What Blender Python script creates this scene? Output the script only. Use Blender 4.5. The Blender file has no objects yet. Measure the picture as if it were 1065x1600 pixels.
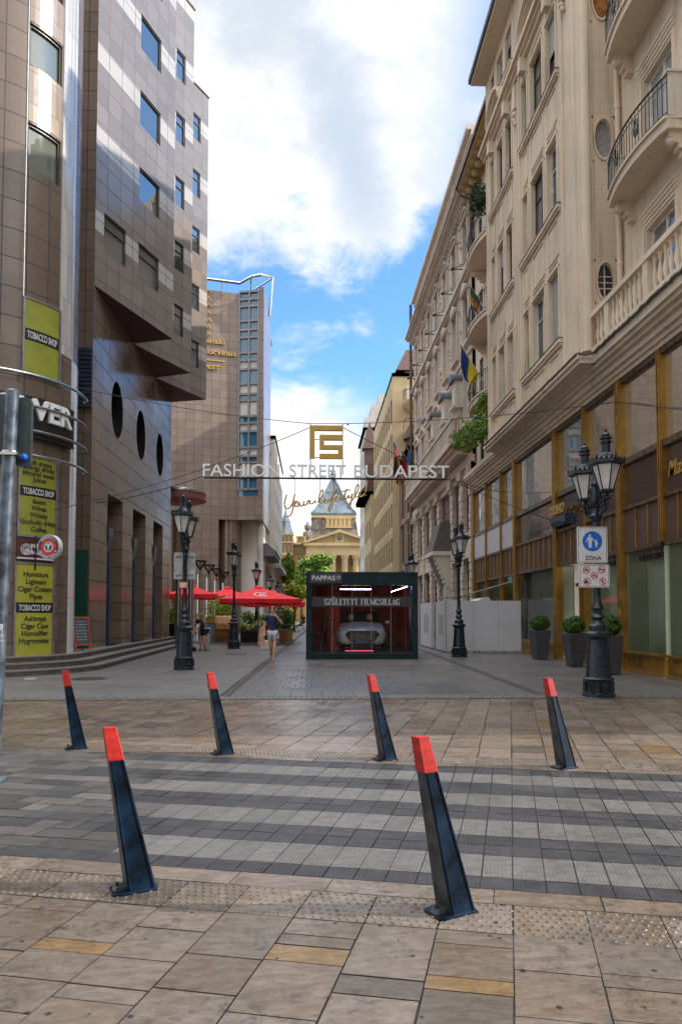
import bpy, bmesh, math, random
from mathutils import Vector, Matrix
from math import sin, cos, pi, radians, atan2, hypot
random.seed(7)
SC = bpy.context.scene
COL = SC.collection
# ------------------------------------------------------------------ camera, light, exposure
FPX = 1100.0; PPX = 532.5; PPY = 914.0
PITCH = radians(2.5); YAW = math.atan(44.5/1100); EYE = 1.5
cam = bpy.data.cameras.new('camera'); camo = bpy.data.objects.new('camera', cam); COL.objects.link(camo)
camo.location = (0, 0, EYE); camo.rotation_euler = (radians(90)+PITCH, 0, -YAW)
cam.sensor_fit = 'VERTICAL'; cam.sensor_height = 36; cam.lens = FPX/1600*36
cam.shift_y = (PPY-800)/1600; cam.shift_x = 0; cam.clip_end = 3000; cam.clip_start = .05
SC.camera = camo
SC.view_settings.view_transform = 'Standard'; SC.view_settings.look = 'None'
SC.view_settings.exposure = 0.62; SC.view_settings.gamma = 1
SUN_DIR = Vector((1., -.07, .67)).normalized()          # towards the sun
el = math.asin(SUN_DIR.z); az = atan2(SUN_DIR.x, SUN_DIR.y)
sl = bpy.data.lights.new('sun', 'SUN'); sl.energy = 3.6; sl.angle = radians(.5); sl.color = (1, .93, .82)
so = bpy.data.objects.new('sun', sl); COL.objects.link(so); so.location = (20, -20, 60)
so.rotation_euler = (-SUN_DIR).to_track_quat('-Z', 'Y').to_euler()

W = bpy.data.worlds.new('World'); SC.world = W; W.use_nodes = True
nt = W.node_tree; nt.nodes.clear()
def N(nt, t, **k):
    n = nt.nodes.new(t)
    for a, b in k.items():
        if a == 'inp':
            for i, v in b.items(): n.inputs[i].default_value = v
        else: setattr(n, a, b)
    return n
def L(nt, a, b): nt.links.new(a, b)
def M(nt, op, a, b=None, c=None, clamp=False):
    n = nt.nodes.new('ShaderNodeMath'); n.operation = op; n.use_clamp = clamp
    for i, v in enumerate((a, b, c)):
        if v is None: continue
        if isinstance(v, (int, float)): n.inputs[i].default_value = v
        else: nt.links.new(v, n.inputs[i])
    return n.outputs[0]
def MR(nt, v, a, b, c=0., d=1.):
    n = nt.nodes.new('ShaderNodeMapRange'); n.interpolation_type = 'SMOOTHSTEP'
    nt.links.new(v, n.inputs[0])
    for i, x in enumerate((a, b, c, d)): n.inputs[i+1].default_value = x
    return n.outputs[0]
def MIX(nt, f, a, b, mode='MIX'):
    n = nt.nodes.new('ShaderNodeMix'); n.data_type = 'RGBA'; n.blend_type = mode; n.clamp_factor = True
    for s, v in ((n.inputs[0], f), (n.inputs[6], a), (n.inputs[7], b)):
        if isinstance(v, (int, float)): s.default_value = v
        elif isinstance(v, tuple): s.default_value = v if len(v) == 4 else (*v, 1)
        else: nt.links.new(v, s)
    return n.outputs[2]
sky = N(nt, 'ShaderNodeTexSky', sky_type='NISHITA', sun_disc=False, sun_elevation=el, sun_rotation=az)
sky.air_density = 1.0; sky.dust_density = .4; sky.ozone_density = 1.6
blue = MIX(nt, 1.0, sky.outputs[0], (.118, .175, .226, 1), 'MULTIPLY')
tc = N(nt, 'ShaderNodeTexCoord'); sep = N(nt, 'ShaderNodeSeparateXYZ'); L(nt, tc.outputs['Generated'], sep.inputs[0])
X_, Y_, Z_ = sep.outputs
# cloud deck: direction projected on a plane overhead, stretched noise
den = M(nt, 'ADD', M(nt, 'MAXIMUM', Z_, 0.), .22)
cu = M(nt, 'DIVIDE', X_, den); cv = M(nt, 'DIVIDE', Y_, den)
cmb = N(nt, 'ShaderNodeCombineXYZ'); L(nt, cu, cmb.inputs[0]); L(nt, cv, cmb.inputs[1])
def cnoise(sc, det, rough, dist=0., off=0.):
    mp = N(nt, 'ShaderNodeMapping'); L(nt, cmb.outputs[0], mp.inputs[0]); mp.inputs[1].default_value = (off, off*.7, off*.3)
    n = N(nt, 'ShaderNodeTexNoise', inp={'Scale': sc, 'Detail': det, 'Roughness': rough, 'Distortion': dist}); L(nt, mp.outputs[0], n.inputs['Vector'])
    return n.outputs[0]
n1 = cnoise(1.3, 9, .60, .4, 3.1); n2 = cnoise(4.5, 9, .62, .3, 8.7); n3 = cnoise(2.6, 7, .55, 0., 17.)
zz = M(nt, 'ADD', Z_, M(nt, 'MULTIPLY', M(nt, 'SUBTRACT', n2, .5), .26))
zz = M(nt, 'ADD', zz, M(nt, 'MULTIPLY', M(nt, 'SUBTRACT', n1, .5), .14))
zr = M(nt, 'SUBTRACT', zz, M(nt, 'MULTIPLY', M(nt, 'MAXIMUM', M(nt, 'SUBTRACT', X_, .10), 0.), .95))   # the bank rises and thins towards the right
bank = MR(nt, zr, .435, .50)                      # big cloud bank overhead
low = MR(nt, M(nt, 'ADD', Z_, M(nt, 'MULTIPLY', M(nt, 'SUBTRACT', n2, .5), .16)), .345, .27)     # cloud low over the roofs
low = M(nt, 'MULTIPLY', low, MR(nt, M(nt, 'ADD', X_, M(nt, 'MULTIPLY', Z_, .62)), .30, .18))
wis = MR(nt, n2, .56, .80); wis = M(nt, 'MULTIPLY', wis, .75)
breaks = M(nt, 'MULTIPLY', MR(nt, M(nt, 'ADD', M(nt, 'MULTIPLY', n3, .6), M(nt, 'MULTIPLY', n2, .4)), .56, .44), MR(nt, X_, .10, .24, 0., .9))
bank = M(nt, 'MULTIPLY', bank, M(nt, 'SUBTRACT', 1., breaks))
cl = M(nt, 'MAXIMUM', M(nt, 'MAXIMUM', bank, low), wis)
cl = M(nt, 'MAXIMUM', cl, MR(nt, M(nt, 'ADD', Y_, M(nt, 'MULTIPLY', n1, .3)), .25, -.15))      # unseen overcast added behind the viewer for whiter fill light and reflections
# grey heart and shaded bellies of the bank
def rdir(px, py):
    x = (px-PPX)/FPX; z = -(py-PPY)/FPX; y = 1.
    y, z = y*cos(PITCH)-z*sin(PITCH), y*sin(PITCH)+z*cos(PITCH)
    return Vector((x*cos(YAW)+y*sin(YAW), -x*sin(YAW)+y*cos(YAW), z)).normalized()
def spot(d, sx, sz, r0, r1):
    vx = M(nt, 'MULTIPLY', M(nt, 'SUBTRACT', X_, d.x), sx); vz = M(nt, 'MULTIPLY', M(nt, 'SUBTRACT', Z_, d.z), sz)
    vz = M(nt, 'ADD', vz, M(nt, 'MULTIPLY', vx, .9))
    r = M(nt, 'SQRT', M(nt, 'ADD', M(nt, 'MULTIPLY', vx, vx), M(nt, 'MULTIPLY', vz, vz)))
    r = M(nt, 'ADD', r, M(nt, 'MULTIPLY', M(nt, 'SUBTRACT', n1, .5), .05))
    return M(nt, 'MULTIPLY', MR(nt, r, r0, r1, 1., 0.), MR(nt, Y_, 0., .2))
dark = spot(rdir(552, 252), 1.15, .9, .0, .105)
belly = M(nt, 'MULTIPLY', MR(nt, n3, .42, .66), MR(nt, Z_, .60, .74, .0, .75))
belly = M(nt, 'MAXIMUM', belly, MR(nt, n1, .54, .70, 0., .35))
tex = MR(nt, M(nt, 'ADD', M(nt, 'MULTIPLY', n2, .55), M(nt, 'MULTIPLY', n3, .45)), .40, .60)
belly = M(nt, 'MAXIMUM', belly, M(nt, 'MULTIPLY', tex, MR(nt, Z_, .42, .58, .30, .85)))
ccol = MIX(nt, belly, (.78, .785, .80, 1), (.43, .48, .55, 1))
ccol = MIX(nt, M(nt, 'MULTIPLY', dark, .95), ccol, (.42, .49, .60, 1))
# clouds overhead and round the sun raised in brightness to lift the street's fill light
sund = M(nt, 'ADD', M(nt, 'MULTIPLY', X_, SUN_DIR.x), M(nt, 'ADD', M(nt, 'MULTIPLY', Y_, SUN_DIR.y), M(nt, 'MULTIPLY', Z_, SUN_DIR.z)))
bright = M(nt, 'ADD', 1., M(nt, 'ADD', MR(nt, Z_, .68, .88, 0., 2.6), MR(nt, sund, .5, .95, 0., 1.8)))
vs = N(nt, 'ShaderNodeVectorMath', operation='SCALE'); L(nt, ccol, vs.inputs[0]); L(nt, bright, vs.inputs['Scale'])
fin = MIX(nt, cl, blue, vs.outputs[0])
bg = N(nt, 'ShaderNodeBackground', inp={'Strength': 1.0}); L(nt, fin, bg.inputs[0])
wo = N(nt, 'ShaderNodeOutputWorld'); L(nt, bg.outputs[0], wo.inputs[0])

# ------------------------------------------------------------------ measuring helpers (pixel of the photo -> real place)
def ray(px, py):
    x = (px-PPX)/FPX; z = -(py-PPY)/FPX; y = 1.
    y, z = y*cos(PITCH)-z*sin(PITCH), y*sin(PITCH)+z*cos(PITCH)
    return (x*cos(YAW)+y*sin(YAW), -x*sin(YAW)+y*cos(YAW), z)
def oX(px, py, X): d = ray(px, py); k = X/d[0]; return Vector((X, d[1]*k, EYE+d[2]*k))
def oY(px, py, Y): d = ray(px, py); k = Y/d[1]; return Vector((d[0]*k, Y, EYE+d[2]*k))
def oZ(px, py, Z=0.): d = ray(px, py); k = (Z-EYE)/d[2]; return Vector((d[0]*k, d[1]*k, Z))
def pj(X, Y, Z):
    Z -= EYE
    x = X*cos(YAW)-Y*sin(YAW); y = X*sin(YAW)+Y*cos(YAW)
    y, Z = y*cos(PITCH)+Z*sin(PITCH), -y*sin(PITCH)+Z*cos(PITCH)
    return PPX+FPX*x/y, PPY-FPX*Z/y

# ------------------------------------------------------------------ object helpers
def tag(o, label=None, cat=None, group=None, kind=None):
    if label: o['label'] = label
    if cat: o['category'] = cat
    if group: o['group'] = group
    if kind: o['kind'] = kind
    return o
def thing(name, label, cat, loc=(0, 0, 0), rz=0., group=None):
    o = bpy.data.objects.new(name, None); COL.objects.link(o); o.location = loc; o.rotation_euler = (0, 0, rz)
    o.empty_display_size = .3
    return tag(o, label, cat, group)
def kids(o): return [c for c in bpy.data.objects if c.parent == o]
def dup(root, loc, rz=0., label=None):
    def cp(o, par):
        c = o.copy(); COL.objects.link(c)
        if par: c.parent = par
        for k in KIDS.get(o.name, []): cp(k, c)
        return c
    KIDS = {}
    for o in bpy.data.objects:
        if o.parent: KIDS.setdefault(o.parent.name, []).append(o)
    r = cp(root, None); r.location = loc; r.rotation_euler = (0, 0, rz)
    if label: r['label'] = label
    return r
def worldloc(o):
    v = Vector((0, 0, 0))
    while o: v += o.location; o = o.parent
    return v
class MB:
    def __init__(s): s.v = []; s.f = []; s.m = []; s.uv = {}; s.c = []; s.marks = []
    def mark(s): s.marks.append((len(s.v), len(s.f)))      # a new separate piece starts here
    def face(s, pts, mi=0, uv=None, col=None):
        i = len(s.v); s.v += [tuple(p) for p in pts]; s.f.append(tuple(range(i, i+len(pts)))); s.m.append(mi)
        if uv: s.uv[len(s.f)-1] = uv
        s.c.append(col)
    def mesh(s, verts, faces, mi=0, col=None):
        i = len(s.v); s.v += [tuple(p) for p in verts]
        for f in faces: s.f.append(tuple(i+k for k in f)); s.m.append(mi); s.c.append(col)
    def hexa(s, p, mi=0, col=None):      # p: 4 bottom ccw, 4 top ccw
        s.mesh(p, [(3, 2, 1, 0), (4, 5, 6, 7), (0, 1, 5, 4), (1, 2, 6, 5), (2, 3, 7, 6), (3, 0, 4, 7)], mi, col)
    def box(s, x0, x1, y0, y1, z0, z1, mi=0, col=None):
        s.hexa([(x0, y0, z0), (x1, y0, z0), (x1, y1, z0), (x0, y1, z0), (x0, y0, z1), (x1, y0, z1), (x1, y1, z1), (x0, y1, z1)], mi, col)
    def fbox(s, fr, s0, s1, z0, z1, n0, n1, mi=0):   # box in a wall frame (s along, z up, n outward)
        P = fr.p
        s.hexa([P(s0, z0, n1), P(s1, z0, n1), P(s1, z0, n0), P(s0, z0, n0), P(s0, z1, n1), P(s1, z1, n1), P(s1, z1, n0), P(s0, z1, n0)] if fr.flip else
               [P(s0, z0, n0), P(s1, z0, n0), P(s1, z0, n1), P(s0, z0, n1), P(s0, z1, n0), P(s1, z1, n0), P(s1, z1, n1), P(s0, z1, n1)], mi)
    def prism(s, poly, a, b, mp, mi=0):   # polygon (2d) swept from a to b; mp(u,v,t)->point
        n = len(poly); A = [mp(u, v, a) for u, v in poly]; B = [mp(u, v, b) for u, v in poly]
        s.mesh(A+B, [tuple(range(n))[::-1], tuple(range(n, 2*n))] + [(i, (i+1) % n, n+(i+1) % n, n+i) for i in range(n)], mi)
    def tube(s, pts, r, n=8, mi=0, r2=None, caps=True):
        pts = [Vector(p) for p in pts]; V = []; m = len(pts)
        up = Vector((0, 0, 1))
        for i, p in enumerate(pts):
            d = (pts[min(i+1, m-1)]-pts[max(i-1, 0)]).normalized()
            a = d.cross(up)
            if a.length < .05: a = d.cross(Vector((1, 0, 0)))
            a.normalize(); b = d.cross(a)
            rr = r if r2 is None else r+(r2-r)*i/(m-1)
            V += [p+(a*cos(2*pi*k/n)+b*sin(2*pi*k/n))*rr for k in range(n)]
        F = [(i*n+k, i*n+(k+1) % n, (i+1)*n+(k+1) % n, (i+1)*n+k) for i in range(m-1) for k in range(n)]
        if caps: F += [tuple(range(n))[::-1], tuple((m-1)*n+k for k in range(n))]
        s.mesh(V, F, mi)
    def lathe(s, prof, c=(0, 0, 0), n=16, mi=0, cap=True, a0=0.):
        V = []; m = len(prof)
        for r, z in prof: V += [(c[0]+r*cos(a0+2*pi*k/n), c[1]+r*sin(a0+2*pi*k/n), c[2]+z) for k in range(n)]
        F = [(i*n+k, i*n+(k+1) % n, (i+1)*n+(k+1) % n, (i+1)*n+k) for i in range(m-1) for k in range(n)]
        if cap: F += [tuple(range(n))[::-1], tuple((m-1)*n+k for k in range(n))]
        s.mesh(V, F, mi)
    def sphere(s, c, r, n=12, m=8, mi=0, sz=1.):
        prof = [(max(r*sin(pi*i/m), .0005), -r*cos(pi*i/m)*sz) for i in range(m+1)]
        s.lathe(prof, c, n, mi)
    def build(s, name, mats, parent=None, smooth=False, bevel=0., label=None, autouv=True):
        if s.marks:
            mk = s.marks+[(len(s.v), len(s.f))]; first = None
            for (v0, f0), (v1, f1) in zip(mk, mk[1:]):
                if f1 == f0: continue
                q = type(s)(); q.v = s.v[v0:v1]; q.f = [tuple(i-v0 for i in f) for f in s.f[f0:f1]]; q.m = s.m[f0:f1]; q.c = s.c[f0:f1]
                q.uv = {k-f0: u for k, u in s.uv.items() if f0 <= k < f1}
                o = q.build(name, mats, parent, smooth, bevel, label); first = first or o
            return first
        if not isinstance(mats, (list, tuple)): mats = [mats]
        me = bpy.data.meshes.new(name)
        off = worldloc(parent) if parent else Vector((0, 0, 0))
        if getattr(s, 'local', False): off = Vector((0, 0, 0))
        V = [(v[0]-off.x, v[1]-off.y, v[2]-off.z) for v in s.v]
        me.from_pydata(V, [], s.f)
        for m in mats: me.materials.append(m)
        for p, mi in zip(me.polygons, s.m): p.material_index = mi; p.use_smooth = smooth
        uvl = me.uv_layers.new(name='UVMap').data
        for p in me.polygons:
            u = s.uv.get(p.index)
            if u:
                for li, q in zip(p.loop_indices, u): uvl[li].uv = q
                continue
            nrm = p.normal
            if abs(nrm.z) > .7 or nrm.length < .1:
                for li in p.loop_indices:
                    v = s.v[me.loops[li].vertex_index]; uvl[li].uv = (v[0], v[1])
            else:
                t = Vector((-nrm.y, nrm.x)).normalized()
                for li in p.loop_indices:
                    v = s.v[me.loops[li].vertex_index]; uvl[li].uv = (v[0]*t.x+v[1]*t.y, v[2])
        if any(c is not None for c in s.c):
            ca = me.color_attributes.new('tint', 'FLOAT_COLOR', 'CORNER').data
            for p in me.polygons:
                c = s.c[p.index] or (1, 1, 1)
                for li in p.loop_indices: ca[li].color = (*c, 1)
        me.update()
        o = bpy.data.objects.new(name, me); COL.objects.link(o)
        if smooth:
            try: me.set_sharp_from_angle(angle=radians(38))
            except Exception: pass
        if parent: o.parent = parent
        if bevel:
            b = o.modifiers.new('bevel', 'BEVEL'); b.width = bevel; b.segments = 2; b.limit_method = 'ANGLE'
        if label: o['label'] = label
        return o
class LMB(MB):
    local = True
class Frame:      # wall frame: origin (x,y), direction of s, outward normal
    def __init__(s, o, d, nrm):
        s.o = o; l = hypot(*d); s.d = (d[0]/l, d[1]/l); l = hypot(*nrm); s.n = (nrm[0]/l, nrm[1]/l)
        s.flip = (s.d[0]*s.n[1]-s.d[1]*s.n[0]) < 0
    def p(s, a, z, n=0.): return (s.o[0]+s.d[0]*a+s.n[0]*n, s.o[1]+s.d[1]*a+s.n[1]*n, z)
def wall(mb, fr, s0, s1, z0, z1, holes=(), depth=.25, mi=0, mir=None):
    if mir is None: mir = mi
    hs = [h for h in holes if h[1] > s0 and h[0] < s1 and h[3] > z0 and h[2] < z1]
    S = sorted({s0, s1, *[x for h in hs for x in h[:2] if s0 < x < s1]}); Z = sorted({z0, z1, *[x for h in hs for x in h[2:4] if z0 < x < z1]})
    def q(a, b, c, d, m=mi):
        pts = [a, b, c, d]
        mb.face(pts if not fr.flip else pts[::-1], m)
    P = fr.p
    # quad orientation: with flip False (d x n > 0) the normal of (s0z0,s1z0,s1z1,s0z1) points along -n
    for j in range(len(Z)-1):
        run = None
        for i in range(len(S)-1):
            sm = (S[i]+S[i+1])/2; zm = (Z[j]+Z[j+1])/2
            inh = any(h[0] < sm < h[1] and h[2] < zm < h[3] for h in hs)
            if not inh:
                if run is None: run = S[i]
                end = S[i+1]
            if (inh or i == len(S)-2) and run is not None:
                e = end
                q(P(run, Z[j]), P(run, Z[j+1]), P(e, Z[j+1]), P(e, Z[j])); run = None
    for h in hs:
        a, b, c, d = max(h[0], s0), min(h[1], s1), max(h[2], z0), min(h[3], z1); D = -depth
        q(P(a, c), P(b, c), P(b, c, D), P(a, c, D), mir); q(P(a, d), P(a, d, D), P(b, d, D), P(b, d), mir)
        q(P(a, c), P(a, c, D), P(a, d, D), P(a, d), mir); q(P(b, c), P(b, d), P(b, d, D), P(b, c, D), mir)
# text as mesh
_tc = {}
def text_geo(s, size, ext=.01, bold=0., xs=1., align='CENTER', shear=0.):
    key = (s, size, ext, bold, xs, align, shear)
    if key in _tc: return _tc[key]
    cu = bpy.data.curves.new('t', 'FONT'); cu.body = s; cu.size = size; cu.extrude = ext; cu.offset = bold; cu.align_x = align; cu.shear = shear
    cu.resolution_u = 4
    o = bpy.data.objects.new('t', cu); COL.objects.link(o)
    dg = bpy.context.evaluated_depsgraph_get(); me = o.evaluated_get(dg).to_mesh()
    V = [(v.co.x*xs, v.co.y, v.co.z) for v in me.vertices]; Fc = [tuple(p.vertices) for p in me.polygons]
    o.evaluated_get(dg).to_mesh_clear(); bpy.data.objects.remove(o); bpy.data.curves.remove(cu)
    _tc[key] = (V, Fc); return V, Fc
def put_text(mb, s, size, mp, mi=0, **k):
    V, F = text_geo(s, size, **k)
    mb.mesh([mp(*v) for v in V], F, mi)
def put_text_fit(mb, s, x0, x1, y0, h, mp, mi=0, ext=.01, bold=0., **k):   # fit a line of capitals between x0 and x1
    V, F = text_geo(s, h/.7, ext, bold, 1., 'LEFT')
    a = min(v[0] for v in V); b = max(v[0] for v in V); sc = (x1-x0)/(b-a)
    mb.mesh([mp(x0+(v[0]-a)*sc, y0+v[1], v[2]) for v in V], F, mi)

# ------------------------------------------------------------------ materials
def base_mat(name, rough=.5, metal=0., spec=.5):
    m = bpy.data.materials.new(name); m.use_nodes = True; nt = m.node_tree; b = nt.nodes['Principled BSDF']
    b.inputs['Roughness'].default_value = rough; b.inputs['Metallic'].default_value = metal; b.inputs['Specular IOR Level'].default_value = spec
    return m, nt, b
def plain(name, col, rough=.5, metal=0., spec=.5, var=.12, sc=6., bump=0., rvar=.0):
    m, nt, b = base_mat(name, rough, metal, spec)
    t = N(nt, 'ShaderNodeTexCoord'); n = N(nt, 'ShaderNodeTexNoise', inp={'Scale': sc, 'Detail': 6., 'Roughness': .6}); L(nt, t.outputs['Object'], n.inputs['Vector'])
    d = tuple(c*(1-var*2) for c in col); e = tuple(min(c*(1+var*2), 1.) for c in col)
    L(nt, MIX(nt, MR(nt, n.outputs[0], .3, .7), d, e), b.inputs['Base Color'])
    if rvar: L(nt, MR(nt, n.outputs[0], .3, .7, max(rough-rvar, .02), rough+rvar), b.inputs['Roughness'])
    if bump:
        bp = N(nt, 'ShaderNodeBump', inp={'Strength': bump, 'Distance': .02}); L(nt, n.outputs[0], bp.inputs['Height']); L(nt, bp.outputs[0], b.inputs['Normal'])
    return m
def tiled(name, cols, tw, th, joint=.012, jcol=(.03, .025, .02), rough=.2, rvar=.08, offset=0., speck=.25, dirt=.3, bump=.3, spec=.5, off=(0, 0), bands=None, wave=0.):
    """stone slabs laid out on the wall's own UV metres"""
    m, nt, b = base_mat(name, rough, 0, spec)
    uv = N(nt, 'ShaderNodeUVMap'); mp = N(nt, 'ShaderNodeMapping'); L(nt, uv.outputs[0], mp.inputs[0]); mp.inputs[1].default_value = (off[0], off[1], 0)
    br = N(nt, 'ShaderNodeTexBrick', offset=offset, offset_frequency=2, squash=1., inp={'Scale': 1., 'Mortar Size': joint, 'Mortar Smooth': .1, 'Bias': 0., 'Brick Width': tw, 'Row Height': th})
    br.inputs['Color1'].default_value = (0, 0, 0, 1); br.inputs['Color2'].default_value = (1, 1, 1, 1); br.inputs['Mortar'].default_value = (.5, .5, .5, 1)
    L(nt, mp.outputs[0], br.inputs[0])
    tcn = N(nt, 'ShaderNodeTexCoord')
    fine = N(nt, 'ShaderNodeTexNoise', inp={'Scale': 45., 'Detail': 4., 'Roughness': .7}); L(nt, tcn.outputs['Object'], fine.inputs['Vector'])
    big = N(nt, 'ShaderNodeTexNoise', inp={'Scale': .55, 'Detail': 6., 'Roughness': .65}); L(nt, tcn.outputs['Object'], big.inputs['Vector'])
    c = MIX(nt, br.outputs[0], cols[0], cols[1])
    if bands:      # some courses are of a paler stone
        sp = N(nt, 'ShaderNodeSeparateXYZ'); L(nt, mp.outputs[0], sp.inputs[0])
        fr = M(nt, 'FRACT', M(nt, 'DIVIDE', M(nt, 'ADD', sp.outputs[1], bands[1]), bands[0]))
        c = MIX(nt, M(nt, 'LESS_THAN', fr, bands[2]), c, bands[3])
    c = MIX(nt, M(nt, 'MULTIPLY', MR(nt, fine.outputs[0], .35, .7), speck), c, tuple(x*.45 for x in cols[0]))
    c = MIX(nt, M(nt, 'MULTIPLY', MR(nt, big.outputs[0], .48, .75), dirt), c, tuple(x*.5 for x in cols[0]))
    c = MIX(nt, br.outputs['Fac'], c, jcol)
    L(nt, c, b.inputs['Base Color'])
    r = M(nt, 'ADD', MR(nt, big.outputs[0], .35, .7, rough-rvar, rough+rvar), M(nt, 'MULTIPLY', br.outputs['Fac'], .4))
    L(nt, r, b.inputs['Roughness'])
    h = M(nt, 'SUBTRACT', M(nt, 'MULTIPLY', fine.outputs[0], .12), br.outputs['Fac'])
    if wave:      # slabs set a hair out of plane: broken reflections
        sl2 = N(nt, 'ShaderNodeTexNoise', inp={'Scale': 1.1, 'Detail': 2.}); L(nt, tcn.outputs['Object'], sl2.inputs['Vector'])
        h = M(nt, 'ADD', h, M(nt, 'ADD', M(nt, 'MULTIPLY', sl2.outputs[0], wave), M(nt, 'MULTIPLY', br.outputs[0], wave*.0)))
    bp = N(nt, 'ShaderNodeBump', inp={'Strength': bump, 'Distance': .012}); L(nt, h, bp.inputs['Height']); L(nt, bp.outputs[0], b.inputs['Normal'])
    return m
def render_stone(name, col, dark, joints=None, rough=.8, streak=.5, bump=.35, carve=0.):
    """plaster / limestone: blotches, vertical rain streaks, faint coursing"""
    m, nt, b = base_mat(name, rough, 0, .3)
    tcn = N(nt, 'ShaderNodeTexCoord')
    mp = N(nt, 'ShaderNodeMapping'); L(nt, tcn.outputs['Object'], mp.inputs[0]); mp.inputs[3].default_value = (2.2, 2.2, .22)
    st = N(nt, 'ShaderNodeTexNoise', inp={'Scale': 1.6, 'Detail': 7., 'Roughness': .65}); L(nt, mp.outputs[0], st.inputs['Vector'])
    fi = N(nt, 'ShaderNodeTexNoise', inp={'Scale': 14., 'Detail': 8., 'Roughness': .7}); L(nt, tcn.outputs['Object'], fi.inputs['Vector'])
    bi = N(nt, 'ShaderNodeTexNoise', inp={'Scale': .5, 'Detail': 5.}); L(nt, tcn.outputs['Object'], bi.inputs['Vector'])
    c = MIX(nt, MR(nt, bi.outputs[0], .35, .65), col, tuple(x*.86 for x in col))
    c = MIX(nt, M(nt, 'MULTIPLY', MR(nt, st.outputs[0], .50, .72), streak), c, dark)
    c = MIX(nt, M(nt, 'MULTIPLY', MR(nt, fi.outputs[0], .45, .8), .35), c, tuple(x*.6 for x in col))
    h = fi.outputs[0]
    if joints:
        uv = N(nt, 'ShaderNodeUVMap')
        br = N(nt, 'ShaderNodeTexBrick', offset=.5, inp={'Scale': 1., 'Mortar Size': joints[2], 'Mortar Smooth': .3, 'Brick Width': joints[0], 'Row Height': joints[1]}); L(nt, uv.outputs[0], br.inputs[0])
        c = MIX(nt, M(nt, 'MULTIPLY', br.outputs['Fac'], joints[3]), c, tuple(x*.4 for x in col))
        h = M(nt, 'SUBTRACT', M(nt, 'MULTIPLY', h, .4), M(nt, 'MULTIPLY', br.outputs['Fac'], 1.))
    if carve:
        vo = N(nt, 'ShaderNodeTexVoronoi', feature='SMOOTH_F1', inp={'Scale': 2.6}); L(nt, tcn.outputs['Object'], vo.inputs['Vector'])
        h = M(nt, 'ADD', h, M(nt, 'MULTIPLY', vo.outputs[0], carve))
    L(nt, c, b.inputs['Base Color'])
    bp = N(nt, 'ShaderNodeBump', inp={'Strength': bump, 'Distance': .03}); L(nt, h, bp.inputs['Height']); L(nt, bp.outputs[0], b.inputs['Normal'])
    return m
def glass(name, col=(.02, .025, .03), ior=1.9, rough=.02, wob=.15):
    m, nt, b = base_mat(name, rough, 0, .5); b.inputs['Base Color'].default_value = (*col, 1); b.inputs['IOR'].default_value = ior
    t = N(nt, 'ShaderNodeTexCoord'); n = N(nt, 'ShaderNodeTexNoise', inp={'Scale': .9, 'Detail': 1.}); L(nt, t.outputs['Object'], n.inputs['Vector'])
    bp = N(nt, 'ShaderNodeBump', inp={'Strength': wob, 'Distance': .03}); L(nt, n.outputs[0], bp.inputs['Height']); L(nt, bp.outputs[0], b.inputs['Normal'])
    return m
def clear_glass(name, ior=1.5, tint=(.92, .95, .93)):
    m = bpy.data.materials.new(name); m.use_nodes = True; nt = m.node_tree; nt.nodes.clear()
    fr = N(nt, 'ShaderNodeFresnel', inp={'IOR': ior}); tr = N(nt, 'ShaderNodeBsdfTransparent'); tr.inputs[0].default_value = (*tint, 1)
    gl = N(nt, 'ShaderNodeBsdfGlossy', inp={'Roughness': .01}); mx = N(nt, 'ShaderNodeMixShader'); o = N(nt, 'ShaderNodeOutputMaterial')
    L(nt, fr.outputs[0], mx.inputs[0]); L(nt, tr.outputs[0], mx.inputs[1]); L(nt, gl.outputs[0], mx.inputs[2]); L(nt, mx.outputs[0], o.inputs[0])
    return m
def emit(name, col, st):
    m = bpy.data.materials.new(name); m.use_nodes = True; b = m.node_tree.nodes['Principled BSDF']
    b.inputs['Base Color'].default_value = (*col, 1); b.inputs['Emission Color'].default_value = (*col, 1); b.inputs['Emission Strength'].default_value = st
    return m
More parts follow.
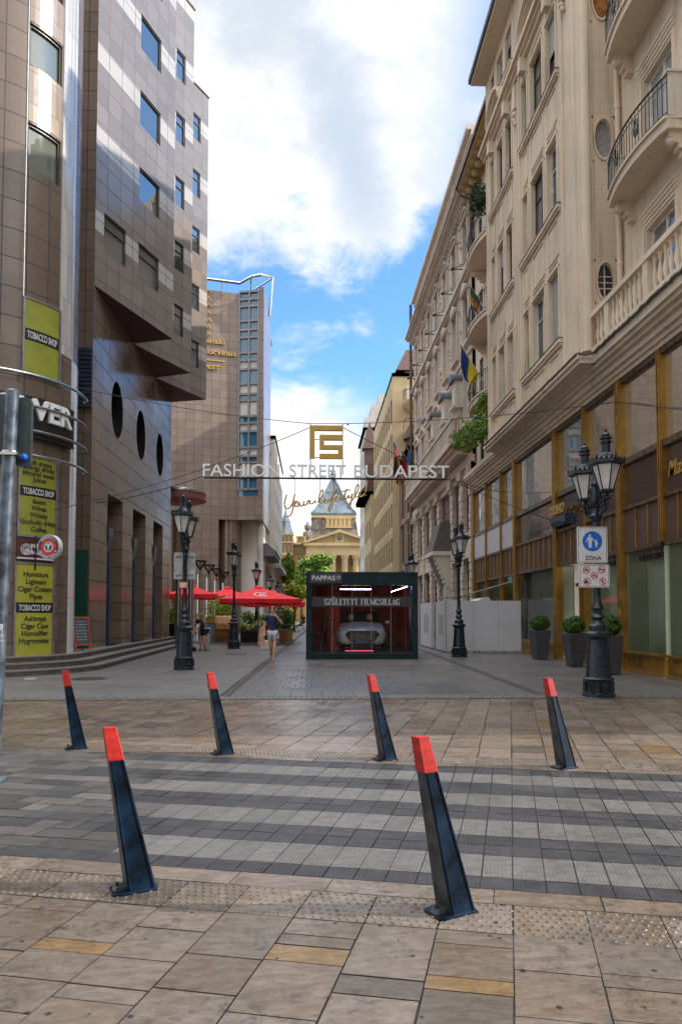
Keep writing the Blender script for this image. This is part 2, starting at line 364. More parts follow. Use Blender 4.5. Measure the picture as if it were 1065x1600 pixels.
def paving_mat(name, rough0=.35, rough1=.65, stain=.5, grain=30., bump=.25, pits=True, veins=.4, ribs=False):
    """slabs: the slab's own colour comes from the mesh (tint), with veins, pits and stains"""
    m, nt, b = base_mat(name, .5, 0, .5)
    at = N(nt, 'ShaderNodeAttribute', attribute_name='tint'); tcn = N(nt, 'ShaderNodeTexCoord')
    def noi(sc, det=6., ro=.6, d=0., st=None):
        v = tcn.outputs['Object']
        if st:
            mp = N(nt, 'ShaderNodeMapping'); L(nt, v, mp.inputs[0]); mp.inputs[2].default_value = (0, 0, -radians(14.6)); mp.inputs[3].default_value = st; v = mp.outputs[0]
        n = N(nt, 'ShaderNodeTexNoise', inp={'Scale': sc, 'Detail': det, 'Roughness': ro, 'Distortion': d}); L(nt, v, n.inputs['Vector']); return n.outputs[0]
    f1 = noi(grain, 5, .7); f2 = noi(2.4, 8, .7, .6); f3 = noi(7., 8, .75, .5, (1, 3.2, 1)); f4 = noi(.7, 6, .6)
    c = MIX(nt, MR(nt, f3, .35, .68), at.outputs[0], MIX(nt, 1., at.outputs[0], (.62, .55, .50, 1), 'MULTIPLY'))
    c = MIX(nt, M(nt, 'MULTIPLY', MR(nt, f2, .50, .66), stain*.75), c, (.045, .038, .034, 1))
    c = MIX(nt, MR(nt, f1, .4, .75, 0., .35), c, MIX(nt, 1., at.outputs[0], (.45, .42, .4, 1), 'MULTIPLY'))
    f5 = noi(11., 8, .8, .3); c = MIX(nt, M(nt, 'MULTIPLY', MR(nt, f5, .50, .60), M(nt, 'MULTIPLY', MR(nt, f4, .40, .56), stain)), c, (.028, .027, .022, 1))
    c = MIX(nt, MR(nt, f4, .45, .7, 0., .35), c, MIX(nt, 1., at.outputs[0], (.55, .52, .5, 1), 'MULTIPLY'))
    if pits:
        vo = N(nt, 'ShaderNodeTexVoronoi', inp={'Scale': 7.5}); L(nt, tcn.outputs['Object'], vo.inputs['Vector'])
        c = MIX(nt, M(nt, 'MULTIPLY', MR(nt, M(nt, 'ADD', vo.outputs[0], M(nt, 'MULTIPLY', f1, .08)), .17, .11), M(nt, 'GREATER_THAN', f2, .46)), c, (.02, .017, .015, 1))
    L(nt, c, b.inputs['Base Color'])
    L(nt, M(nt, 'ADD', MR(nt, f2, .35, .65, rough0, rough1), M(nt, 'MULTIPLY', M(nt, 'SUBTRACT', f1, .5), .2)), b.inputs['Roughness'])
    h = M(nt, 'ADD', M(nt, 'MULTIPLY', f1, .5), f3)
    if ribs:
        wv = N(nt, 'ShaderNodeTexWave', wave_type='BANDS', bands_direction='X', inp={'Scale': 14., 'Distortion': 1.5, 'Detail': 2.})
        mp = N(nt, 'ShaderNodeMapping'); L(nt, tcn.outputs['Object'], mp.inputs[0]); mp.inputs[2].default_value = (0, 0, radians(14.6)); L(nt, mp.outputs[0], wv.inputs[0])
        h = M(nt, 'ADD', h, M(nt, 'MULTIPLY', wv.outputs[0], .7))
    bp = N(nt, 'ShaderNodeBump', inp={'Strength': bump, 'Distance': .01}); L(nt, h, bp.inputs['Height']); L(nt, bp.outputs[0], b.inputs['Normal'])
    return m
m_pave = paving_mat('travertine_slabs', .20, .52, .72)
m_cross = paving_mat('crossing_slabs', .32, .6, .3, 45., .3, False, ribs=True)
m_base = plain('joint_dirt', (.035, .030, .027), .9)
m_gran_lo = tiled('polished_granite', [(.17, .118, .088), (.225, .162, .124)], .85, .66, .014, rough=.19, rvar=.06, wave=.8, bump=.22, dirt=.35, spec=.24, speck=.35)
m_gran_up = tiled('grey_brown_granite', [(.19, .158, .135), (.245, .205, .175)], .72, .66, .013, rough=.2, rvar=.07, wave=.6, bump=.2, dirt=.25, spec=.6, bands=(2.85*1.0, .12, .235, (.46, .43, .39)))
m_gran_rough = tiled('flamed_granite', [(.115, .075, .050), (.15, .10, .068)], .82, .67, .014, rough=.6, dirt=.3, spec=.4, speck=.5)
m_gran_tower = tiled('tower_granite', [(.135, .094, .068), (.185, .132, .098)], .62, .78, .014, rough=.30, rvar=.06, dirt=.3, spec=.5, speck=.4)
m_gran_pale = tiled('pale_granite_panel', [(.24, .185, .145), (.36, .29, .23)], .30, .9, .006, rough=.25, dirt=.15, spec=.5)
m_hotel = tiled('hotel_granite', [(.235, .165, .130), (.285, .21, .165)], .70, .70, .018, jcol=(.08, .05, .04), rough=.22, rvar=.06, wave=.8, bump=.25, dirt=.35, spec=.6)
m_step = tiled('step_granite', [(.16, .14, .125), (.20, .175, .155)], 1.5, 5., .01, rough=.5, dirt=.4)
m_cream = render_stone('cream_plaster', (.70, .575, .43), (.22, .165, .115), (1.1, .42, .008, .45), streak=.38)
m_cream2 = render_stone('cream_mould', (.72, .60, .455), (.27, .20, .145), streak=.35)
m_cream_hi = render_stone('white_stone', (.66, .60, .50), (.34, .28, .22), streak=.3)
m_orn = render_stone('carved_limestone', (.62, .525, .425), (.17, .13, .10), (1.2, .5, .02, .5), streak=.5, bump=.9, carve=1.4)
m_orn2 = render_stone('limestone_trim', (.64, .55, .45), (.22, .17, .13), streak=.4, bump=.5, carve=.3)
m_yell = render_stone('yellow_plaster', (.66, .52, .31), (.34, .25, .15), streak=.3)
m_pink = render_stone('pinkish_stone', (.36, .26, .20), (.18, .13, .10), (1., 1.2, .02, .5), streak=.3)
m_grey = render_stone('grey_plaster', (.62, .58, .53), (.36, .33, .30), streak=.35)
m_white = render_stone('white_render', (.80, .74, .64), (.50, .44, .38), streak=.2, bump=.1)
m_ochre = render_stone('ochre_stone', (.44, .27, .085), (.26, .17, .08), (2., .9, .04, .5), streak=.45)
m_ochre2 = render_stone('ochre_trim', (.50, .37, .19), (.32, .24, .14), streak=.35)
m_slate = plain('zinc_dome', (.105, .135, .165), .5, .1, var=.2, sc=.5)
m_roof = plain('brown_roof', (.11, .06, .045), .75, var=.2)
m_droof = plain('dark_roof', (.05, .05, .055), .6, var=.2)
m_stonedark = plain('sooty_stone', (.14, .12, .10), .85, var=.3, sc=.6)
m_gold = plain('gilt_bronze', (.40, .225, .045), .36, .7, var=.12, sc=3., bump=.1, rvar=.08)
m_bronze = plain('dark_bronze', (.13, .085, .05), .4, .6, var=.3, sc=8.)
m_iron = plain('wrought_iron', (.018, .017, .02), .45, .3)
m_lamp = plain('cast_iron_blue', (.010, .018, .026), .34, .1, .5, var=.25, sc=14., bump=.35, rvar=.1)
m_navy = plain('bollard_navy', (.0015, .010, .024), .33, .0, .28, var=.4, sc=5., rvar=.1)
m_bside = plain('bollard_side', (.045, .048, .050), .45, .3, var=.25, sc=9.)
m_red = plain('bollard_red', (.38, .013, .008), .42, var=.18, sc=20.)
m_boxm = plain('showcase_steel', (.008, .026, .038), .30, .3, .6, var=.2, sc=2.)
m_silver = plain('brushed_steel', (.55, .54, .52), .22, .95, var=.08)
m_galv = plain('galvanised_pole', (.085, .105, .13), .42, .45, var=.35, sc=7.)
m_black = plain('black_panel', (.012, .011, .012), .28)
m_dark = plain('dark_interior', (.010, .010, .011), .8)
m_glass = glass('window_glass'); m_glass2 = glass('curtained_glass', (.30, .30, .28), 1.7, .04); m_glassb = glass('blue_glass', (.05, .16, .25), 2.0)
m_glass3 = glass('net_curtain_glass', (.16, .15, .14), 1.7, .03)
m_shopup = glass('upper_shop_glass', (.19, .175, .14), 4.6, .012, .22); m_clear = clear_glass('display_glass', 1.6)
m_frame = plain('window_frame_dark', (.045, .038, .034), .4); m_wframe = plain('window_frame_white', (.62, .60, .56), .5)
m_blind = plain('shutter_grey', (.30, .285, .28), .6, var=.08); m_shut = plain('shutter_brown', (.20, .12, .08), .6)
m_wood = plain('varnished_wood', (.30, .13, .035), .35, var=.3, sc=5.)
m_white_p = plain('white_board', (.62, .61, .62), .5, var=.03, sc=1.2); m_greyp = plain('sign_back_grey', (.42, .43, .43), .45, .4)
m_ltr = plain('white_letters', (.80, .80, .78), .35, var=.02); m_ltr_steel = plain('steel_letters', (.46, .45, .43), .3, .5)
m_goldl = plain('gold_letters', (.52, .33, .09), .35, .5, var=.06); m_fs = plain('gold_logo', (.50, .31, .06), .42, .25, var=.05)
m_yg = plain('yellow_green_panel', (.26, .27, .030), .4, var=.06, sc=2.); m_yl = plain('yellow_panel', (.36, .34, .035), .4, var=.05, sc=2.)
m_txt = plain('dark_print', (.03, .032, .02), .5, var=.02); m_maroon = plain('maroon_panel', (.075, .014, .016), .4); m_sred = plain('sign_red', (.55, .02, .03), .4)
m_alu = plain('aluminium_frame', (.24, .23, .24), .4, .6); m_blue = plain('sign_blue', (.004, .115, .55), .35, var=.03)
m_signw = plain('sign_white', (.60, .60, .60), .4, var=.03); m_milk = plain('milk_glass', (.62, .60, .57), .25, var=.06)
m_umb = plain('red_canvas', (.72, .014, .022), .75, var=.08, sc=2.); m_planter = plain('anthracite_planter', (.060, .058, .064), .42, var=.1)
m_tan = plain('tan_counter', (.40, .19, .05), .45, var=.12); m_leafm = None
m_skin = plain('skin', (.50, .27, .17), .5, var=.05); m_hair = plain('fair_hair', (.42, .22, .09), .6); m_hairg = plain('grey_hair', (.14, .12, .11), .7)
m_tee = plain('navy_tshirt', (.012, .022, .085), .8); m_short = plain('light_shorts', (.42, .42, .48), .8); m_blk = plain('black_cloth', (.012, .012, .016), .8)
m_shoe = plain('grey_shoes', (.12, .11, .10), .6); m_bag = plain('tan_bag', (.42, .21, .14), .7)
m_carw = plain('pale_car_paint', (.74, .78, .80), .18, .2, .6, var=.03); m_carb = glass('car_black_gloss', (.01, .01, .012), 1.6)
m_redwall = plain('red_backdrop', (.62, .012, .018), .6, var=.2, sc=1.5); m_tactile = m_pave
m_lilac = emit('tube_light', (.72, .68, 1.), 26.0); m_pinkl = emit('pink_tube', (1., .12, .25), .9); m_warm = emit('warm_lamp', (1., .62, .18), 1.1)
def leafmat(name, c1, c2):
    m, nt, b = base_mat(name, .55, 0, .3)
    at = N(nt, 'ShaderNodeAttribute', attribute_name='tint'); sp = N(nt, 'ShaderNodeSeparateXYZ'); L(nt, at.outputs[0], sp.inputs[0])
    L(nt, MIX(nt, sp.outputs[0], c1, c2), b.inputs['Base Color'])
    b.inputs['Transmission Weight'].default_value = 0
    b.inputs['Subsurface Weight'].default_value = 0
    return m
m_leaf = leafmat('tree_leaves', (.06, .13, .018), (.26, .38, .05)); m_leaf2 = leafmat('lime_leaves', (.14, .22, .025), (.55, .60, .06))
m_box = leafmat('boxwood_leaves', (.012, .045, .004), (.075, .15, .015)); m_leafd = leafmat('dark_leaves', (.010, .035, .008), (.05, .11, .02))
m_bark = plain('bark', (.09, .065, .045), .9, var=.3); m_flower = plain('white_flower', (.7, .68, .62), .7)
def wall_window(parent, fr, s0, s1, z0, z1, dep=.2, nv=1, nh=1, gl=None, fm=None, fw=.06, name='window', sill=None, label=None, blind=0.):
    gl = gl or m_glass; fm = fm or m_frame
    mb = MB(); D = -dep
    for a, b in ((s0, s0+fw), (s1-fw, s1)): mb.fbox(fr, a, b, z0, z1, D-.05, D+.03)
    for a, b in ((z0, z0+fw), (z1-fw, z1)): mb.fbox(fr, s0+fw, s1-fw, a, b, D-.05, D+.03)
    for i in range(1, nv+1): 
        c = s0+(s1-s0)*i/(nv+1); mb.fbox(fr, c-fw*.5, c+fw*.5, z0+fw, z1-fw, D-.05, D+.025)
    for i in range(1, nh+1):
        c = z1-(z1-z0)*(.32 if nh == 1 else i/(nh+1)); mb.fbox(fr, s0+fw, s1-fw, c-fw*.4, c+fw*.4, D-.05, D+.02)
    if sill: mb.fbox(fr, s0-.1, s1+.1, z0-.09, z0-.002, -dep+.01, sill)
    w = mb.build(name, fm, parent, label=label)
    p = MB(); q = [fr.p(s0, z0, D-.02), fr.p(s0, z1, D-.02), fr.p(s1, z1, D-.02), fr.p(s1, z0, D-.02)]
    p.face(q if not fr.flip else q[::-1]); p.build('pane', gl, w)
    if blind:
        b = MB(); zb = z1-(z1-z0)*blind; b.fbox(fr, s0+fw*.8, s1-fw*.8, zb, z1-fw*.5, D+.031, D+.045); b.build('shutter', m_blind, w)
    return w
# ================================================================== GROUND
g = MB(); g.face([(-900, -300, -.03), (900, -300, -.03), (900, 1500, -.03), (-900, 1500, -.03)])
tag(g.build('ground', plain('far_ground', (.16, .15, .14), .85)), kind='structure')
UA = radians(13.0); VA = radians(15.8)
U_ = (cos(UA), -sin(UA)); V_ = (sin(VA), cos(VA))
def uvp(u, v, z=0.): return (u*U_[0]+v*V_[0], u*U_[1]+v*V_[1], z)
def to_uv(p):
    det = U_[0]*V_[1]-U_[1]*V_[0]
    return ((p[0]*V_[1]-p[1]*V_[0])/det, (U_[0]*p[1]-U_[1]*p[0])/det)
def uat(px, py): return to_uv(oZ(px, py))
vn = uat(532, 1373)[1]; vf = uat(540, 1191)[1]; TW = .355; G = .0042
def cream():
    r = random.random()
    if r < .025: b = (.19, .125, .068)
    elif r < .08: b = (.135, .112, .092)
    elif r < .45: b = (.19, .148, .112)
    else: b = (.205, .168, .137)
    k = random.uniform(.74, .97); return tuple(min(x*k, 1) for x in b)
def slab(mb, u0, u1, v0, v1, col, z=0., jz=True):
    g_ = G*random.choice([.5, .7, .9, 1.1, 1.6])*(.8 if u1-u0 < .2 else 1); zz = z+(random.uniform(-.0012, .0012) if jz else 0)
    a, b, c, d = uvp(u0+g_, v0+g_, zz), uvp(u1-g_, v0+g_, zz), uvp(u1-g_, v1-g_, zz), uvp(u0+g_, v1-g_, zz)
    mb.face([a, b, c, d], 0, None, col)
    lo = [uvp(u0+g_, v0+g_, zz-.012), uvp(u1-g_, v0+g_, zz-.012), uvp(u1-g_, v1-g_, zz-.012), uvp(u0+g_, v1-g_, zz-.012)]
    dk = tuple(x*.6 for x in col)
    for i, (p, q) in enumerate(((a, b), (b, c), (c, d), (d, a))):
        mb.face([lo[i], lo[(i+1) % 4], q, p], 0, None, dk)
def columns(mb, v0, v1, u0, u1, colf, lens, w=TW, uoff=0., vary=0.):
    u = math.floor(u0/w)*w+uoff
    while u < u1:
        v = v0
        first = True
        while v < v1-.02:
            l = random.choice(lens)*(random.uniform(.3, 1.) if first else 1.); first = False
            e = v+l
            if e > v1-.09: e = v1
            slab(mb, u, u+w, v, e, (.185, .118, .055) if (e-v < .2 and random.random() < .28) else colf()); v = e
        u += w
near = MB(); 
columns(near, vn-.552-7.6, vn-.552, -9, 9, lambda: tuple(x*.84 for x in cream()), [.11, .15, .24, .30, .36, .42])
u = -9.3
while u < 9:
    l = random.choice([.55, .7, .9]); slab(near, u, u+l, vn-.197, vn, cream()); u += l
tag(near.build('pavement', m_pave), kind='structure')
def domes(mb, u0, u1, v0, v1, col, nu=8, nv=7, seg=7, r=.0125, h=.0065):
    for j in range(nv):
        for i in range(nu):
            uu = u0+(u1-u0)*(i+.5+(.25 if j % 2 else -.25))/nu; vv = v0+(v1-v0)*(j+.5)/nv
            c = uvp(uu, vv); k = random.uniform(.7, 1.1)
            a = [(c[0]+r*cos(2*pi*t/seg), c[1]+r*sin(2*pi*t/seg), .0) for t in range(seg)]
            b = [(c[0]+r*.62*cos(2*pi*t/seg), c[1]+r*.62*sin(2*pi*t/seg), h*k) for t in range(seg)]
            mb.mesh(a+b, [tuple(range(seg, 2*seg))]+[(t, (t+1) % seg, seg+(t+1) % seg, seg+t) for t in range(seg)], 0, tuple(min(x*1.02, 1) for x in col))
tac = MB(); u = -16*TW
while u < 14*TW:
    c = cream(); slab(tac, u, u+TW, vn-.552, vn-.197, c)
    domes(tac, u, u+TW, vn-.552, vn-.197, c); u += TW
tag(tac.build('tactile_paving', m_pave), kind='structure')
# crossing: bands of pale and dark setts, the road's own grey pavers to the left of it
cr = MB(); rd = MB(); sw = .1775
bands = [('d', .18)]+[('l' if i % 2 == 0 else 'd', .385) for i in range(7)]
tot = sum(b[1] for b in bands); bands.append(('d', max(vf-vn-tot, .1)))
lend = [uat(25, 1345)[0], uat(144, 1325)[0], uat(84, 1290)[0], uat(200, 1285)[0], uat(130, 1262)[0], uat(205, 1240)[0], uat(150, 1228)[0], uat(212, 1210)[0], uat(200, 1192)[0]]
def darkc(): k = random.uniform(.8, 1.25); return (.036*k, .036*k, .040*k)
def lightc(): k = random.uniform(.86, 1.08); return (.128*k, .124*k, .119*k)
def roadc(): k = random.choice([.45, .7, .8, 1., 1.15, 1.4])*random.uniform(.9, 1.1); return (.076*k, .070*k, .067*k)
v = vn
for bi, (t, h) in enumerate(bands):
    us = math.ceil(lend[min(bi, 8)]/sw)*sw
    u = us
    while u < 17:
        if t == 'l': slab(cr, u, u+sw, v, v+h, lightc())
        elif h > .3: slab(cr, u, u+sw, v, v+h/2, darkc()); slab(cr, u, u+sw, v+h/2, v+h, darkc())
        else: slab(cr, u, u+sw, v, v+h, darkc())
        u += sw
    for k in range(2 if h > .3 else 1):
        hh = h/(2 if h > .3 else 1); u = us; 
        while u > -15:
            l = random.choice([.1775, .355, .355, .53]); c = darkc() if (u > us-.4 and t == 'd' and random.random() < .6) else roadc()
            slab(rd, u-l, u, v+k*hh, v+(k+1)*hh, c); u -= l
    v += h
tag(cr.build('crossing', m_cross), kind='structure')
tag(rd.build('road', paving_mat('road_slabs', .45, .75, .3, 40., .3, False)), kind='structure')
G = .0062; fp = MB(); u = -16
while u < 18:
    l = random.choice([.55, .7, .9]); slab(fp, u, u+l, vf, vf+.15, cream()); u += l
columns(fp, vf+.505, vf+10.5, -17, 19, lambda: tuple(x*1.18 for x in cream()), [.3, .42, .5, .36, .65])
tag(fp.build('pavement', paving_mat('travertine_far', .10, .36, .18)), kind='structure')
G = .004; tac = MB(); u = -30*TW
while u < 30*TW:
    c = cream(); slab(tac, u, u+TW, vf+.15, vf+.505, c)
    if uat(250, 1170)[0] < u < 7.5: domes(tac, u, u+TW, vf+.15, vf+.505, c, 8, 7, 5)
    u += TW
tag(tac.build('tactile_paving', m_pave), kind='structure')
b = MB(); b.face([(-40, -9, -.009), (40, -9, -.009), (40, 30, -.009), (-40, 30, -.009)]); tag(b.build('ground', m_base), kind='structure')
# street beyond: sheets a few millimetres higher
YS = 12.72
def pave_tiled(name, cols, tw, th, joint, rough, offset=.5, dirt=.35, rvar=.1):
    return tiled(name, cols, tw, th, joint, (.05, .045, .042), rough, rvar, offset, .3, dirt, .25, .5)
m_st = pave_tiled('street_setts', [(.10, .092, .087), (.13, .121, .116)], .30, 1.1, .008, .40, offset=.37)
m_pl = pave_tiled('plaza_slabs', [(.12, .108, .10), (.15, .137, .127)], 1.1, .55, .010, .46)
m_rp = pave_tiled('footway_slabs', [(.10, .091, .088), (.135, .125, .118)], .5, 1.0, .010, .42)
m_edge = pave_tiled('edge_setts', [(.11, .095, .082), (.16, .14, .12)], .2, .2, .02, .5)
DL = lambda y: -1.63+(y-13.6)*.0175; DR = lambda y: 4.30+(y-12.8)*.0235
def strip(name, x0f, x1f, y0, y1, z, m):
    mb = MB(); n = 12
    for i in range(n):
        a = y0+(y1-y0)*i/n; b_ = y0+(y1-y0)*(i+1)/n
        mb.face([(x0f(a), a, z), (x1f(a), a, z), (x1f(b_), b_, z), (x0f(b_), b_, z)])
    return tag(mb.build(name, m), kind='structure')
strip('street', lambda y: DL(y)+.12, lambda y: DR(y)-.12, YS, 160, .004, m_st)
strip('pavement', lambda y: -40, lambda y: DL(y)-.12, YS+.02, 160, .004, m_pl)
strip('pavement', lambda y: DR(y)+.12, lambda y: 40, YS-.15, 160, .004, m_rp)
m_drain = tiled('drain_setts', [(.045, .04, .038), (.07, .062, .058)], .12, .30, .02, rough=.6)
strip('gutter', lambda y: DL(y)-.12, lambda y: DL(y)+.12, YS+.5, 160, .002, m_drain)
strip('gutter', lambda y: DR(y)-.12, lambda y: DR(y)+.12, YS, 160, .002, m_drain)
strip('kerb_strip', lambda y: -40, lambda y: 40, YS-.0, YS+.45, .008, m_edge)
for (x0, x1, y0, y1, m) in [(1.3, 3.2, 13.6, 15.9, pave_tiled('dark_setts', [(.07, .07, .072), (.10, .10, .10)], .3, .62, .012, .4)), (-.55, .0, 14.6, 20., pave_tiled('darker_setts', [(.085, .083, .085), (.11, .108, .108)], .25, .62, .012, .4))]:
    strip('street_panel', lambda y, a=x0: a, lambda y, a=x1: a, y0, y1, .008, m)
strip('street_band', lambda y: DL(y)+.13, lambda y: DR(y)-.13, 21.2, 24., .009, plain('smooth_granite', (.12, .11, .105), .4, var=.12, sc=1.5, rvar=.1))
def cover(c, r, name, label, mat_, sq=False):
    mb = MB(); mb.local = False
    mb.lathe([(r, -.02), (r, .0), (r*.96, .006), (.01, .008)], (c[0], c[1], .009 if c[1] > YS else .001), 28, 0)
    for i in range(-3, 4):
        w_ = (max(r*r*.8-(i*r/4.2)**2, 0))**.5
        mb.box(c[0]-w_, c[0]+w_, c[1]+i*r/4.2-r*.03, c[1]+i*r/4.2+r*.03, .010, .020)
    o = mb.build(name, mat_); return tag(o, label, 'manhole cover')
cover(oZ(140, 1061), .42, 'manhole_cover', 'round brown iron cover in the paving below the curved granite steps', m_bronze)
cover(oZ(48, 1061), .15, 'manhole_cover', 'small pale round cover in the paving close to the lowest step at the left', plain('pale_cover', (.35, .35, .35), .4))
mb = MB(); p = oZ(375, 1022); mb.box(p.x-.55, p.x+.25, p.y-.25, p.y+.25, .0, .014)
tag(mb.build('drain_grate', m_drain), 'small dark rectangular drain grate in the plaza in front of the tan counter', 'drain')

# ================================================================== BOLLARDS
BR = radians(26)
def bollard_parts(root, H=.88, lean=-.18*cos(radians(26)), leany=.18*sin(radians(26)), tip=.060, foot=.152):
    def sec(t):   # cross-section at height fraction t
        w_ = foot+(tip-foot)*t; d_ = .13+(.062-.13)*t; cx = lean*t; cy = leany*t
        return cx-w_/2, cx+w_/2, cy-d_/2, cy+d_/2, H*t
    def seg(t0, t1, name, mats, g_=0., par=root):
        m = LMB(); a = sec(t0); b = sec(t1)
        P = [(a[0]-g_, a[2]-g_, a[4]), (a[1]+g_, a[2]-g_, a[4]), (a[1]+g_, a[3]+g_, a[4]), (a[0]-g_, a[3]+g_, a[4]),
             (b[0]-g_, b[2]-g_, b[4]), (b[1]+g_, b[2]-g_, b[4]), (b[1]+g_, b[3]+g_, b[4]), (b[0]-g_, b[3]+g_, b[4])]
        m.mesh(P, [(3, 2, 1, 0), (4, 5, 6, 7)], 0); m.mesh(P, [(0, 1, 5, 4), (1, 2, 6, 5), (2, 3, 7, 6)], 0); m.mesh(P, [(3, 0, 4, 7)], 1)
        return m.build(name, mats, par, bevel=.006)
    seg(.015, .81, 'post', [m_navy, m_bside]); seg(.80, 1., 'red_cap', [m_red, m_red], .0035)
    e = LMB()
    for sx in (0, 1):                    # raised edge ribs of the front face
        a = sec(.02); b = sec(.80); xa = a[sx]+(.012 if not sx else -.012); xb = b[sx]+(.010 if not sx else -.010)
        e.tube([(xa, a[2]-.001, a[4]), (xb, b[2]-.001, b[4])], .007, 6)
    e.build('edge_rib', m_navy, root, smooth=True)
    m = LMB(); m.prism([(-.155, -.065), (-.13, -.08), (.075, -.08), (.085, -.05), (.085, .05), (.075, .08), (-.13, .08), (-.155, .065)], 0, .014, lambda u, v, t: (u, v, t))
    m.build('base_plate', m_navy, root, bevel=.003)
    m = LMB(); m.prism([(-.145, -.03), (-.075, -.04), (-.075, .04), (-.145, .03)], .014, .036, lambda u, v, t: (u+ (t-.016)*.8, v, t)); 
    m.tube([(-.125, 0, .03), (-.125, 0, .056)], .010, 6); m.build('hinge_lock', m_bside, root, bevel=.002)
BL = [((215, 1394), 'navy bollard with red cap leaning left, nearest one on the left of the tactile strip'),
      ((716, 1430), 'largest navy bollard with scuffed red cap, at the front right on the tactile strip'),
      ((122, 1171), 'navy and red bollard across the crossing, leftmost of the far row'),
      ((352, 1179), 'navy and red bollard across the crossing, second from the left in the far row'),
      ((607, 1188), 'navy and red bollard across the crossing, in front of the glass showcase'),
      ((888, 1201), 'navy and red bollard across the crossing, rightmost of the far row')]
b0 = None
for (px, lb) in BL:
    c = oZ(*px); c.y += .06
    if b0 is None:
        b0 = thing('bollard', lb, 'bollard', c, BR, 'leaning bollards by the crossing'); bollard_parts(b0)
    else: dup(b0, c, BR+radians(random.uniform(-3, 3)), lb)

# ================================================================== LEFT: granite office building with sawtooth upper storeys
LX = -7.1; ZG = .45; ZS = 12.25
A = thing('office_building', 'brown granite office building with sawtooth overhanging upper storeys and oval openings', 'building', (LX, 29, 0))
fl = Frame((LX, 0), (0, 1), (1, 0))
holes = []
def yx(px, X=LX): return oX(px, 900, X).y
doors = [(oX(167, 880, LX).y, oX(191, 880, LX).y), (oX(207, 880, LX).y, oX(227, 880, LX).y), (oX(239, 880, LX).y, oX(254, 880, LX).y)]
ZD = 5.75
for a, b in doors: holes.append((a, b, ZG, ZD))
mb = MB(); 
Y0, Y1 = 22.75, 35.35
# oval openings cut from a grid cell each
ov = []
for (px, py, hh) in ((183.5, 641, 88), (220.5, 680, 77), (250, 711, 67)):
    c = oX(px, py, LX); t = oX(px, py-hh/2, LX); ov.append((c.y, c.z, (t.z-c.z)))
AR = .74
oh = [(y-h*AR-.1, y+h*AR+.1, z-h-.1, z+h+.1) for y, z, h in ov]
wall(mb, fl, Y0, Y1, ZG, ZS+.0, holes+oh, .85)
mbo = mb
for (y, z, h), (a, b, c, d) in zip(ov, oh):      # fill around the oval
    n = 32; ovr = MB()
    for i in range(n):
        t0, t1 = 2*pi*i/n, 2*pi*(i+1)/n
        def sq(t):
            x, y_ = cos(t), sin(t); k = 1/max(abs(x), abs(y_)); return (y+(b-a)/2*x*k, z+(d-c)/2*y_*k)
        def elp(t): return (y+h*AR*cos(t), z+h*sin(t))
        p0, p1, q1, q0 = sq(t0), sq(t1), elp(t1), elp(t0)
        mbo.face([(LX, *p0), (LX, *q0), (LX, *q1), (LX, *p1)])
        ovr.face([(LX-.002, *q0), (LX-.5, *q0), (LX-.5, *q1), (LX-.002, *q1)])
    ovr.build('oval_reveal', m_black, A)
mb.build('wall', m_gran_lo, A)
for (y, z, h) in ov:
    m = MB(); n = 32; m.face([(LX-.42, y+h*AR*cos(2*pi*i/n), z+h*sin(2*pi*i/n)) for i in range(n)])
    m.build('oval_window', glass('oval_glass', (.004, .006, .012), 1.35), A)
# near end wall and the pier faces looking at the street end
fe = Frame((LX, Y0), (-1, 0), (0, -1))
mb = MB(); wall(mb, fe, 0, .98, ZG, 28.5, (), .1); wall(mb, fe, .98, 9, 9.6, 28.5, (), .1)
mb.build('end_wall', m_gran_rough, A)
# doors: blue column and dark glass between the piers
for a, b in doors:
    m = MB(); m.box(LX-.84, LX-.80, a, b, ZG, ZD); o = m.build('door_glazing', m_glass, A)
    m = MB()
    for z in (3.9, 2.6): m.box(LX-.80, LX-.72, a, b, z, z+.08)
    m.box(LX-.8, LX-.72, (a+b)/2-.04, (a+b)/2+.04, 3.98, ZD); m.build('glazing_bar', m_silver, o)
    cx = LX-.20; cy = a+.26
    m = MB(); m.lathe([(.24, 0), (.24, 3.3)], (cx, cy, ZG), 20)
    m.lathe([(.24, 0), (.36, .5), (.38, .82)], (cx, cy, 3.75), 4, a0=pi/4); m.build('blue_column', plain('blue_steel', (.018, .045, .10), .3, .4, var=.15), A, smooth=False)
    m = MB(); m.tube([(cx, cy-.1, 4.5), (cx-.15, cy-.3, ZD)], .035, 6); m.tube([(cx, cy+.1, 4.5), (cx-.15, cy+.5, ZD)], .035, 6); m.build('strut', m_silver, A)
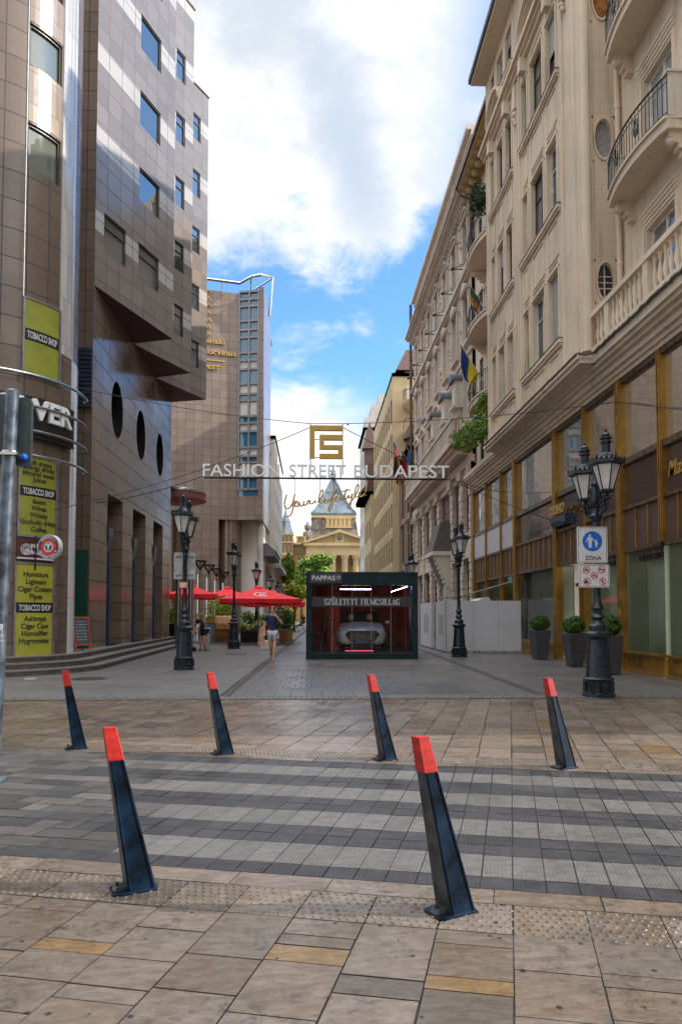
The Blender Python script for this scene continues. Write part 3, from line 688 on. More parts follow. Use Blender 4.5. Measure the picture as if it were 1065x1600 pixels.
# bodies and upper sawtooth
mb = MB(); mb.box(-19, LX-.9, Y0+.02, Y1, ZG, ZS-.1); mb.build('core', m_dark, A)
Q = [(LX, Y0+.02), (LX, 27.7), (LX, 31.7)]
T = [Vector(oZ(270, 530, ZS)[:2]), Vector(oZ(298.5, 583, ZS)[:2]), Vector(oZ(322, 624.6, ZS)[:2])]
Qe = [(LX, 27.7), (LX, 31.7), (LX, Y1)]
ZT = 27.75
OGL = glass('office_glass', (.03, .04, .045), 2.9, wob=.25); OGM = glass('office_glass_low', (.10, .10, .09), 2.4, wob=.2)
rows = [(13.62, 14.92), (16.45, 17.72), (19.3, 20.58), (22.15, 23.45), (25.0, 26.3)]
sides = {0: [(2.40, 3.72, 0), (.45, 1.66, 1)], 1: [(2.52, 3.16, 0)], 2: [(2.47, 3.06, 0)]}
for i in range(3):
    q = Vector(Q[i]); d = (T[i]-q); Ln = d.length; d.normalize()
    fr = Frame(q, (d.x, d.y), (d.y, -d.x)); hs = []
    for (s0, s1, low) in sides[i]:
        for (z0, z1) in (rows if not low else rows[:1]): hs.append((s0, s1, z0, z1))
    zt = ZT if i == 2 else ZT+1.2*(2-i)
    m = MB(); wall(m, fr, 0, Ln, ZS, zt, hs, .10)
    e = Vector(Qe[i]); t = T[i]
    m.face([(t.x, t.y, ZS), (e.x, e.y, ZS), (e.x, e.y, zt), (t.x, t.y, zt)])
    m.face([(q.x, q.y, zt), (t.x, t.y, zt), (e.x, e.y, zt)])
    m.build('bay_wall', m_gran_up, A)
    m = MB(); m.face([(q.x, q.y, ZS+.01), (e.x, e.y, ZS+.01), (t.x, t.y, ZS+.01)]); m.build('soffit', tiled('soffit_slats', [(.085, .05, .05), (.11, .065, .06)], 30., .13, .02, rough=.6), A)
    for h in hs:
        big = (h[1]-h[0]) > 1
        g_ = OGL if h[2] > 16 else OGM
        wall_window(A, fr, *h, dep=.07, nv=0 if big else 0, nh=0 if (big and h[2] > 15) else 1, gl=g_, fw=.055)
    # roof coping
    m = MB(); m.fbox(fr, -.02, Ln+.04, zt, zt+.07, -.25, .05); m.build('coping', m_bronze, A)
m = MB(); m.box(-19, LX-.01, Y0+.02, Y1, ZS, ZT-.1); m.build('upper_wall', m_gran_up, A)
m = MB(); wall(m, Frame((LX, Y1), (-1, 0), (0, 1)), 0, 12, ZG, ZT-.1, (), .1); m.build('rear_wall', m_gran_lo, A)

# dark recess with corrugated panel between tower and wing
m = MB(); m.box(-9.5, -8.05, 22.75, 23.6, ZG, 10.2); o = m.build('entrance_lobby', m_dark, A)
m = MB()
for k in range(14): m.box(-8.04, LX-.001-.0, Y0-.12, Y0-.05, 8.2+k*.14, 8.2+k*.14+.1)
m.build('louvre', plain('louvre_blue', (.03, .045, .07), .4, .4), A)
m = MB(); m.box(-8.6, -8.05+.9-.001, Y0-.03, Y0-.01, ZG, 3.6); m.build('entrance_door', glass('green_reflection_glass', (.02, .06, .045), 1.7), A)  # greenish reflection in the door put into the glass colour

# ------------------------------------------------------------------ round corner tower
TC = (-9.2, 20.35); TR = 2.3
def cyl(th, z, r=TR): return (TC[0]+r*cos(th), TC[1]+r*sin(th), z)
def thp(px, z, r=TR):       # angle on the tower seen at column px
    lo, hi = radians(-150), radians(12)
    f = lambda t: pj(*cyl(t, z, r))[0]
    # monotonic from left to the silhouette
    best = None
    for i in range(600):
        t = lo+(hi-lo)*i/599
        if f(t) >= px: return t
    return hi
def onC(px, py, r=TR):
    d = ray(px, py); ox, oy = -TC[0], -TC[1]; a = d[0]**2+d[1]**2; b_ = 2*(d[0]*ox+d[1]*oy); c = ox*ox+oy*oy-r*r
    q_ = max(b_*b_-4*a*c, 0.); k = (-b_-math.sqrt(q_))/(2*a); x, y = d[0]*k, d[1]*k
    return atan2(y-TC[1], x-TC[0]), EYE+d[2]*k
TB = thing('round_tower', 'round granite corner tower with green tobacco panels and black sign band', 'building', (TC[0], TC[1], 0))
def cwall(name, t0, t1, z0, z1, m, r=TR, par=TB, n=None, holes=(), dep=.12):
    mb = MB(); n = n or max(int((t1-t0)/radians(3.5)), 1); hs = list(holes)
    Ts = sorted({*[t0+(t1-t0)*i/n for i in range(n+1)], *[x for h in hs for x in h[:2] if t0 < x < t1]}); Zs = sorted({z0, z1, *[x for h in hs for x in h[2:4] if z0 < x < z1]})
    for a, b in zip(Ts, Ts[1:]):
        for c, d in zip(Zs, Zs[1:]):
            tm, zm = (a+b)/2, (c+d)/2
            ins = any(h[0] < tm < h[1] and h[2] < zm < h[3] for h in hs)
            if not ins: mb.face([cyl(a, c, r), cyl(b, c, r), cyl(b, d, r), cyl(a, d, r)], 0, [(a*r, c), (b*r, c), (b*r, d), (a*r, d)])
    for h in hs:
        k = 6
        for i in range(k):
            a = h[0]+(h[1]-h[0])*i/k; b = h[0]+(h[1]-h[0])*(i+1)/k
            for z in h[2:4]: mb.face([cyl(a, z, r), cyl(b, z, r), cyl(b, z, r-dep), cyl(a, z, r-dep)])
        for t in h[:2]: mb.face([cyl(t, h[2], r), cyl(t, h[3], r), cyl(t, h[3], r-dep), cyl(t, h[2], r-dep)])
    return mb.build(name, m, par, smooth=True)
def csheet(mb, t0, t1, z0, z1, r, mi=0, k=8, th=.02):
    for i in range(k):
        a = t0+(t1-t0)*i/k; b = t0+(t1-t0)*(i+1)/k
        mb.face([cyl(a, z0, r), cyl(b, z0, r), cyl(b, z1, r), cyl(a, z1, r)], mi)
        for z in (z0, z1): mb.face([cyl(a, z, r-th), cyl(b, z, r-th), cyl(b, z, r), cyl(a, z, r)], mi)
    for t in (t0, t1): mb.face([cyl(t, z0, r-th), cyl(t, z1, r-th), cyl(t, z1, r), cyl(t, z0, r)], mi)
tl = onC(40, 400)[0]; tr = onC(92, 400)[0]; ts = onC(107, 300)[0]
PL = onC(23, 1000)[0]; PR = onC(79, 1000)[0]
zl0, zl1 = onC(50, 1033)[1], onC(55, 716)[1]
zg0, zg1 = onC(64, 588)[1], onC(64, 475)[1]
w1 = (onC(68, 275)[1], onC(68, 203)[1]); w2 = (onC(68, 112)[1], onC(68, 48)[1])
print('tower', PL, PR, zl0, zl1, zg0, zg1, w1, w2)
wh = [(tl, tr, *w1), (tl, tr, *w2)]
cwall('wall', radians(-185), radians(40), ZG, 24., m_gran_tower, holes=wh+[(tl, tr, w2[1]+1.2, w2[1]+3.2)])
for (a, b, z0, z1) in wh:
    m = MB(); csheet(m, a, b, z0, z1, TR-.11); o = m.build('window', glass('tower_glass', (.13, .14, .12), 1.9), TB)
    m = MB(); csheet(m, a, a+.02, z0, z1, TR-.05); csheet(m, b-.02, b, z0, z1, TR-.05); csheet(m, a, b, z0, z0+.05, TR-.05); csheet(m, a, b, z1-.07, z1, TR-.05); m.build('frame', m_frame, o)
m = MB(); csheet(m, tl, tr+.02, w1[1]+.05, w2[0]-.05, TR+.012); m.marks.insert(0, (0, 0)); m.mark(); csheet(m, tl, tr+.02, w2[1]+.05, w2[1]+1.2, TR+.012); m.build('spandrel', m_gran_pale, TB)
m = MB(); csheet(m, tr+.03, radians(-2), 8.8, 24., TR+.014, k=14); m.build('pale_panel', tiled('pale_polished_panel', [(.42, .40, .37), (.60, .58, .54)], .22, 1.3, .006, rough=.10, rvar=.04, dirt=.1, spec=1.), TB)
m = MB(); csheet(m, radians(-4), radians(20), ZG, 8.8, TR+.014, k=8); m.build('edge_sheen', tiled('edge_sheen_panel', [(.60, .60, .60), (.72, .72, .72)], .4, 2., .004, rough=.12, spec=1., dirt=.05), TB)  # bright sky reflection on the tower's edge put in as a pale strip
m = MB(); m.tube([cyl(tl-.012, 8.3, TR+.01), cyl(tl-.012, 24., TR+.01)], .02, 6); m.build('metal_bead', m_silver, TB)
# black fascia with big letters, pipe rings
zb0, zb1 = onC(100, 688, TR+.3)[1], onC(100, 634, TR+.3)[1]
zb0 -= .10; zb1 += .04
FB = MB(); csheet(FB, radians(-170), radians(-8), zb0, zb1, TR+.18, k=40, th=.15)
FBo = FB.build('sign_band', m_black, TB, smooth=False)
def cmap(tc_, z0, r, ax=1.): return lambda x, y, z: cyl(tc_+ax*x/r, z0+y, r+z)
tR = onC(113, 660, TR+.3)[0]; hL = (onC(100, 640, TR+.3)[1]-onC(100, 662, TR+.3)[1])
hL = .52
V, F_ = text_geo('TOWER', hL/.7, .05, .022, 1.0, 'RIGHT')
mb = MB(); mb.mesh([cmap(tR, (zb0+zb1)/2-.05, TR+.24)(*v) for v in V], F_); mb.build('letters', m_ltr, FBo)
for k, zz in enumerate([onC(60, 588, TR+.30)[1], zb1-.28, zb0+.15, onC(60, 713, TR+.30)[1]]):
    m = MB(); m.tube([cyl(radians(a), zz, TR+.30) for a in range(-170, 11, 5)]+[cyl(radians(14), zz, TR+.2)], .04, 8)
    for a in (-150, -110, -80, -50, -20): m.tube([cyl(radians(a), zz, TR), cyl(radians(a), zz, TR+.30)], .02, 6)
    m.build('pipe_ring', m_silver if k in (0, 3) else m_alu, TB, smooth=True)
def panel(t0, t1, z0, z1, base, rows_, bar=None, name='sign_panel', barcol=m_black):
    m = MB(); csheet(m, t0, t1, z0, z1, TR+.05); o = m.build(name, base, TB)
    m = MB()
    for a, b in ((t0-.02, t0), (t1, t1+.035)): csheet(m, a, b, z0-.04, z1+.04, TR+.07, k=1, th=.07)
    csheet(m, t0, t1, z0-.05, z0, TR+.07); csheet(m, t0, t1, z1, z1+.05, TR+.07); m.build('frame', m_alu, o)
    tm = (t0+t1)/2; wd = (t1-t0)*TR; H = z1-z0
    if bar:
        b0_, b1_ = z0+H*bar[0], z0+H*bar[1]
        m = MB(); csheet(m, t0, t1, b0_, b1_, TR+.055, th=.004); bo = m.build('black_bar', m_black, o)
        m = MB(); V, F_ = text_geo('TOBACCO SHOP', 1, .004, .015, 1, 'LEFT'); x0, x1 = min(v[0] for v in V), max(v[0] for v in V); k = wd*.86/(x1-x0)
        m.mesh([cyl(tm+((v[0]-x0)*k-wd*.43)/TR, b0_+(b1_-b0_)*(.2+.6*v[1]/.72), TR+.062+v[2]) for v in V], F_); m.build('lettering', m_signw, bo)
    m = MB()
    for (s, f, sz) in rows_:
        V, F_ = text_geo(s, sz, .003, .004, .92, 'CENTER'); m.mesh([cyl(tm+v[0]/TR, z0+H*f+v[1], TR+.056+v[2]) for v in V], F_)
    if rows_: m.build('lettering', m_txt, o)
    return o
LS = .19
zA = onC(50, 880)[1]-.03; zB = onC(60, 838)[1]
panel(PL, PR, zl0+.12, zA, m_yl, [('Humidors', .865, LS), ('Lighters', .785, LS), ('Cigar Cutters', .705, LS), ('Pipes', .625, LS), ('Ashtrays', .385, LS), ('Cigar Case', .305, LS), ('Humidifier', .225, LS), ('Hygrometer', .145, LS)], (.475, .585))
panel(PL+.02, PR+.02, zB, zl1, m_yg, [('Soft drinks', .905, LS*.95), ('Energy drinks', .84, LS*.95), ('Mineral water', .765, LS*.95), ('Juices', .69, LS*.95), ('Beers', .41, LS*.95), ('Wines', .325, LS*.95), ('Whisky', .235, LS*.95), ('Alcoholic drinks', .145, LS*.95), ('Coffee', .055, LS*.95)], (.50, .63))
panel(tl+.0, tr-.0, zg0, zg1, m_yg, [], (.44, .60))
m = MB(); csheet(m, PL, PR, zA+.10, zB-.08, TR+.06); o = m.build('shop_sign', m_maroon, TB)
m = MB(); csheet(m, PL, PR, zA+.13, zA+.17, TR+.064, th=.003); m.build('white_line', m_signw, o)
m = MB(); tm = (PL+PR)/2; zc = (zA+zB)/2
for s, dz in (('NEMZETI', .06), ('DOHÁNYBOLT', -.12)):
    V, F_ = text_geo(s, .14, .003, .006, 1., 'CENTER'); m.mesh([cyl(tm+.05+v[0]/TR, zc+dz+v[1], TR+.066+v[2]) for v in V], F_)
def ring(mb, c, ex, ey, r0, r1, nrm, mi=0, n=32, th=.006):
    c, ex, ey, nrm = Vector(c), Vector(ex), Vector(ey), Vector(nrm)
    for i in range(n):
        a, b = 2*pi*i/n, 2*pi*(i+1)/n
        pa, pb = ex*cos(a)+ey*sin(a), ex*cos(b)+ey*sin(b)
        mb.face([c+nrm*th+pa*r0, c+nrm*th+pa*r1, c+nrm*th+pb*r1, c+nrm*th+pb*r0], mi)
tcR = PL+.10; cc = Vector(cyl(tcR, zc, TR+.066)); nn = Vector((cos(tcR), sin(tcR), 0)); ex = Vector((-sin(tcR), cos(tcR), 0))
ring(m, cc, ex, (0, 0, 1), .13, .15, nn); ring(m, cc, ex, (0, 0, 1), .08, .10, nn)
V, F_ = text_geo('18', .1, .002, .006, 1., 'CENTER'); m.mesh([tuple(cc+ex*v[0]+Vector((0, 0, v[1]-.035))+nn*(v[2]+.004)) for v in V], F_)
m.build('lettering', m_signw, o)
m = MB(); V, F_ = text_geo('BEJÁRAT', .11, .002, .008, 1.5, 'CENTER'); m.mesh([cyl(tm+v[0]/TR-.06, zl0-.01+v[1], TR+.062+v[2]) for v in V], F_)
m.mesh([cyl(tm+.28, zl0+.03, TR+.062), cyl(tm+.38, zl0+.03, TR+.062), cyl(tm+.38, zl0-.0, TR+.062), cyl(tm+.45, zl0+.045, TR+.062), cyl(tm+.38, zl0+.09, TR+.062), cyl(tm+.38, zl0+.06, TR+.062), cyl(tm+.28, zl0+.06, TR+.062)], [(0, 1, 2, 3, 4, 5, 6)])
m.build('entrance_arrow', m_txt, TB)
# round projecting sign
rc = Vector(onC(79, 855, TR+.3)[0:1]+(0,)) if False else None
d_ = ray(79, 855); k_ = 17.4/d_[1]; rc = Vector((d_[0]*k_, 17.4, EYE+d_[2]*k_))
SG = thing('round_sign', 'round maroon and white sign projecting on an arm beside the lower yellow panel', 'sign', rc)
fx = Vector((cos(-.28), sin(-.28), 0)); fn = Vector((sin(-.28), -cos(-.28), 0)); R_ = .30
m = MB(); n = 36
A0 = [rc+fx*R_*cos(2*pi*i/n)+Vector((0, 0, R_*sin(2*pi*i/n)))+fn*.07 for i in range(n)]; A1 = [p-fn*.14 for p in A0]
m.mesh(A0+A1, [tuple(range(n)), tuple(range(n, 2*n))[::-1]]+[(i, (i+1) % n, n+(i+1) % n, n+i) for i in range(n)]); m.build('sign_box', m_signw, SG)
m = MB(); c2 = rc+fn*.07
ring(m, c2, fx, (0, 0, 1), .20, .285, fn, 0); ring(m, c2, fx, (0, 0, 1), .125, .20, fn, 1, th=.005); ring(m, c2, fx, (0, 0, 1), 0.0, .095, fn, 2)
V, F_ = text_geo('T', .16, .002, .012, 1., 'CENTER'); m.mesh([tuple(c2+fx*v[0]+Vector((0, 0, v[1]-.055))+fn*(.010+v[2])) for v in V], F_, 3)
def arc_text(mb, s, c, ex, ey, nr, r, a_mid, step, size, up=True, mi=3):
    for i, ch in enumerate(s):
        a = a_mid+(-1 if up else 1)*(i-(len(s)-1)/2)*step
        rad = ex*cos(a)+ey*sin(a); tg = (ex*sin(a)-ey*cos(a)) if up else (ey*cos(a)-ex*sin(a)); upv = rad if up else -rad
        V, F_ = text_geo(ch, size, .001, .003, 1., 'CENTER'); o_ = c+rad*r-(upv*size*.35)
        mb.mesh([tuple(o_+tg*v[0]+upv*v[1]+nr*(.010+v[2])) for v in V], F_, mi)
arc_text(m, 'NEMZETI', c2, fx, Vector((0, 0, 1)), fn, .243, pi/2, .27, .075)
arc_text(m, 'DOHÁNYBOLT', c2, fx, Vector((0, 0, 1)), fn, .243, -pi/2, .24, .072, up=False)
m.build('emblem', [m_maroon, m_sred, plain('deep_green', (.01, .05, .02), .4), m_signw], SG)
m = MB(); ca = Vector(cyl(onC(54, 850)[0], rc.z, TR+.06)); m.tube([rc, ca], .02, 6); m.tube([ca+Vector((0, 0, .45)), ca-Vector((0, 0, .45))], .025, 6); m.build('arm', m_iron, SG)

# granite steps curling round the tower
ST = MB(); 
for k, (r, x, z0, z1) in enumerate([(3.35, -5.88, .002, .15), (3.0, -6.22, .15, .30), (2.65, -6.56, .30, .45)]):
    pts = [(x-(.34-.018*0)*((i/10))*0-.028*i, TC[1]+(36.-TC[1])*i/10) for i in range(11)][::-1]
    pts = [(x-(y-TC[1])*.028, y) for (_, y) in pts]
    arc = [(TC[0]+r*cos(radians(-a)), TC[1]+r*sin(radians(-a))) for a in range(4, 168, 6)]
    outer = pts+arc
    inner = [(LX-.6, p[1]) for p in pts]+[(TC[0]+1.2*cos(radians(-a)), TC[1]+1.2*sin(radians(-a))) for a in range(4, 168, 6)]
    for i in range(len(outer)-1):
        a, b, c, d = outer[i], outer[i+1], inner[i+1], inner[i]
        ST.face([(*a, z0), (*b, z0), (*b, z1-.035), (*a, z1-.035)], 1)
        e = .018
        def o_(p, q): v = Vector((p[0]-q[0], p[1]-q[1])).normalized()*e; return (p[0]+v.x, p[1]+v.y)
        ao, bo = o_(a, d), o_(b, c)
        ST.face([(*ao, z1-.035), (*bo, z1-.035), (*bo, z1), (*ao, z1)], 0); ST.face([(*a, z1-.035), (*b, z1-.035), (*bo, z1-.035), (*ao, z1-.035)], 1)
        ST.face([(*ao, z1), (*bo, z1), (*c, z1), (*d, z1)], 0)
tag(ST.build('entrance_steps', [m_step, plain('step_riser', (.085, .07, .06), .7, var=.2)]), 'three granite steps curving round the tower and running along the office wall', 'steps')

# A-board
c = oZ(124, 1016.5, ZG); AB = thing('chalkboard', 'red framed chalkboard standing open on the steps beside the tower', 'board', (c.x, c.y, ZG), radians(48))
for sgn, nm in ((1, 'front_board'), (-1, 'back_board')):
    m = LMB(); 
    def P_(x, h, t=0.): return (x, -sgn*(.24-.22*h/1.0)-sgn*t, h)
    for x0, x1, h0, h1, mi in ((-.27, -.22, 0, 1.02, 0), (.22, .27, 0, 1.02, 0), (-.22, .22, .97, 1.02, 0), (-.22, .22, .16, .21, 0), (-.22, .22, .21, .97, 1)):
        q = [P_(x0, h0), P_(x1, h0), P_(x1, h1), P_(x0, h1)]; t = .022 if mi == 0 else .008
        m.hexa([q[0], q[1], P_(x1, h0, t), P_(x0, h0, t), q[3], q[2], P_(x1, h1, t), P_(x0, h1, t)], mi)
    if sgn == 1:
        for r in range(7):
            x = -.17
            while x < .15: l = random.uniform(.03, .09); z = .86-r*.09; m.hexa([P_(x, z, .009), P_(x+l, z, .009), P_(x+l, z, .011), P_(x, z, .011), P_(x, z+.018, .009), P_(x+l, z+.018, .009), P_(x+l, z+.018, .011), P_(x, z+.018, .011)], 2); x += l+.03
    m.build(nm, [plain('red_wood', (.34, .06, .02), .5), plain('slate_board', (.05, .06, .07), .6), plain('chalk', (.38, .38, .38), .9)], AB)
# ================================================================== RIGHT: cream apartment building over the gilt shopfront
RX = 8.5; fs = Frame((RX, 0), (0, 1), (-1, 0))
SH = thing('shopfront', 'gilt bronze shopfront two storeys high with tall glazing and perforated grilles', 'shopfront', (RX, 24, 0))
mains = [8.9, 13.9, 18.9, 24.05, 28.97, 36.5]; minors = [11.4, 16.6, 21.35, 31.1, 33.8]
YE0, YE1 = 7., 36.75
DOOR = (21.7, 23.7)
posts = sorted([(y, .30, 1) for y in mains]+[(y, .17, 0) for y in minors])
for (y, w_, mn) in posts:
    z0 = .002 if (mn or y > 30) else 3.3
    if y in (21.35,): z0 = .002
    m = MB(); m.fbox(fs, y-w_/2, y+w_/2, z0, 8.0, -.1, .10)
    for k in ((-.42, -.2, .2, .42) if mn else (-.3, .3)): m.fbox(fs, y+k*w_-.018, y+k*w_+.018, z0, 8., .10, .135)
    o = m.build('post', m_gold, SH)
    if mn:                      # beaded ornament up the middle of the post
        m = MB(); z = .6
        while z < 7.9:
            h = random.choice([.10, .14, .18]); p = fs.p(y, z, .115); q = fs.p(y+random.uniform(-.03, .03), z+h, .125)
            m.tube([p, q], .022, 5, r2=.012); m.sphere(fs.p(y, z+h, .115), .028, 6, 4); z += h+.05
        m.build('ornament', m_gold, o)
def span(a, b): return a, b
segs = []; ys = [YE0]+[p[0] for p in posts]
for (a, b) in zip(posts, posts[1:]): segs.append((a[0]+a[1]/2, b[0]-b[1]/2))
m = MB()
for z0, z1, n_ in ((3.2, 3.3, .07), (4.35, 4.45, .09), (5.58, 5.74, .09), (7.86, 8.0, .08)):
    m.mark()
    for a, b in segs: m.fbox(fs, a, b, z0, z1, -.1, n_)
m.build('rail', m_bronze, SH)
m = MB()
for a, b in segs:
    if a > 20 and b < 24.1: continue
    m.mark(); m.fbox(fs, a, b, .002, .5, -.1, .05); m.fbox(fs, a, b, .5, .56, -.1, .12); m.fbox(fs, a, b, .002, .06, .05, .10)
    y = a+.1
    while y < b-.1: m.fbox(fs, y, y+.045, .16, .40, .05, .075); y += .10
m.build('plinth', m_gold, SH)
m_grille = plain('perforated_grille', (.12, .075, .06), .5, .4)
gnt = m_grille.node_tree; gb = gnt.nodes['Principled BSDF']; guv = N(gnt, 'ShaderNodeUVMap'); gv = N(gnt, 'ShaderNodeTexVoronoi', inp={'Scale': 16., 'Randomness': 0.}); L(gnt, guv.outputs[0], gv.inputs['Vector'])
L(gnt, MIX(gnt, M(gnt, 'LESS_THAN', gv.outputs[0], .26), (.15, .095, .075, 1), (.015, .01, .01, 1)), gb.inputs['Base Color'])
for a, b in segs:
    m = MB(); m.fbox(fs, a, b, 3.3, 4.35, -.04, .02); o = m.build('grille', m_grille, SH)
    m = MB(); n = max(int((b-a)/.55), 2)
    for i in range(1, n): y = a+(b-a)*i/n; m.mark(); m.fbox(fs, y-.025, y+.025, 3.3, 4.35, .02, .06)
    m.build('grille_rib', m_gold, o)
m_brownglass = glass('brown_panel', (.055, .032, .026), 1.6, .05)
for a, b in segs:
    m = MB()
    if a > 28.9: 
        z_ = 4.45; m.fbox(fs, a, b, 4.46, 5.57, -.04, .06); m.build('white_panel', plain('white_cladding', (.50, .48, .50), .4, var=.04), SH)
    else: m.fbox(fs, a, b, 4.46, 5.57, -.06, -.02); m.build('transom_panel', m_brownglass, SH)
    m = MB(); m.fbox(fs, a, b, 5.75, 7.85, -.06, -.04); m.build('upper_glazing', m_shopup, SH)
    n = 1
    if a < 21.7 and b > 23: # entrance: recessed door
        pass
# display glass with lining behind
m_screen = plain('display_lining', (.62, .66, .50), .7, var=.06, sc=.8); m_film = plain('frosted_film', (.60, .64, .60), .55, var=.03)
for a, b in segs:
    if a > 20 and b < 24.1 and a > 21.2: continue
    m = MB(); q = [fs.p(a, .56, 0), fs.p(a, 3.2, 0), fs.p(b, 3.2, 0), fs.p(b, .56, 0)]; m.face(q); o = m.build('display_glass', m_clear, SH)
    m = MB(); m.fbox(fs, a, b, .50, 3.22, -.62, -.58); m.fbox(fs, a-.05, b+.05, .44, .5, -.6, -.02); m.build('display_lining', m_screen, SH)
    m = MB(); m.fbox(fs, a-.05, b+.05, 3.22, 3.26, -.6, -.02); m.build('display_ceiling', plain('display_ceiling', (.25, .25, .22), .8), SH)
    m = MB(); m.mark(); m.fbox(fs, a, a+.04, .5, 3.22, -.6, -.02); m.mark(); m.fbox(fs, b-.04, b, .5, 3.22, -.6, -.02); m.build('display_side', m_screen, SH)
    if 21 < b < 40 and a > 24: 
        m = MB(); m.fbox(fs, a+.15, b-.15, .56, 2.2, -.10, -.09); m.build('frosted_film', m_film, SH)
    else:
        m = MB()
        for k in range(5):
            y = a+.3+(b-a-.5)*k/5; m.mark(); m.fbox(fs, y, y+.25, 2.95, 3.1, -.38, -.23); m.tube([fs.p(y+.1, 3.2, -.3), fs.p(y+.1, 3.0, -.3)], .015, 5)
        m.build('spotlight', m_black, SH)
# door recess
m = MB(); a, b = 21.43, 23.9
m.fbox(fs, a, b, .002, 3.2, -1.4, -1.36); m.build('door_backing', m_dark, SH)
m = MB(); m.fbox(fs, a+.2, b-.6, .05, 2.5, -.62, -.60); o = m.build('door', glass('door_glass', (.28, .27, .22), 1.6, .05), SH)
m = MB(); m.fbox(fs, a, b, 2.5, 2.62, -.66, -.55); m.fbox(fs, b-.6, b-.42, .0, 3.2, -.7, -.5); m.fbox(fs, a+.02, a+.2, .0, 2.5, -.7, -.5); m.build('door_frame', m_gold, o)
m = MB(); m.tube([fs.p(a+.35, .95, -.56), fs.p(a+.35, 1.55, -.56)], .02, 6); m.build('door_handle', m_silver, o)
# boutique lettering
def wallmap(fr, s0, z0, n): 
    return (lambda x, y, z: fr.p(s0-x, z0+y, n+z))      # the writing runs towards the camera on the right-hand walls
m = MB(); V, F_ = text_geo('Massimo', .52, .015, .006, .95, 'LEFT', .25); m.mesh([wallmap(fs, 16.42, 4.82, .0)(*v) for v in V], F_); m.build('lettering', m_goldl, SH)
m = MB(); V, F_ = text_geo('OYSHO', .42, .02, .018, 1.0, 'LEFT'); m.mesh([wallmap(fs, 24.0, 4.92, .30)(*v) for v in V], F_); m.build('lettering', m_goldl, SH)
m = MB(); m.fbox(fs, 22.5, 23.9, 4.5, 4.85, -.0, .3); m.build('sign_box', glass('sign_box_glass', (.02, .05, .07), 2.), SH)
# things inside the near display
HB = MB(); 
for (y, w_, h, mi) in ((14.75, .32, .26, 0), (15.3, .24, .22, 0)):
    HB.fbox(fs, y-w_/2, y+w_/2, .51, .51+h, -.42, -.2); HB.tube([fs.p(y-w_*.3, .5+h, -.31), fs.p(y-w_*.2, .62+h, -.31), fs.p(y+w_*.2, .62+h, -.31), fs.p(y+w_*.3, .5+h, -.31)], .015, 6)
tag(HB.build('handbag_display', m_black), 'black handbags displayed on the floor of the near boutique window', 'handbags')

CR = thing('apartment_building', 'cream apartment building with projecting bay, oval windows and curved iron balconies', 'building', (9.5, 24, 0))
BX = 7.6; fb = Frame((BX, 0), (0, 1), (-1, 0)); BY0, BY1 = 19.35, 29.9
r1, r2, r3, ra = (10.0, 12.25), (14.22, 16.5), (18.5, 20.75), (22.8, 24.45)
g1 = [(21.05, 22.0), (22.35, 23.62), (24.0, 24.62)]; g2 = [(25.93, 26.75), (27.15, 28.05), (28.45, 29.0)]
hb = []
for grp in (g1, g2):
    for (a, b) in grp:
        for r in (r1, r2, r3, ra): hb.append((a, b, *r))
m = MB(); wall(m, fb, BY0, BY1, 8.86, 24.95, hb, .26); wall(m, Frame((BX, BY1), (1, 0), (0, 1)), 0, 1.1, 8.86, 24.95, (), .1)
m.build('wall', m_cream, CR)
for h in hb:
    k = random.random(); gl = m_glass3 if k < .45 else (m_glass2 if k < .6 else m_glass)
    wall_window(CR, fb, *h, dep=.15, nv=1, nh=1, gl=gl, fm=m_wframe if random.random() < .35 else m_frame, fw=.05, blind=random.choice([0, 0, .35, 1., 0, .5]))
# mouldings of the bay
m = MB()
for grp in (g1, g2):
    a, b = grp[0][0]-.22, grp[-1][1]+.18
    for r in (r1, r2, r3, ra):
        m.mark(); m.fbox(fb, a, b, r[0]-.16, r[0]-.03, 0, .13); m.fbox(fb, a+.04, b-.04, r[0]-.24, r[0]-.16, 0, .08)
        if r is ra: continue
        for (c, d) in grp:
            for k in range(3): m.fbox(fb, c+.08, d-.08, r[1]+.16+k*.13, r[1]+.20+k*.13, 0, .04)
            m.fbox(fb, c-.07, c, r[0]-.03, r[1]+.08, 0, .05); m.fbox(fb, d, d+.07, r[0]-.03, r[1]+.08, 0, .05); m.fbox(fb, c-.07, d+.07, r[1]+.05, r[1]+.11, 0, .055)
            # sunk panel frames under the sill
            zb = max(r[0]-1.5, 9.0); zt_ = r[0]-.34
            if zt_-zb > .4:
                for (p, q, e, f_) in ((c, d, zb, zb+.05), (c, d, zt_-.05, zt_), (c, c+.05, zb+.05, zt_-.05), (d-.05, d, zb+.05, zt_-.05)): m.fbox(fb, p, q, e, f_, 0, .035)
for y in (19.62, 20.55, 24.95, 25.25, 25.55, 29.3, 29.65): m.mark(); m.fbox(fb, y-.07, y+.07, 8.95, 21.4, 0, .06)
m.build('moulding', m_cream2, CR)
m = MB()
for grp in (g1, g2):
    a, b = grp[0][0]-.24, grp[-1][1]+.2
    for r in (r1, r2, r3, ra): m.mark(); m.fbox(fb, a, b, r[0]-.03, r[0]-.008, 0, .15)
m.build('sill_flashing', m_bronze, CR)
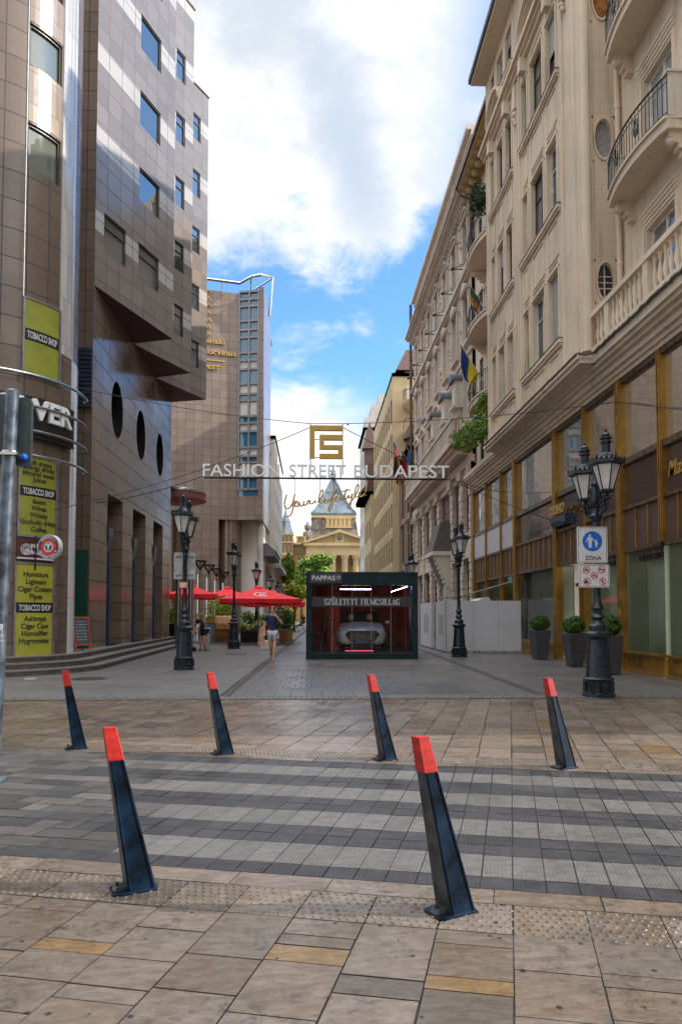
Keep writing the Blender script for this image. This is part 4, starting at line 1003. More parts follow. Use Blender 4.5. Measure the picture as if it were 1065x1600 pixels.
# attic cornice with curved pediments
m = MB()
for (z0, z1, n_) in ((21.45, 21.6, .12), (21.6, 21.72, .22), (21.72, 21.86, .34)): m.fbox(fb, BY0-n_*.5, BY1+.1, z0, z1, 0, n_)
for grp in (g1, g2):
    c = (grp[0][0]+grp[-1][1])/2; w_ = (grp[-1][1]-grp[0][0])/2
    for (dr, n_) in ((0, .42), (.14, .30)):
        pts = [(c+(w_*.62)*cos(t), 21.86+.75*sin(t)*(1-dr)) for t in [pi*i/14 for i in range(15)]]
        for p, q in zip(pts, pts[1:]):
            m.hexa([fb.p(p[0], p[1], 0), fb.p(q[0], q[1], 0), fb.p(q[0], q[1], n_), fb.p(p[0], p[1], n_), fb.p(p[0], p[1]+.12, 0), fb.p(q[0], q[1]+.12, 0), fb.p(q[0], q[1]+.12, n_), fb.p(p[0], p[1]+.12, n_)])
    for s in (-1, 1):
        m.fbox(fb, c+s*w_*.75-.15, c+s*w_*.75+.15, 20.95, 21.45, 0, .26)
m.build('pediment_cornice', m_cream2, CR)
for y in (20.3, 25.3):
    m = MB(); m.fbox(fb, y-.16, y+.16, 20.4, 21.3, 0, .14)
    for k in range(4): m.sphere(fb.p(y+random.uniform(-.06, .06), 19.85+k*.2, .08), .13-.015*(3-k), 8, 6)
    m.build('carved_drop', m_cream2, CR, smooth=True)
# eaves
m = MB(); m.box(6.95, 9.4, 18.6, BY1+.05, 24.95, 25.12); m.build('eaves', m_cream2, CR)
m = MB(); m.box(6.86, 7.02, 18.55, BY1+.12, 25.06, 25.3); 
m.hexa([(7.02, 18.6, 25.125), (12, 18.6, 25.125), (12, BY1, 25.125), (7.02, BY1, 25.125), (9.2, 18.6, 28.), (12, 18.6, 28.), (12, BY1, 28.), (9.2, BY1, 28.)]); m.build('roof', m_droof, CR)
# return wall with the oval windows, corner half column
ovs = [(11.02, .53, 1), (15.2, .57, 0), (19.35, .57, 2), (23.4, .55, 0)]
fr2 = Frame((BX, BY0), (1, 0), (0, -1)); ocx = .74
m = MB(); oh2 = [(ocx-.36, min(ocx+.36, 1.06), z-h-.12, z+h+.12) for z, h, _ in ovs]
wall(m, fr2, 0, 1.12, 8.86, 24.95, oh2, .0)
for (z, h, _), (a, b, c, d) in zip(ovs, oh2):
    n = 28; ar = .46*h
    for i in range(n):
        t0, t1 = 2*pi*i/n, 2*pi*(i+1)/n
        def sq(t):
            x, y_ = cos(t), sin(t); k = 1/max(abs(x), abs(y_)); return ((a+b)/2+(b-a)/2*x*k, z+(d-c)/2*y_*k)
        el_ = lambda t, g_=1.: ((a+b)/2+ar*g_*cos(t), z+h*g_*sin(t))
        p0, p1, q1, q0 = sq(t0), sq(t1), el_(t1), el_(t0)
        m.face([fr2.p(*p0), fr2.p(*q0), fr2.p(*q1), fr2.p(*p1)]); m.face([fr2.p(*q0), fr2.p(*q0, -.14), fr2.p(*q1, -.14), fr2.p(*q1)])
        r0, r1_ = el_(t0, 1.0), el_(t1, 1.0); s0_, s1_ = el_(t0, 1.14), el_(t1, 1.14)
        m.face([fr2.p(*r0, .05), fr2.p(*r1_, .05), fr2.p(*s1_, .05), fr2.p(*s0_, .05)]); m.face([fr2.p(*s0_, .05), fr2.p(*s1_, .05), fr2.p(*s1_, 0), fr2.p(*s0_, 0)]); m.face([fr2.p(*r0, .05), fr2.p(*r0, 0), fr2.p(*r1_, 0), fr2.p(*r1_, .05)])
m.build('return_wall', m_cream, CR)
for (z, h, kd), (a, b, c, d) in zip(ovs, oh2):
    m = MB(); n = 28; cx = (a+b)/2; m.face([fr2.p(cx+.46*h*cos(2*pi*i/n), z+h*sin(2*pi*i/n), -.10) for i in range(n)])
    o = m.build('oval_window', [m_blind, glass('oval_pane', (.03, .03, .035), 1.6), m_wood][0 if kd == 0 else (1 if kd == 1 else 2)], CR)
    if kd == 1:
        m = MB(); m.fbox(fr2, cx-.015, cx+.015, z-h, z+h, -.10, -.07)
        for q in (-.33, 0, .33): m.fbox(fr2, cx-.24, cx+.24, z+h*q-.012, z+h*q+.012, -.10, -.075)
        m.build('glazing_bar', m_wframe, o)
m = MB(); m.lathe([(.17, 0), (.17, 15.9)], (BX+.17, BY0-.02, 8.95), 14); 
for x in (BX+.02, BX+.33): m.box(x-.03, x+.03, BY0-.09, BY0-.0, 8.95, 24.9)
m.build('corner_column', m_cream2, CR, smooth=True)
# recessed walls (near and far), windows, balconies
WXR = 8.68; fw_ = Frame((WXR, 0), (0, 1), (-1, 0))
nearw = [(16.1, 17.62, 9.7, 11.55), (16.1, 17.62, 12.95, 15.55), (16.1, 17.62, 17.1, 19.7), (16.1, 17.62, 21.2, 23.6), (12.2, 13.6, 9.7, 11.55), (12.2, 13.6, 12.95, 15.55), (12.2, 13.6, 17.1, 19.7)]
m = MB(); wall(m, fw_, 8, BY0, 7.95, 24.95, nearw, .22); m.build('recess_wall', m_cream, CR)
for h in nearw:
    up = h[3] > 12
    wall_window(CR, fw_, *h, dep=.18, nv=1, nh=0 if up else 1, gl=m_blind if up else m_glass3, fm=m_wframe, fw=.07)
m = MB()
for (a, b, z0, z1) in nearw:
    m.mark()
    for k in range(4): n_ = .03+.025*k; m.fbox(fw_, a-.12-.0*k, b+.12, z1+.08+k*.10, z1+.18+k*.10, 0, n_)
    m.fbox(fw_, a-.14, a-.02, z0, z1+.08, 0, .06); m.fbox(fw_, b+.02, b+.14, z0, z1+.08, 0, .06)
m.build('window_surround', m_cream2, CR)
farw = [(a, b, *r) for (a, b) in ((31.0, 31.9), (33.0, 34.1), (35.1, 35.9)) for r in ((9.3, 11.2), (12.3, 14.8), (16.1, 18.4), (19.8, 22.2))]
m = MB(); wall(m, fw_, BY1, YE1, 7.95, 24.3, farw, .2); m.build('recess_wall', m_cream, CR)
for h in farw: wall_window(CR, fw_, *h, dep=.08, nv=1, nh=1, gl=random.choice([m_glass, m_glass3, m_blind]), fw=.05)
m = MB(); m.box(9.1, 20, 8, YE1-.02, 7.9, 24.9); m.build('core', m_cream, CR)
# eaves over the far recess with round modillions
m = MB(); m.box(7.75, 9, BY1+.06, YE1, 24.32, 24.5); y = BY1+.5
while y < YE1-.2:
    m.sphere((8.25, y, 24.12), .2, 8, 6, sz=.9); m.box(7.9, 8.66, y-.10, y+.10, 24.18, 24.315); y += .72
m.build('bracketed_eaves', m_ochre2, CR)
m = MB(); m.box(7.62, 7.76, BY1+.12, YE1+.05, 24.42, 24.62); m.tube([(7.7, YE1-.1, 24.45), (7.9, YE1-.1, 24.1), (8.4, YE1-.1, 23.9), (8.45, YE1-.1, 20.)], .06, 6); m.box(7.8, 12, BY1+.1, YE1, 24.52, 24.7); m.build('gutter', m_bronze, CR)
# big cornice over the shopfront
m = MB()
prof = [(0, 8.0, .12), (0, 8.12, .2), (0, 8.24, .3), (0, 8.40, .42), (0, 8.5, .55)]
for i, (_, z, n_) in enumerate(prof):
    z1 = prof[i+1][1] if i+1 < len(prof) else 8.6
    m.fbox(fs, 7, YE1-n_*.6, z, z1, -.3, n_)
m.fbox(fs, 7, BY0+.0, 8.6, 8.86, -.3, .64); m.fbox(fs, BY1+.2, YE1-.3, 8.6, 8.80, -.3, .60)
m.fbox(fs, BY0-.15, BY1+.2, 8.6, 8.72, -.3, 1.02); m.fbox(fs, BY0-.17, BY1+.22, 8.72, 8.86, -.3, 1.09)
m.build('shop_cornice', m_cream2, CR)
m = MB()
for (x, z) in ((RX-.64, 8.87), ):
    pass
# balustrade
BLX = 7.92
m = MB(); m.box(BLX-.11, BLX+.11, 8, BY0-.1, 8.86, 9.0); m.box(BLX-.13, BLX+.13, 8, BY0-.1, 9.86, 10.0)
for y in (9.2, 11.4, 13.7, 16.0, 18.2): m.box(BLX-.10, BLX+.10, y-.12, y+.12, 9.0, 9.86)
o = m.build('balustrade', m_cream2, CR)
m = MB(); y = 8.2
while y < BY0-.2:
    if all(abs(y-q) > .2 for q in (9.2, 11.4, 13.7, 16.0, 18.2)):
        m.mark(); m.lathe([(.05, 0), (.05, .05), (.03, .09), (.075, .28), (.055, .40), (.025, .62), (.045, .74), (.06, .80), (.06, .86)], (BLX, y, 9.0), 8)
    y += .25
m.build('baluster', m_cream2, o, smooth=True)
# curved balconies
def balcony(par, wx, y0, y1, z, proj, endpost=True, nb=22, name='balcony'):
    """bowed slab with wrought-iron rail; par gets slab, the slab gets rail and consoles"""
    c = (y0+y1)/2; hw = (y1-y0)/2
    def bow(t, off=0.):      # t -1..1
        return (wx-(proj*.74+off)-(proj*.26)*(1-t*t), c+hw*t)
    T_ = [-1+2*i/16 for i in range(17)]
    m = MB(); ed = [bow(t) for t in T_]
    poly = ed+[(wx, y1), (wx, y0)]
    m.prism(poly, z-.22, z, lambda u, v, t: (u, v, t)); ed2 = [bow(t, .06) for t in T_]; m.prism(ed2+[(wx, y1+.05), (wx, y0-.05)], z+.001, z+.07, lambda u, v, t: (u, v, t))
    s = m.build(name, m_cream2, par)
    m = MB(); pts = [bow(t, -.0) for t in T_]
    m.tube([(wx, y0+.02, z+1.02)]+[(x, y, z+1.02) for x, y in pts]+[(wx, y1-.02, z+1.02)], .025, 6); m.tube([(x, y, z+.86) for x, y in pts], .012, 5); m.tube([(x, y, z+.14) for x, y in pts], .014, 5)
    for i in range(nb+1):
        x, y = bow(-1+2*i/nb); m.tube([(x, y, z+.08), (x, y, z+1.02)], .010, 5)
    for cc_ in (-.35, .35):
        x, y = bow(cc_, .03)
        for k in range(3):
            m.tube([(x-.02, y+.13*cos(a)*(1-.25*k), z+.5+.22*sin(a)*(1-.25*k)) for a in [2*pi*i/12 for i in range(13)]], .014, 5)
        m.tube([(x-.03, y-.1, z+.3), (x-.05, y+.02, z+.5), (x-.03, y+.1, z+.75)], .02, 5)
    m.build('railing', m_iron, s)
    if endpost:
        m = MB()
        for y in (y0-.02, y1-.18): m.mark(); m.box(wx-proj*.72, wx, y, y+.2, z+.071, z+1.08); m.box(wx-proj*.76, wx, y-.03, y+.23, z+1.08, z+1.14)
        m.build('end_post', m_cream_hi, s)
    m = MB()
    for y in (y0+.22, y1-.22):
        m.mark()
        for k in range(4): m.box(wx-proj*(.62-.13*k), wx, y-.12+.0*k, y+.12, z-.35-.13*k, z-.22-.13*k-.001)
        m.sphere((wx-proj*.5, y, z-.38), .13, 8, 6)
    m.build('console', m_cream2, s)
    return s
for z in (12.75, 16.85, 20.95): balcony(CR, WXR, 15.3, 18.5, z+.12, .82)
for z in (11.75, 15.45, 19.15): balcony(CR, WXR, 31.2, 34.9, z, 1.05, endpost=False, nb=18)
# drainpipe and LED garland
m = MB(); m.tube([(8.56, 18.95, 24.9), (8.56, 18.95, 13.8), (8.55, 18.95, 10.1)], .075, 10)
for z in (11.3, 13.6, 15.8, 18., 20.): m.tube([(8.56, 18.95, z), (8.56, 18.95, z+.09)], .092, 10)
m.build('drainpipe', m_cream2, CR, smooth=True)
m = MB(); y = 8.
path = []
while y < BY0-.2: path.append((7.80, y, 8.84+random.uniform(-.03, .02))); y += .12
path += [(7.6, BY0-.25, 8.80), (7.45, BY0-.18, 8.86)]
y = BY0-.1
while y < BY1: path.append((7.40, y, 8.86+random.uniform(-.012, .008))); y += .2
m.tube(path, .035, 5); mm = MB()
for p in path[:90:1]:
    mm.mark()
    for k in range(1): mm.box(p[0]-.05, p[0]-.03, p[1]+k*.05-.006, p[1]+k*.05+.006, p[2]+.02, p[2]+.033)
GL = m.build('light_garland', plain('garland_cable', (.10, .075, .055), .8)); tag(GL, 'string of small unlit bulbs lying along the cream cornice under the balustrade', 'light garland')
mm.build('bulb', m_signw, GL)

# ================================================================== plants & leaf crowns
def leaves(mb, c, rad, n, size, seed=0, shell=.5, tint=(0, 1), sz=1., holes=0., clumps=9):
    rnd = random.Random(seed); c = Vector(c)
    cl_ = [(Vector((rnd.gauss(0, 1), rnd.gauss(0, 1), rnd.gauss(0, 1))).normalized(), rnd.random()) for _ in range(clumps)]
    for i in range(n):
        d = Vector((rnd.gauss(0, 1), rnd.gauss(0, 1), rnd.gauss(0, 1))).normalized()
        k = max(cl_, key=lambda q: q[0].dot(d)); bump = .72+.30*max(k[0].dot(d), 0)**6+.12*k[1]
        r = (shell+(1-shell)*rnd.random()**.6)*bump
        p = c+Vector((d.x*rad[0], d.y*rad[1], d.z*rad[2]))*r
        a = Vector((rnd.gauss(0, 1), rnd.gauss(0, 1), rnd.gauss(0, .7))).normalized(); b_ = a.cross(d+Vector((.01, .02, .3))).normalized()
        s_ = size*rnd.uniform(.6, 1.3); t = min(max(tint[0]+(tint[1]-tint[0])*(rnd.random()*.6+.4*k[1]), 0), 1)
        mb.face([p-a*s_, p+b_*s_*.45, p+a*s_, p-b_*s_*.45], 0, None, (t, t, t))
def box_ball(parent, c, r, n=3400, seed=1):
    m = LMB(); leaves(m, c, (r, r, r*.82), n, r*.10, seed, .74, clumps=44); o = m.build('foliage', m_box, parent)
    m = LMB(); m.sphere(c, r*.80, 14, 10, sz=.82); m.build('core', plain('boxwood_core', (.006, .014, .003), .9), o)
    return o
def planter(loc, w0, w1, h, lb, rball, rz=0., first=None):
    t = thing('potted_boxwood', lb, 'planter', loc, rz, 'potted box balls in front of the boutique')
    m = LMB(); a, b = w0/2, w1/2
    m.hexa([(-a, -a, .01), (a, -a, .01), (a, a, .01), (-a, a, .01), (-b, -b, h), (b, -b, h), (b, b, h), (-b, b, h)]); m.build('pot', m_planter, t, bevel=.012)
    m = LMB(); m.box(-b*.93, b*.93, -b*.93, b*.93, h+.001, h+.005); m.build('soil', m_base, t)
    box_ball(t, (0, 0, h+rball*.78), rball, seed=int(loc[0]*100))
    return t
for (px, w0, w1, h, rb, lb, dy) in [((846, 1031), .40, .56, .98, .33, 'clipped box ball in a tall anthracite pot, nearest the white hoarding', .2), ((901, 1043), .36, .58, .98, .31, 'clipped box ball in a tapering anthracite pot, left of the lamp with the blue sign', .2), ((955, 1055), .42, .56, .98, .33, 'clipped box ball in a tapering anthracite pot, between the sign lamp and the golden post', .2)]:
    c = oZ(*px); planter((c.x, c.y+dy, .01), w0, w1, h, lb, rb, radians(6))
# hanging greenery on the cream building and the ornate one
m = MB()
for (px, py, r) in ((754, 622, .30), (750, 640, .45), (752, 658, .55), (743, 668, .6), (730, 672, .5), (720, 682, .55), (710, 688, .45), (735, 688, .55), (747, 682, .5), (728, 696, .45), (756, 672, .4), (716, 694, .35)):
    g_ = oX(px, py, 7.6); leaves(m, g_, (r*.8, r*1.5, r), 330, .085, int(px), .2, tint=(.1, .9))
tag(m.build('climbing_plant', m_leaf), 'green bushy plant spilling over the cream ledge below the lowest far balcony', 'plant')
m = MB(); leaves(m, (7.95, 32.6, 21.4), (.5, .8, 1.0), 900, .09, 5, .15, tint=(0, .5)); tag(m.build('balcony_shrub', m_leafd), 'dark green conifer shrub standing on the topmost far balcony', 'plant')

# ================================================================== ornate stone building
OB = thing('ornate_building', 'carved limestone building with arched windows, hooded niches and long bracketed balcony', 'building', (RX, 47, 0))
fo = Frame((RX, 0), (0, 1), (-1, 0)); OY0, OY1 = YE1+.02, 58.4
cols = [37.9+3.0*i for i in range(7)]
ho = []
for c in cols:
    ho += [(c-.55, c+.55, 12.2, 15.0), (c-.55, c+.55, 16.6, 19.2), (c-.5, c+.5, 20.8, 23.3), (c-.4, c+.4, 25.4, 26.6)]
m = MB(); wall(m, fo, OY0, OY1, 10.9, 24.5, [h for h in ho if h[2] < 25], .28); m.build('wall', m_orn, OB)
m = MB(); wall(m, Frame((RX+.25, 0), (0, 1), (-1, 0)), OY0, OY1, 24.9, 27.9, [h for h in ho if h[2] > 25], .2); m.build('attic_wall', m_orn2, OB)
m = MB(); m.box(RX+.55, 20, OY0, OY1, 0, 27.9); m.build('core', m_orn2, OB)
for h in ho: wall_window(OB, fo if h[2] < 25 else Frame((RX+.25, 0), (0, 1), (-1, 0)), *h, dep=.10 if h[2] < 25 else .05, nv=1, nh=1, gl=random.choice([m_glass, m_glass3, m_glass]), fm=m_wframe if random.random() < .5 else m_frame, fw=.06)
m = MB()
m.fbox(fo, OY0, OY1, 24.5, 24.65, -.1, .35); m.fbox(fo, OY0, OY1, 24.65, 24.8, -.1, .6); m.fbox(fo, OY0, OY1, 24.8, 24.93, -.1, .75)
m.fbox(fo, OY0, OY1, 19.95, 20.1, 0, .2); m.fbox(fo, OY0, OY1, 20.1, 20.25, 0, .34); m.fbox(fo, OY0, OY1, 15.75, 15.9, 0, .12)
m.box(RX-.2, RX+.9, OY0, OY1, 27.9, 28.15); m.box(RX+.05, RX+.4, OY0, OY1, 27.6, 27.9)
y = OY0+.2
while y < OY1: m.fbox(fo, y, y+.2, 24.25, 24.5, 0, .3); y += .5
m.build('cornice', m_orn2, OB)
m = MB()
for c in cols:          # pediments, pilasters and keystones
    m.mark()
    for (z0, z1, w_) in ((12.2, 15.0, .75), (16.6, 19.2, .75), (20.8, 23.3, .68)):
        m.fbox(fo, c-w_, c-w_+.16, z0-.1, z1+.1, 0, .13); m.fbox(fo, c+w_-.16, c+w_, z0-.1, z1+.1, 0, .13); m.fbox(fo, c-w_-.1, c+w_+.1, z0-.25, z0-.1, 0, .22)
        m.fbox(fo, c-w_-.08, c+w_+.08, z1+.1, z1+.22, 0, .22)
    for z1 in (15.22, 23.52):
        pts = [(c+.8*cos(t), z1+.42*sin(t)) for t in [pi*i/8 for i in range(9)]]
        for p, q in zip(pts, pts[1:]): m.hexa([fo.p(p[0], p[1], 0), fo.p(q[0], q[1], 0), fo.p(q[0], q[1], .24), fo.p(p[0], p[1], .24), fo.p(p[0], p[1]+.1, 0), fo.p(q[0], q[1]+.1, 0), fo.p(q[0], q[1]+.1, .24), fo.p(p[0], p[1]+.1, .24)])
    m.hexa([fo.p(c-.85, 19.42, 0), fo.p(c+.85, 19.42, 0), fo.p(c+.85, 19.42, .26), fo.p(c-.85, 19.42, .26), fo.p(c-.05, 19.9, 0), fo.p(c+.05, 19.9, 0), fo.p(c+.05, 19.9, .26), fo.p(c-.05, 19.9, .26)])
    for k in range(26):      # relief ornament between the windows
        y = c+1.5+random.uniform(-.45, .45); z = random.choice([random.uniform(13, 15.5), random.uniform(17, 19.7), random.uniform(20.6, 24.2), random.uniform(23, 24.2)])
        m.sphere(fo.p(min(y, OY1-.2), z, .02), random.uniform(.06, .16), 6, 4)
m.build('window_surround', m_orn2, OB)
m = MB()
for c in cols:           # small iron flower-rail arms
    z = 20.65; m.mark(); m.tube([fo.p(c, z, 0), fo.p(c, z+.03, .8)], .03, 5); m.sphere(fo.p(c, z+.03, .8), .1, 6, 4); m.tube([fo.p(c-.1, z+.35, 0), fo.p(c, z+.03, .8)], .02, 5)
m.build('lamp_bracket', m_iron, OB)
for c in (cols[0]+1.2, cols[1]+1.5, cols[2]+2.4):    # hooded niches with a grey shell roof
    m = MB(); m.fbox(fo, c-.45, c+.45, 13.3, 14.7, 0, .55); m.fbox(fo, c-.55, c+.55, 13.15, 13.3, 0, .7); m.fbox(fo, c-.3, c+.3, 12.7, 13.15, 0, .4)
    o = m.build('niche', m_cream_hi, OB)
    m = MB(); pts = [(c+.55*cos(t), 14.7+.45*sin(t)) for t in [pi*i/8 for i in range(9)]]
    m.prism(pts, 0, .75, lambda u, v, t: fo.p(u, v, t)); m.build('hood', plain('lead_hood', (.10, .105, .12), .5), o)
# long balcony with modillions
m = MB(); m.fbox(fo, OY0, 55.5, 10.65, 10.9, -.1, 1.15); m.fbox(fo, OY0, 55.5, 10.45, 10.65, -.1, .95); m.fbox(fo, OY0, 55.5, 11.95, 12.1, .95, 1.15)
m.fbox(fo, OY0, 55.5, 10.9, 11.0, .98, 1.12); m.fbox(fo, 55.35, 55.5, 11.0, 11.95, 0, 1.1); y = OY0+.1
while y < 55.3: m.fbox(fo, y, y+.09 if (int(y*10) % 30) else y+.4, 11.0, 11.95, 1.0, 1.1); y += .2
y = OY0+.1
while y < 55.3: m.fbox(fo, y, y+.2, 10.1, 10.45, 0, .85); y += .45
m.build('long_balcony', m_orn2, OB)
m = MB(); 
m.fbox(fo, OY0, OY1, 9.6, 10.1, -.1, .2)
m.build('frieze', m_orn2, OB)
# rusticated piers with tall windows between
piers = [36.8, 39.3, 42.2, 46.5, 49.6, 53.0, 56.2, 58.35]
m = MB()
for p in piers:
    z = .3; m.mark()
    while z < 9.5: m.fbox(fo, max(p-.45, OY0), min(p+.45, OY1), z, z+.40, -.25, .12+random.uniform(0, .07)); z += .45
    m.fbox(fo, max(p-.40, OY0), min(p+.40, OY1), .002, 9.6, -.25, .06); m.fbox(fo, max(p-.5, OY0), min(p+.5, OY1), 9.1, 9.6, .0, .3)
m.build('rusticated_pier', m_orn2, OB)
for a, b in zip(piers, piers[1:]):
    a += .4; b -= .4
    for (z0, z1, gl) in ((.3, 4.6, m_glass), (6.0, 9.2, m_shopup)):
        wall_window(OB, fo, a, b, z0, z1, dep=.15, nv=1, nh=1, gl=gl, fm=plain('red_brown_frame', (.13, .04, .03), .4), fw=.14)
    m = MB(); m.fbox(fo, a, b, 4.7, 5.9, -.2, .02); m.fbox(fo, a, b, 4.6, 4.7, -.2, .2); m.fbox(fo, a, b, 5.9, 6.0, -.2, .14); m.fbox(fo, a, b, 9.2, 9.6, -.2, .05); m.build('spandrel', m_orn2, OB)
m = MB(); c = 43.6    # portal: console, figure relief and dark canopy
m.fbox(fo, c-1.2, c-.75, .0, 3.2, 0, .5); m.fbox(fo, c+.75, c+1.2, .0, 3.2, 0, .5)
for k in range(7): m.fbox(fo, c-1.25, c-.7, 3.2+k*.28, 3.48+k*.28, 0, .45+.11*k); m.fbox(fo, c+.7, c+1.25, 3.2+k*.28, 3.48+k*.28, 0, .45+.11*k)
m.fbox(fo, c-1.4, c+1.4, 5.16, 5.4, 0, 1.3); m.build('portal', m_cream_hi, OB)
m = MB(); m.hexa([fo.p(c-1.3, 5.4, 0), fo.p(c+1.3, 5.4, 0), fo.p(c+1.3, 5.4, 1.25), fo.p(c-1.3, 5.4, 1.25), fo.p(c-1.1, 7.4, 0), fo.p(c+1.1, 7.4, 0), fo.p(c+1.1, 7.2, .7), fo.p(c-1.1, 7.2, .7)]); m.build('portal_canopy', plain('grey_canopy', (.10, .085, .08), .7), OB)
m = MB(); m.tube([(RX-.25, OY1-.1, 27.8), (RX-.25, OY1-.1, .2)], .12, 8); m.build('drainpipe', m_bronze, OB)

# ================================================================== further right-hand houses
def grid_house(name, label, x, y0, y1, h, wm, ncol, rows_, ww, wh, z_first, mats=(m_glass,), frames=m_frame, gx=None, pil=0., cat='building', extra=None, nv=1, roof=m_roof, holes0=None, dep=.05, cornice=.3):
    t = thing(name, label, cat, (x, (y0+y1)/2, 0)); f = Frame((x, 0), (0, 1), (-1 if x > 0 else 1, 0)); hs = []
    for r in range(rows_):
        z0 = z_first+r*(h-z_first-1.0)/rows_
        for c in range(ncol):
            yc = y0+(y1-y0)*(c+.5)/ncol; hs.append((yc-ww/2, yc+ww/2, z0, z0+wh))
    hs += holes0 or []
    m = MB(); wall(m, f, y0, y1, .002, h, hs, dep+.05); far = 14 if x > 0 else -14
    fe_ = Frame((x, y0), (1 if x > 0 else -1, 0), (0, -1)); wall(m, fe_, 0, abs(far), .002, h, (), .1)
    fg_ = Frame((x, y1), (1 if x > 0 else -1, 0), (0, 1)); wall(m, fg_, 0, abs(far), .002, h, (), .1)
    m.build('wall', wm, t)
    for hh in hs: wall_window(t, f, *hh, dep=dep, nv=nv, nh=1, gl=random.choice(mats), fm=frames, fw=.09)
    m = MB(); s = -1 if x > 0 else 1
    xa, xb = sorted((x+s*cornice, x-s*14)); m.box(xa, xb, y0-.1, y1+.1, h, h+.3); m.build('cornice', wm, t)
    xa, xb = sorted((x-s*1.2, x-s*14)); m.box(xa, xb, y0, y1, h+.3, h+.45); m.build('roof', roof, t)
    if pil:
        m = MB()
        for c in range(ncol+1): yc = y0+(y1-y0)*c/ncol; m.fbox(f, max(yc-.18, y0), min(yc+.18, y1), z_first-.8, h, 0, pil)
        for r in range(rows_+1): z0 = z_first-.55+r*(h-z_first-1.0)/rows_; m.fbox(f, y0, y1, z0, z0+.35, 0, pil*.7)
        m.build('facade_grid', extra or wm, t)
    return t, f
pk, fpk = grid_house('pink_stone_building', 'narrow pinkish stone front with vertical glass strip behind the ornate facade', 8.25, 58.5, 65.5, 15.5, m_pink, 2, 3, 1.6, 3.6, 2.0, (m_glass, m_glass3), pil=.12, extra=m_pink)
m = MB(); m.lathe([(1.1, 0), (1.1, 1.6), (1.4, 1.7), (.9, 2.9), (.35, 3.6), (.05, 5.2)], (9.6, 63.5, 15.9), 8); m.build('spire', m_roof, pk)
yh, fy = grid_house('yellow_house', 'tall pale yellow house with gridded bronze windows and round corner balconies', 7.55, 65.6, 86., 24.2, m_yell, 9, 6, 1.7, 2.4, 3.2, (m_glass, m_glass3, m_glass2), frames=plain('bronze_grid', (.30, .21, .10), .5), pil=.035, extra=m_yell, nv=2, cornice=.05)
m = MB(); m.hexa([(7.9, 65.8, 24.9), (13, 65.8, 24.9), (13, 75, 24.9), (7.9, 75, 24.9), (9., 67, 27.3), (12.5, 67, 27.3), (12.5, 74, 27.3), (9., 74, 27.3)]); m.build('mansard', m_roof, yh)
m = MB(); m.box(8.8, 9.9, 65.4, 65.8, 21.5, 23.2); m.build('dormer', m_grey, yh)
for z in (15.4, 18.6, 21.4):
    m = MB(); m.lathe([(.3, -.9), (1.1, -.3), (1.25, 0), (1.25, .15)], (9.6, 64.9, z), 16); o = m.build('corner_balcony', m_yell, yh, smooth=True)
    m = MB(); m.tube([(9.6+1.15*cos(a), 64.9+1.15*sin(a), z+1.1) for a in [pi+pi*i/10 for i in range(11)]], .04, 5)
    for i in range(11): a = pi+pi*i/10; m.tube([(9.6+1.15*cos(a), 64.9+1.15*sin(a), z+.15), (9.6+1.15*cos(a), 64.9+1.15*sin(a), z+1.1)], .025, 4)
    m.build('railing', m_iron, o)
ty, _ = grid_house('small_ochre_house', 'low ochre house with brown tiled eaves and carved window heads beyond the yellow house', 7.2, 86.2, 97., 16.5, m_yell, 4, 3, 1.3, 2.6, 2.6, (m_glass3, m_glass), pil=.05, cornice=1.2, roof=m_roof)
m = MB(); m.hexa([(5.9, 86.1, 16.85), (10, 86.1, 16.85), (10, 97.1, 16.85), (5.9, 97.1, 16.85), (7.6, 86.1, 18.8), (10, 86.1, 18.8), (10, 97.1, 18.8), (7.6, 97.1, 18.8)]); m.build('tiled_eaves', m_roof, ty)
gh, fgh = grid_house('grey_gabled_building', 'pale grey building with stepped gable and brown pointed bay above the low roof', 7.35, 97.2, 108.5, 27.5, m_grey, 3, 7, 1.1, 2.0, 3., (m_glass, m_glass3))
m = MB()
for k, (x0, z0, z1) in enumerate([(7.4, 27.8, 29.5), (8.3, 29.5, 31.4), (9.3, 31.4, 32.8)]): m.box(x0, 13-.6*k, 98, 104, z0, z1)
m.build('stepped_gable', m_grey, gh)
m = MB(); c = (7.9, 97.0); m.lathe([(1.0, 0), (1.0, 2.0), (1.5, 2.1), (.05, 6.)], (*c, 22.5), 4, a0=pi/4); m.lathe([(.2, -5), (1.0, 0)], (*c, 22.5), 4, a0=pi/4); m.build('pointed_bay', m_roof, gh)
#grid_house('distant_pale_building', 'distant pale building closing the right side of the street before the palace', 7.3, 128.2, 160., 20., m_grey, 8, 5, 1.2, 2.1, 3., (m_glass,))

# unseen houses added behind the viewer to cut the open sky and fill the reflections
grid_house('unseen_corner_house', 'unseen cream corner house added behind the crossing on the right', 10.5, -26., -6., 19., m_cream, 6, 4, 1.2, 2.2, 3.5, (m_glass,))
grid_house('unseen_corner_house_opposite', 'unseen grey corner house added behind the crossing on the left', -10.5, -26., -6., 19., m_grey, 6, 4, 1.2, 2.2, 3.5, (m_glass,))
tb = thing('unseen_rear_house', 'unseen pale house added behind the crossing to cut the sky light', 'building', (0, -28, 0)); fb_ = Frame((0, -27.), (1, 0), (0, 1)); hs_ = [(-10+2.6*i, -8.8+2.6*i, 3.+3.6*j, 5.2+3.6*j) for i in range(8) for j in range(5)]
m = MB(); wall(m, fb_, -10.4, 10.4, .002, 21., hs_, .25); m.box(-10.4, 10.4, -40, -27.3, 0, 21.); m.build('wall', m_pink, tb)
for h in hs_: wall_window(tb, fb_, *h, dep=.2)
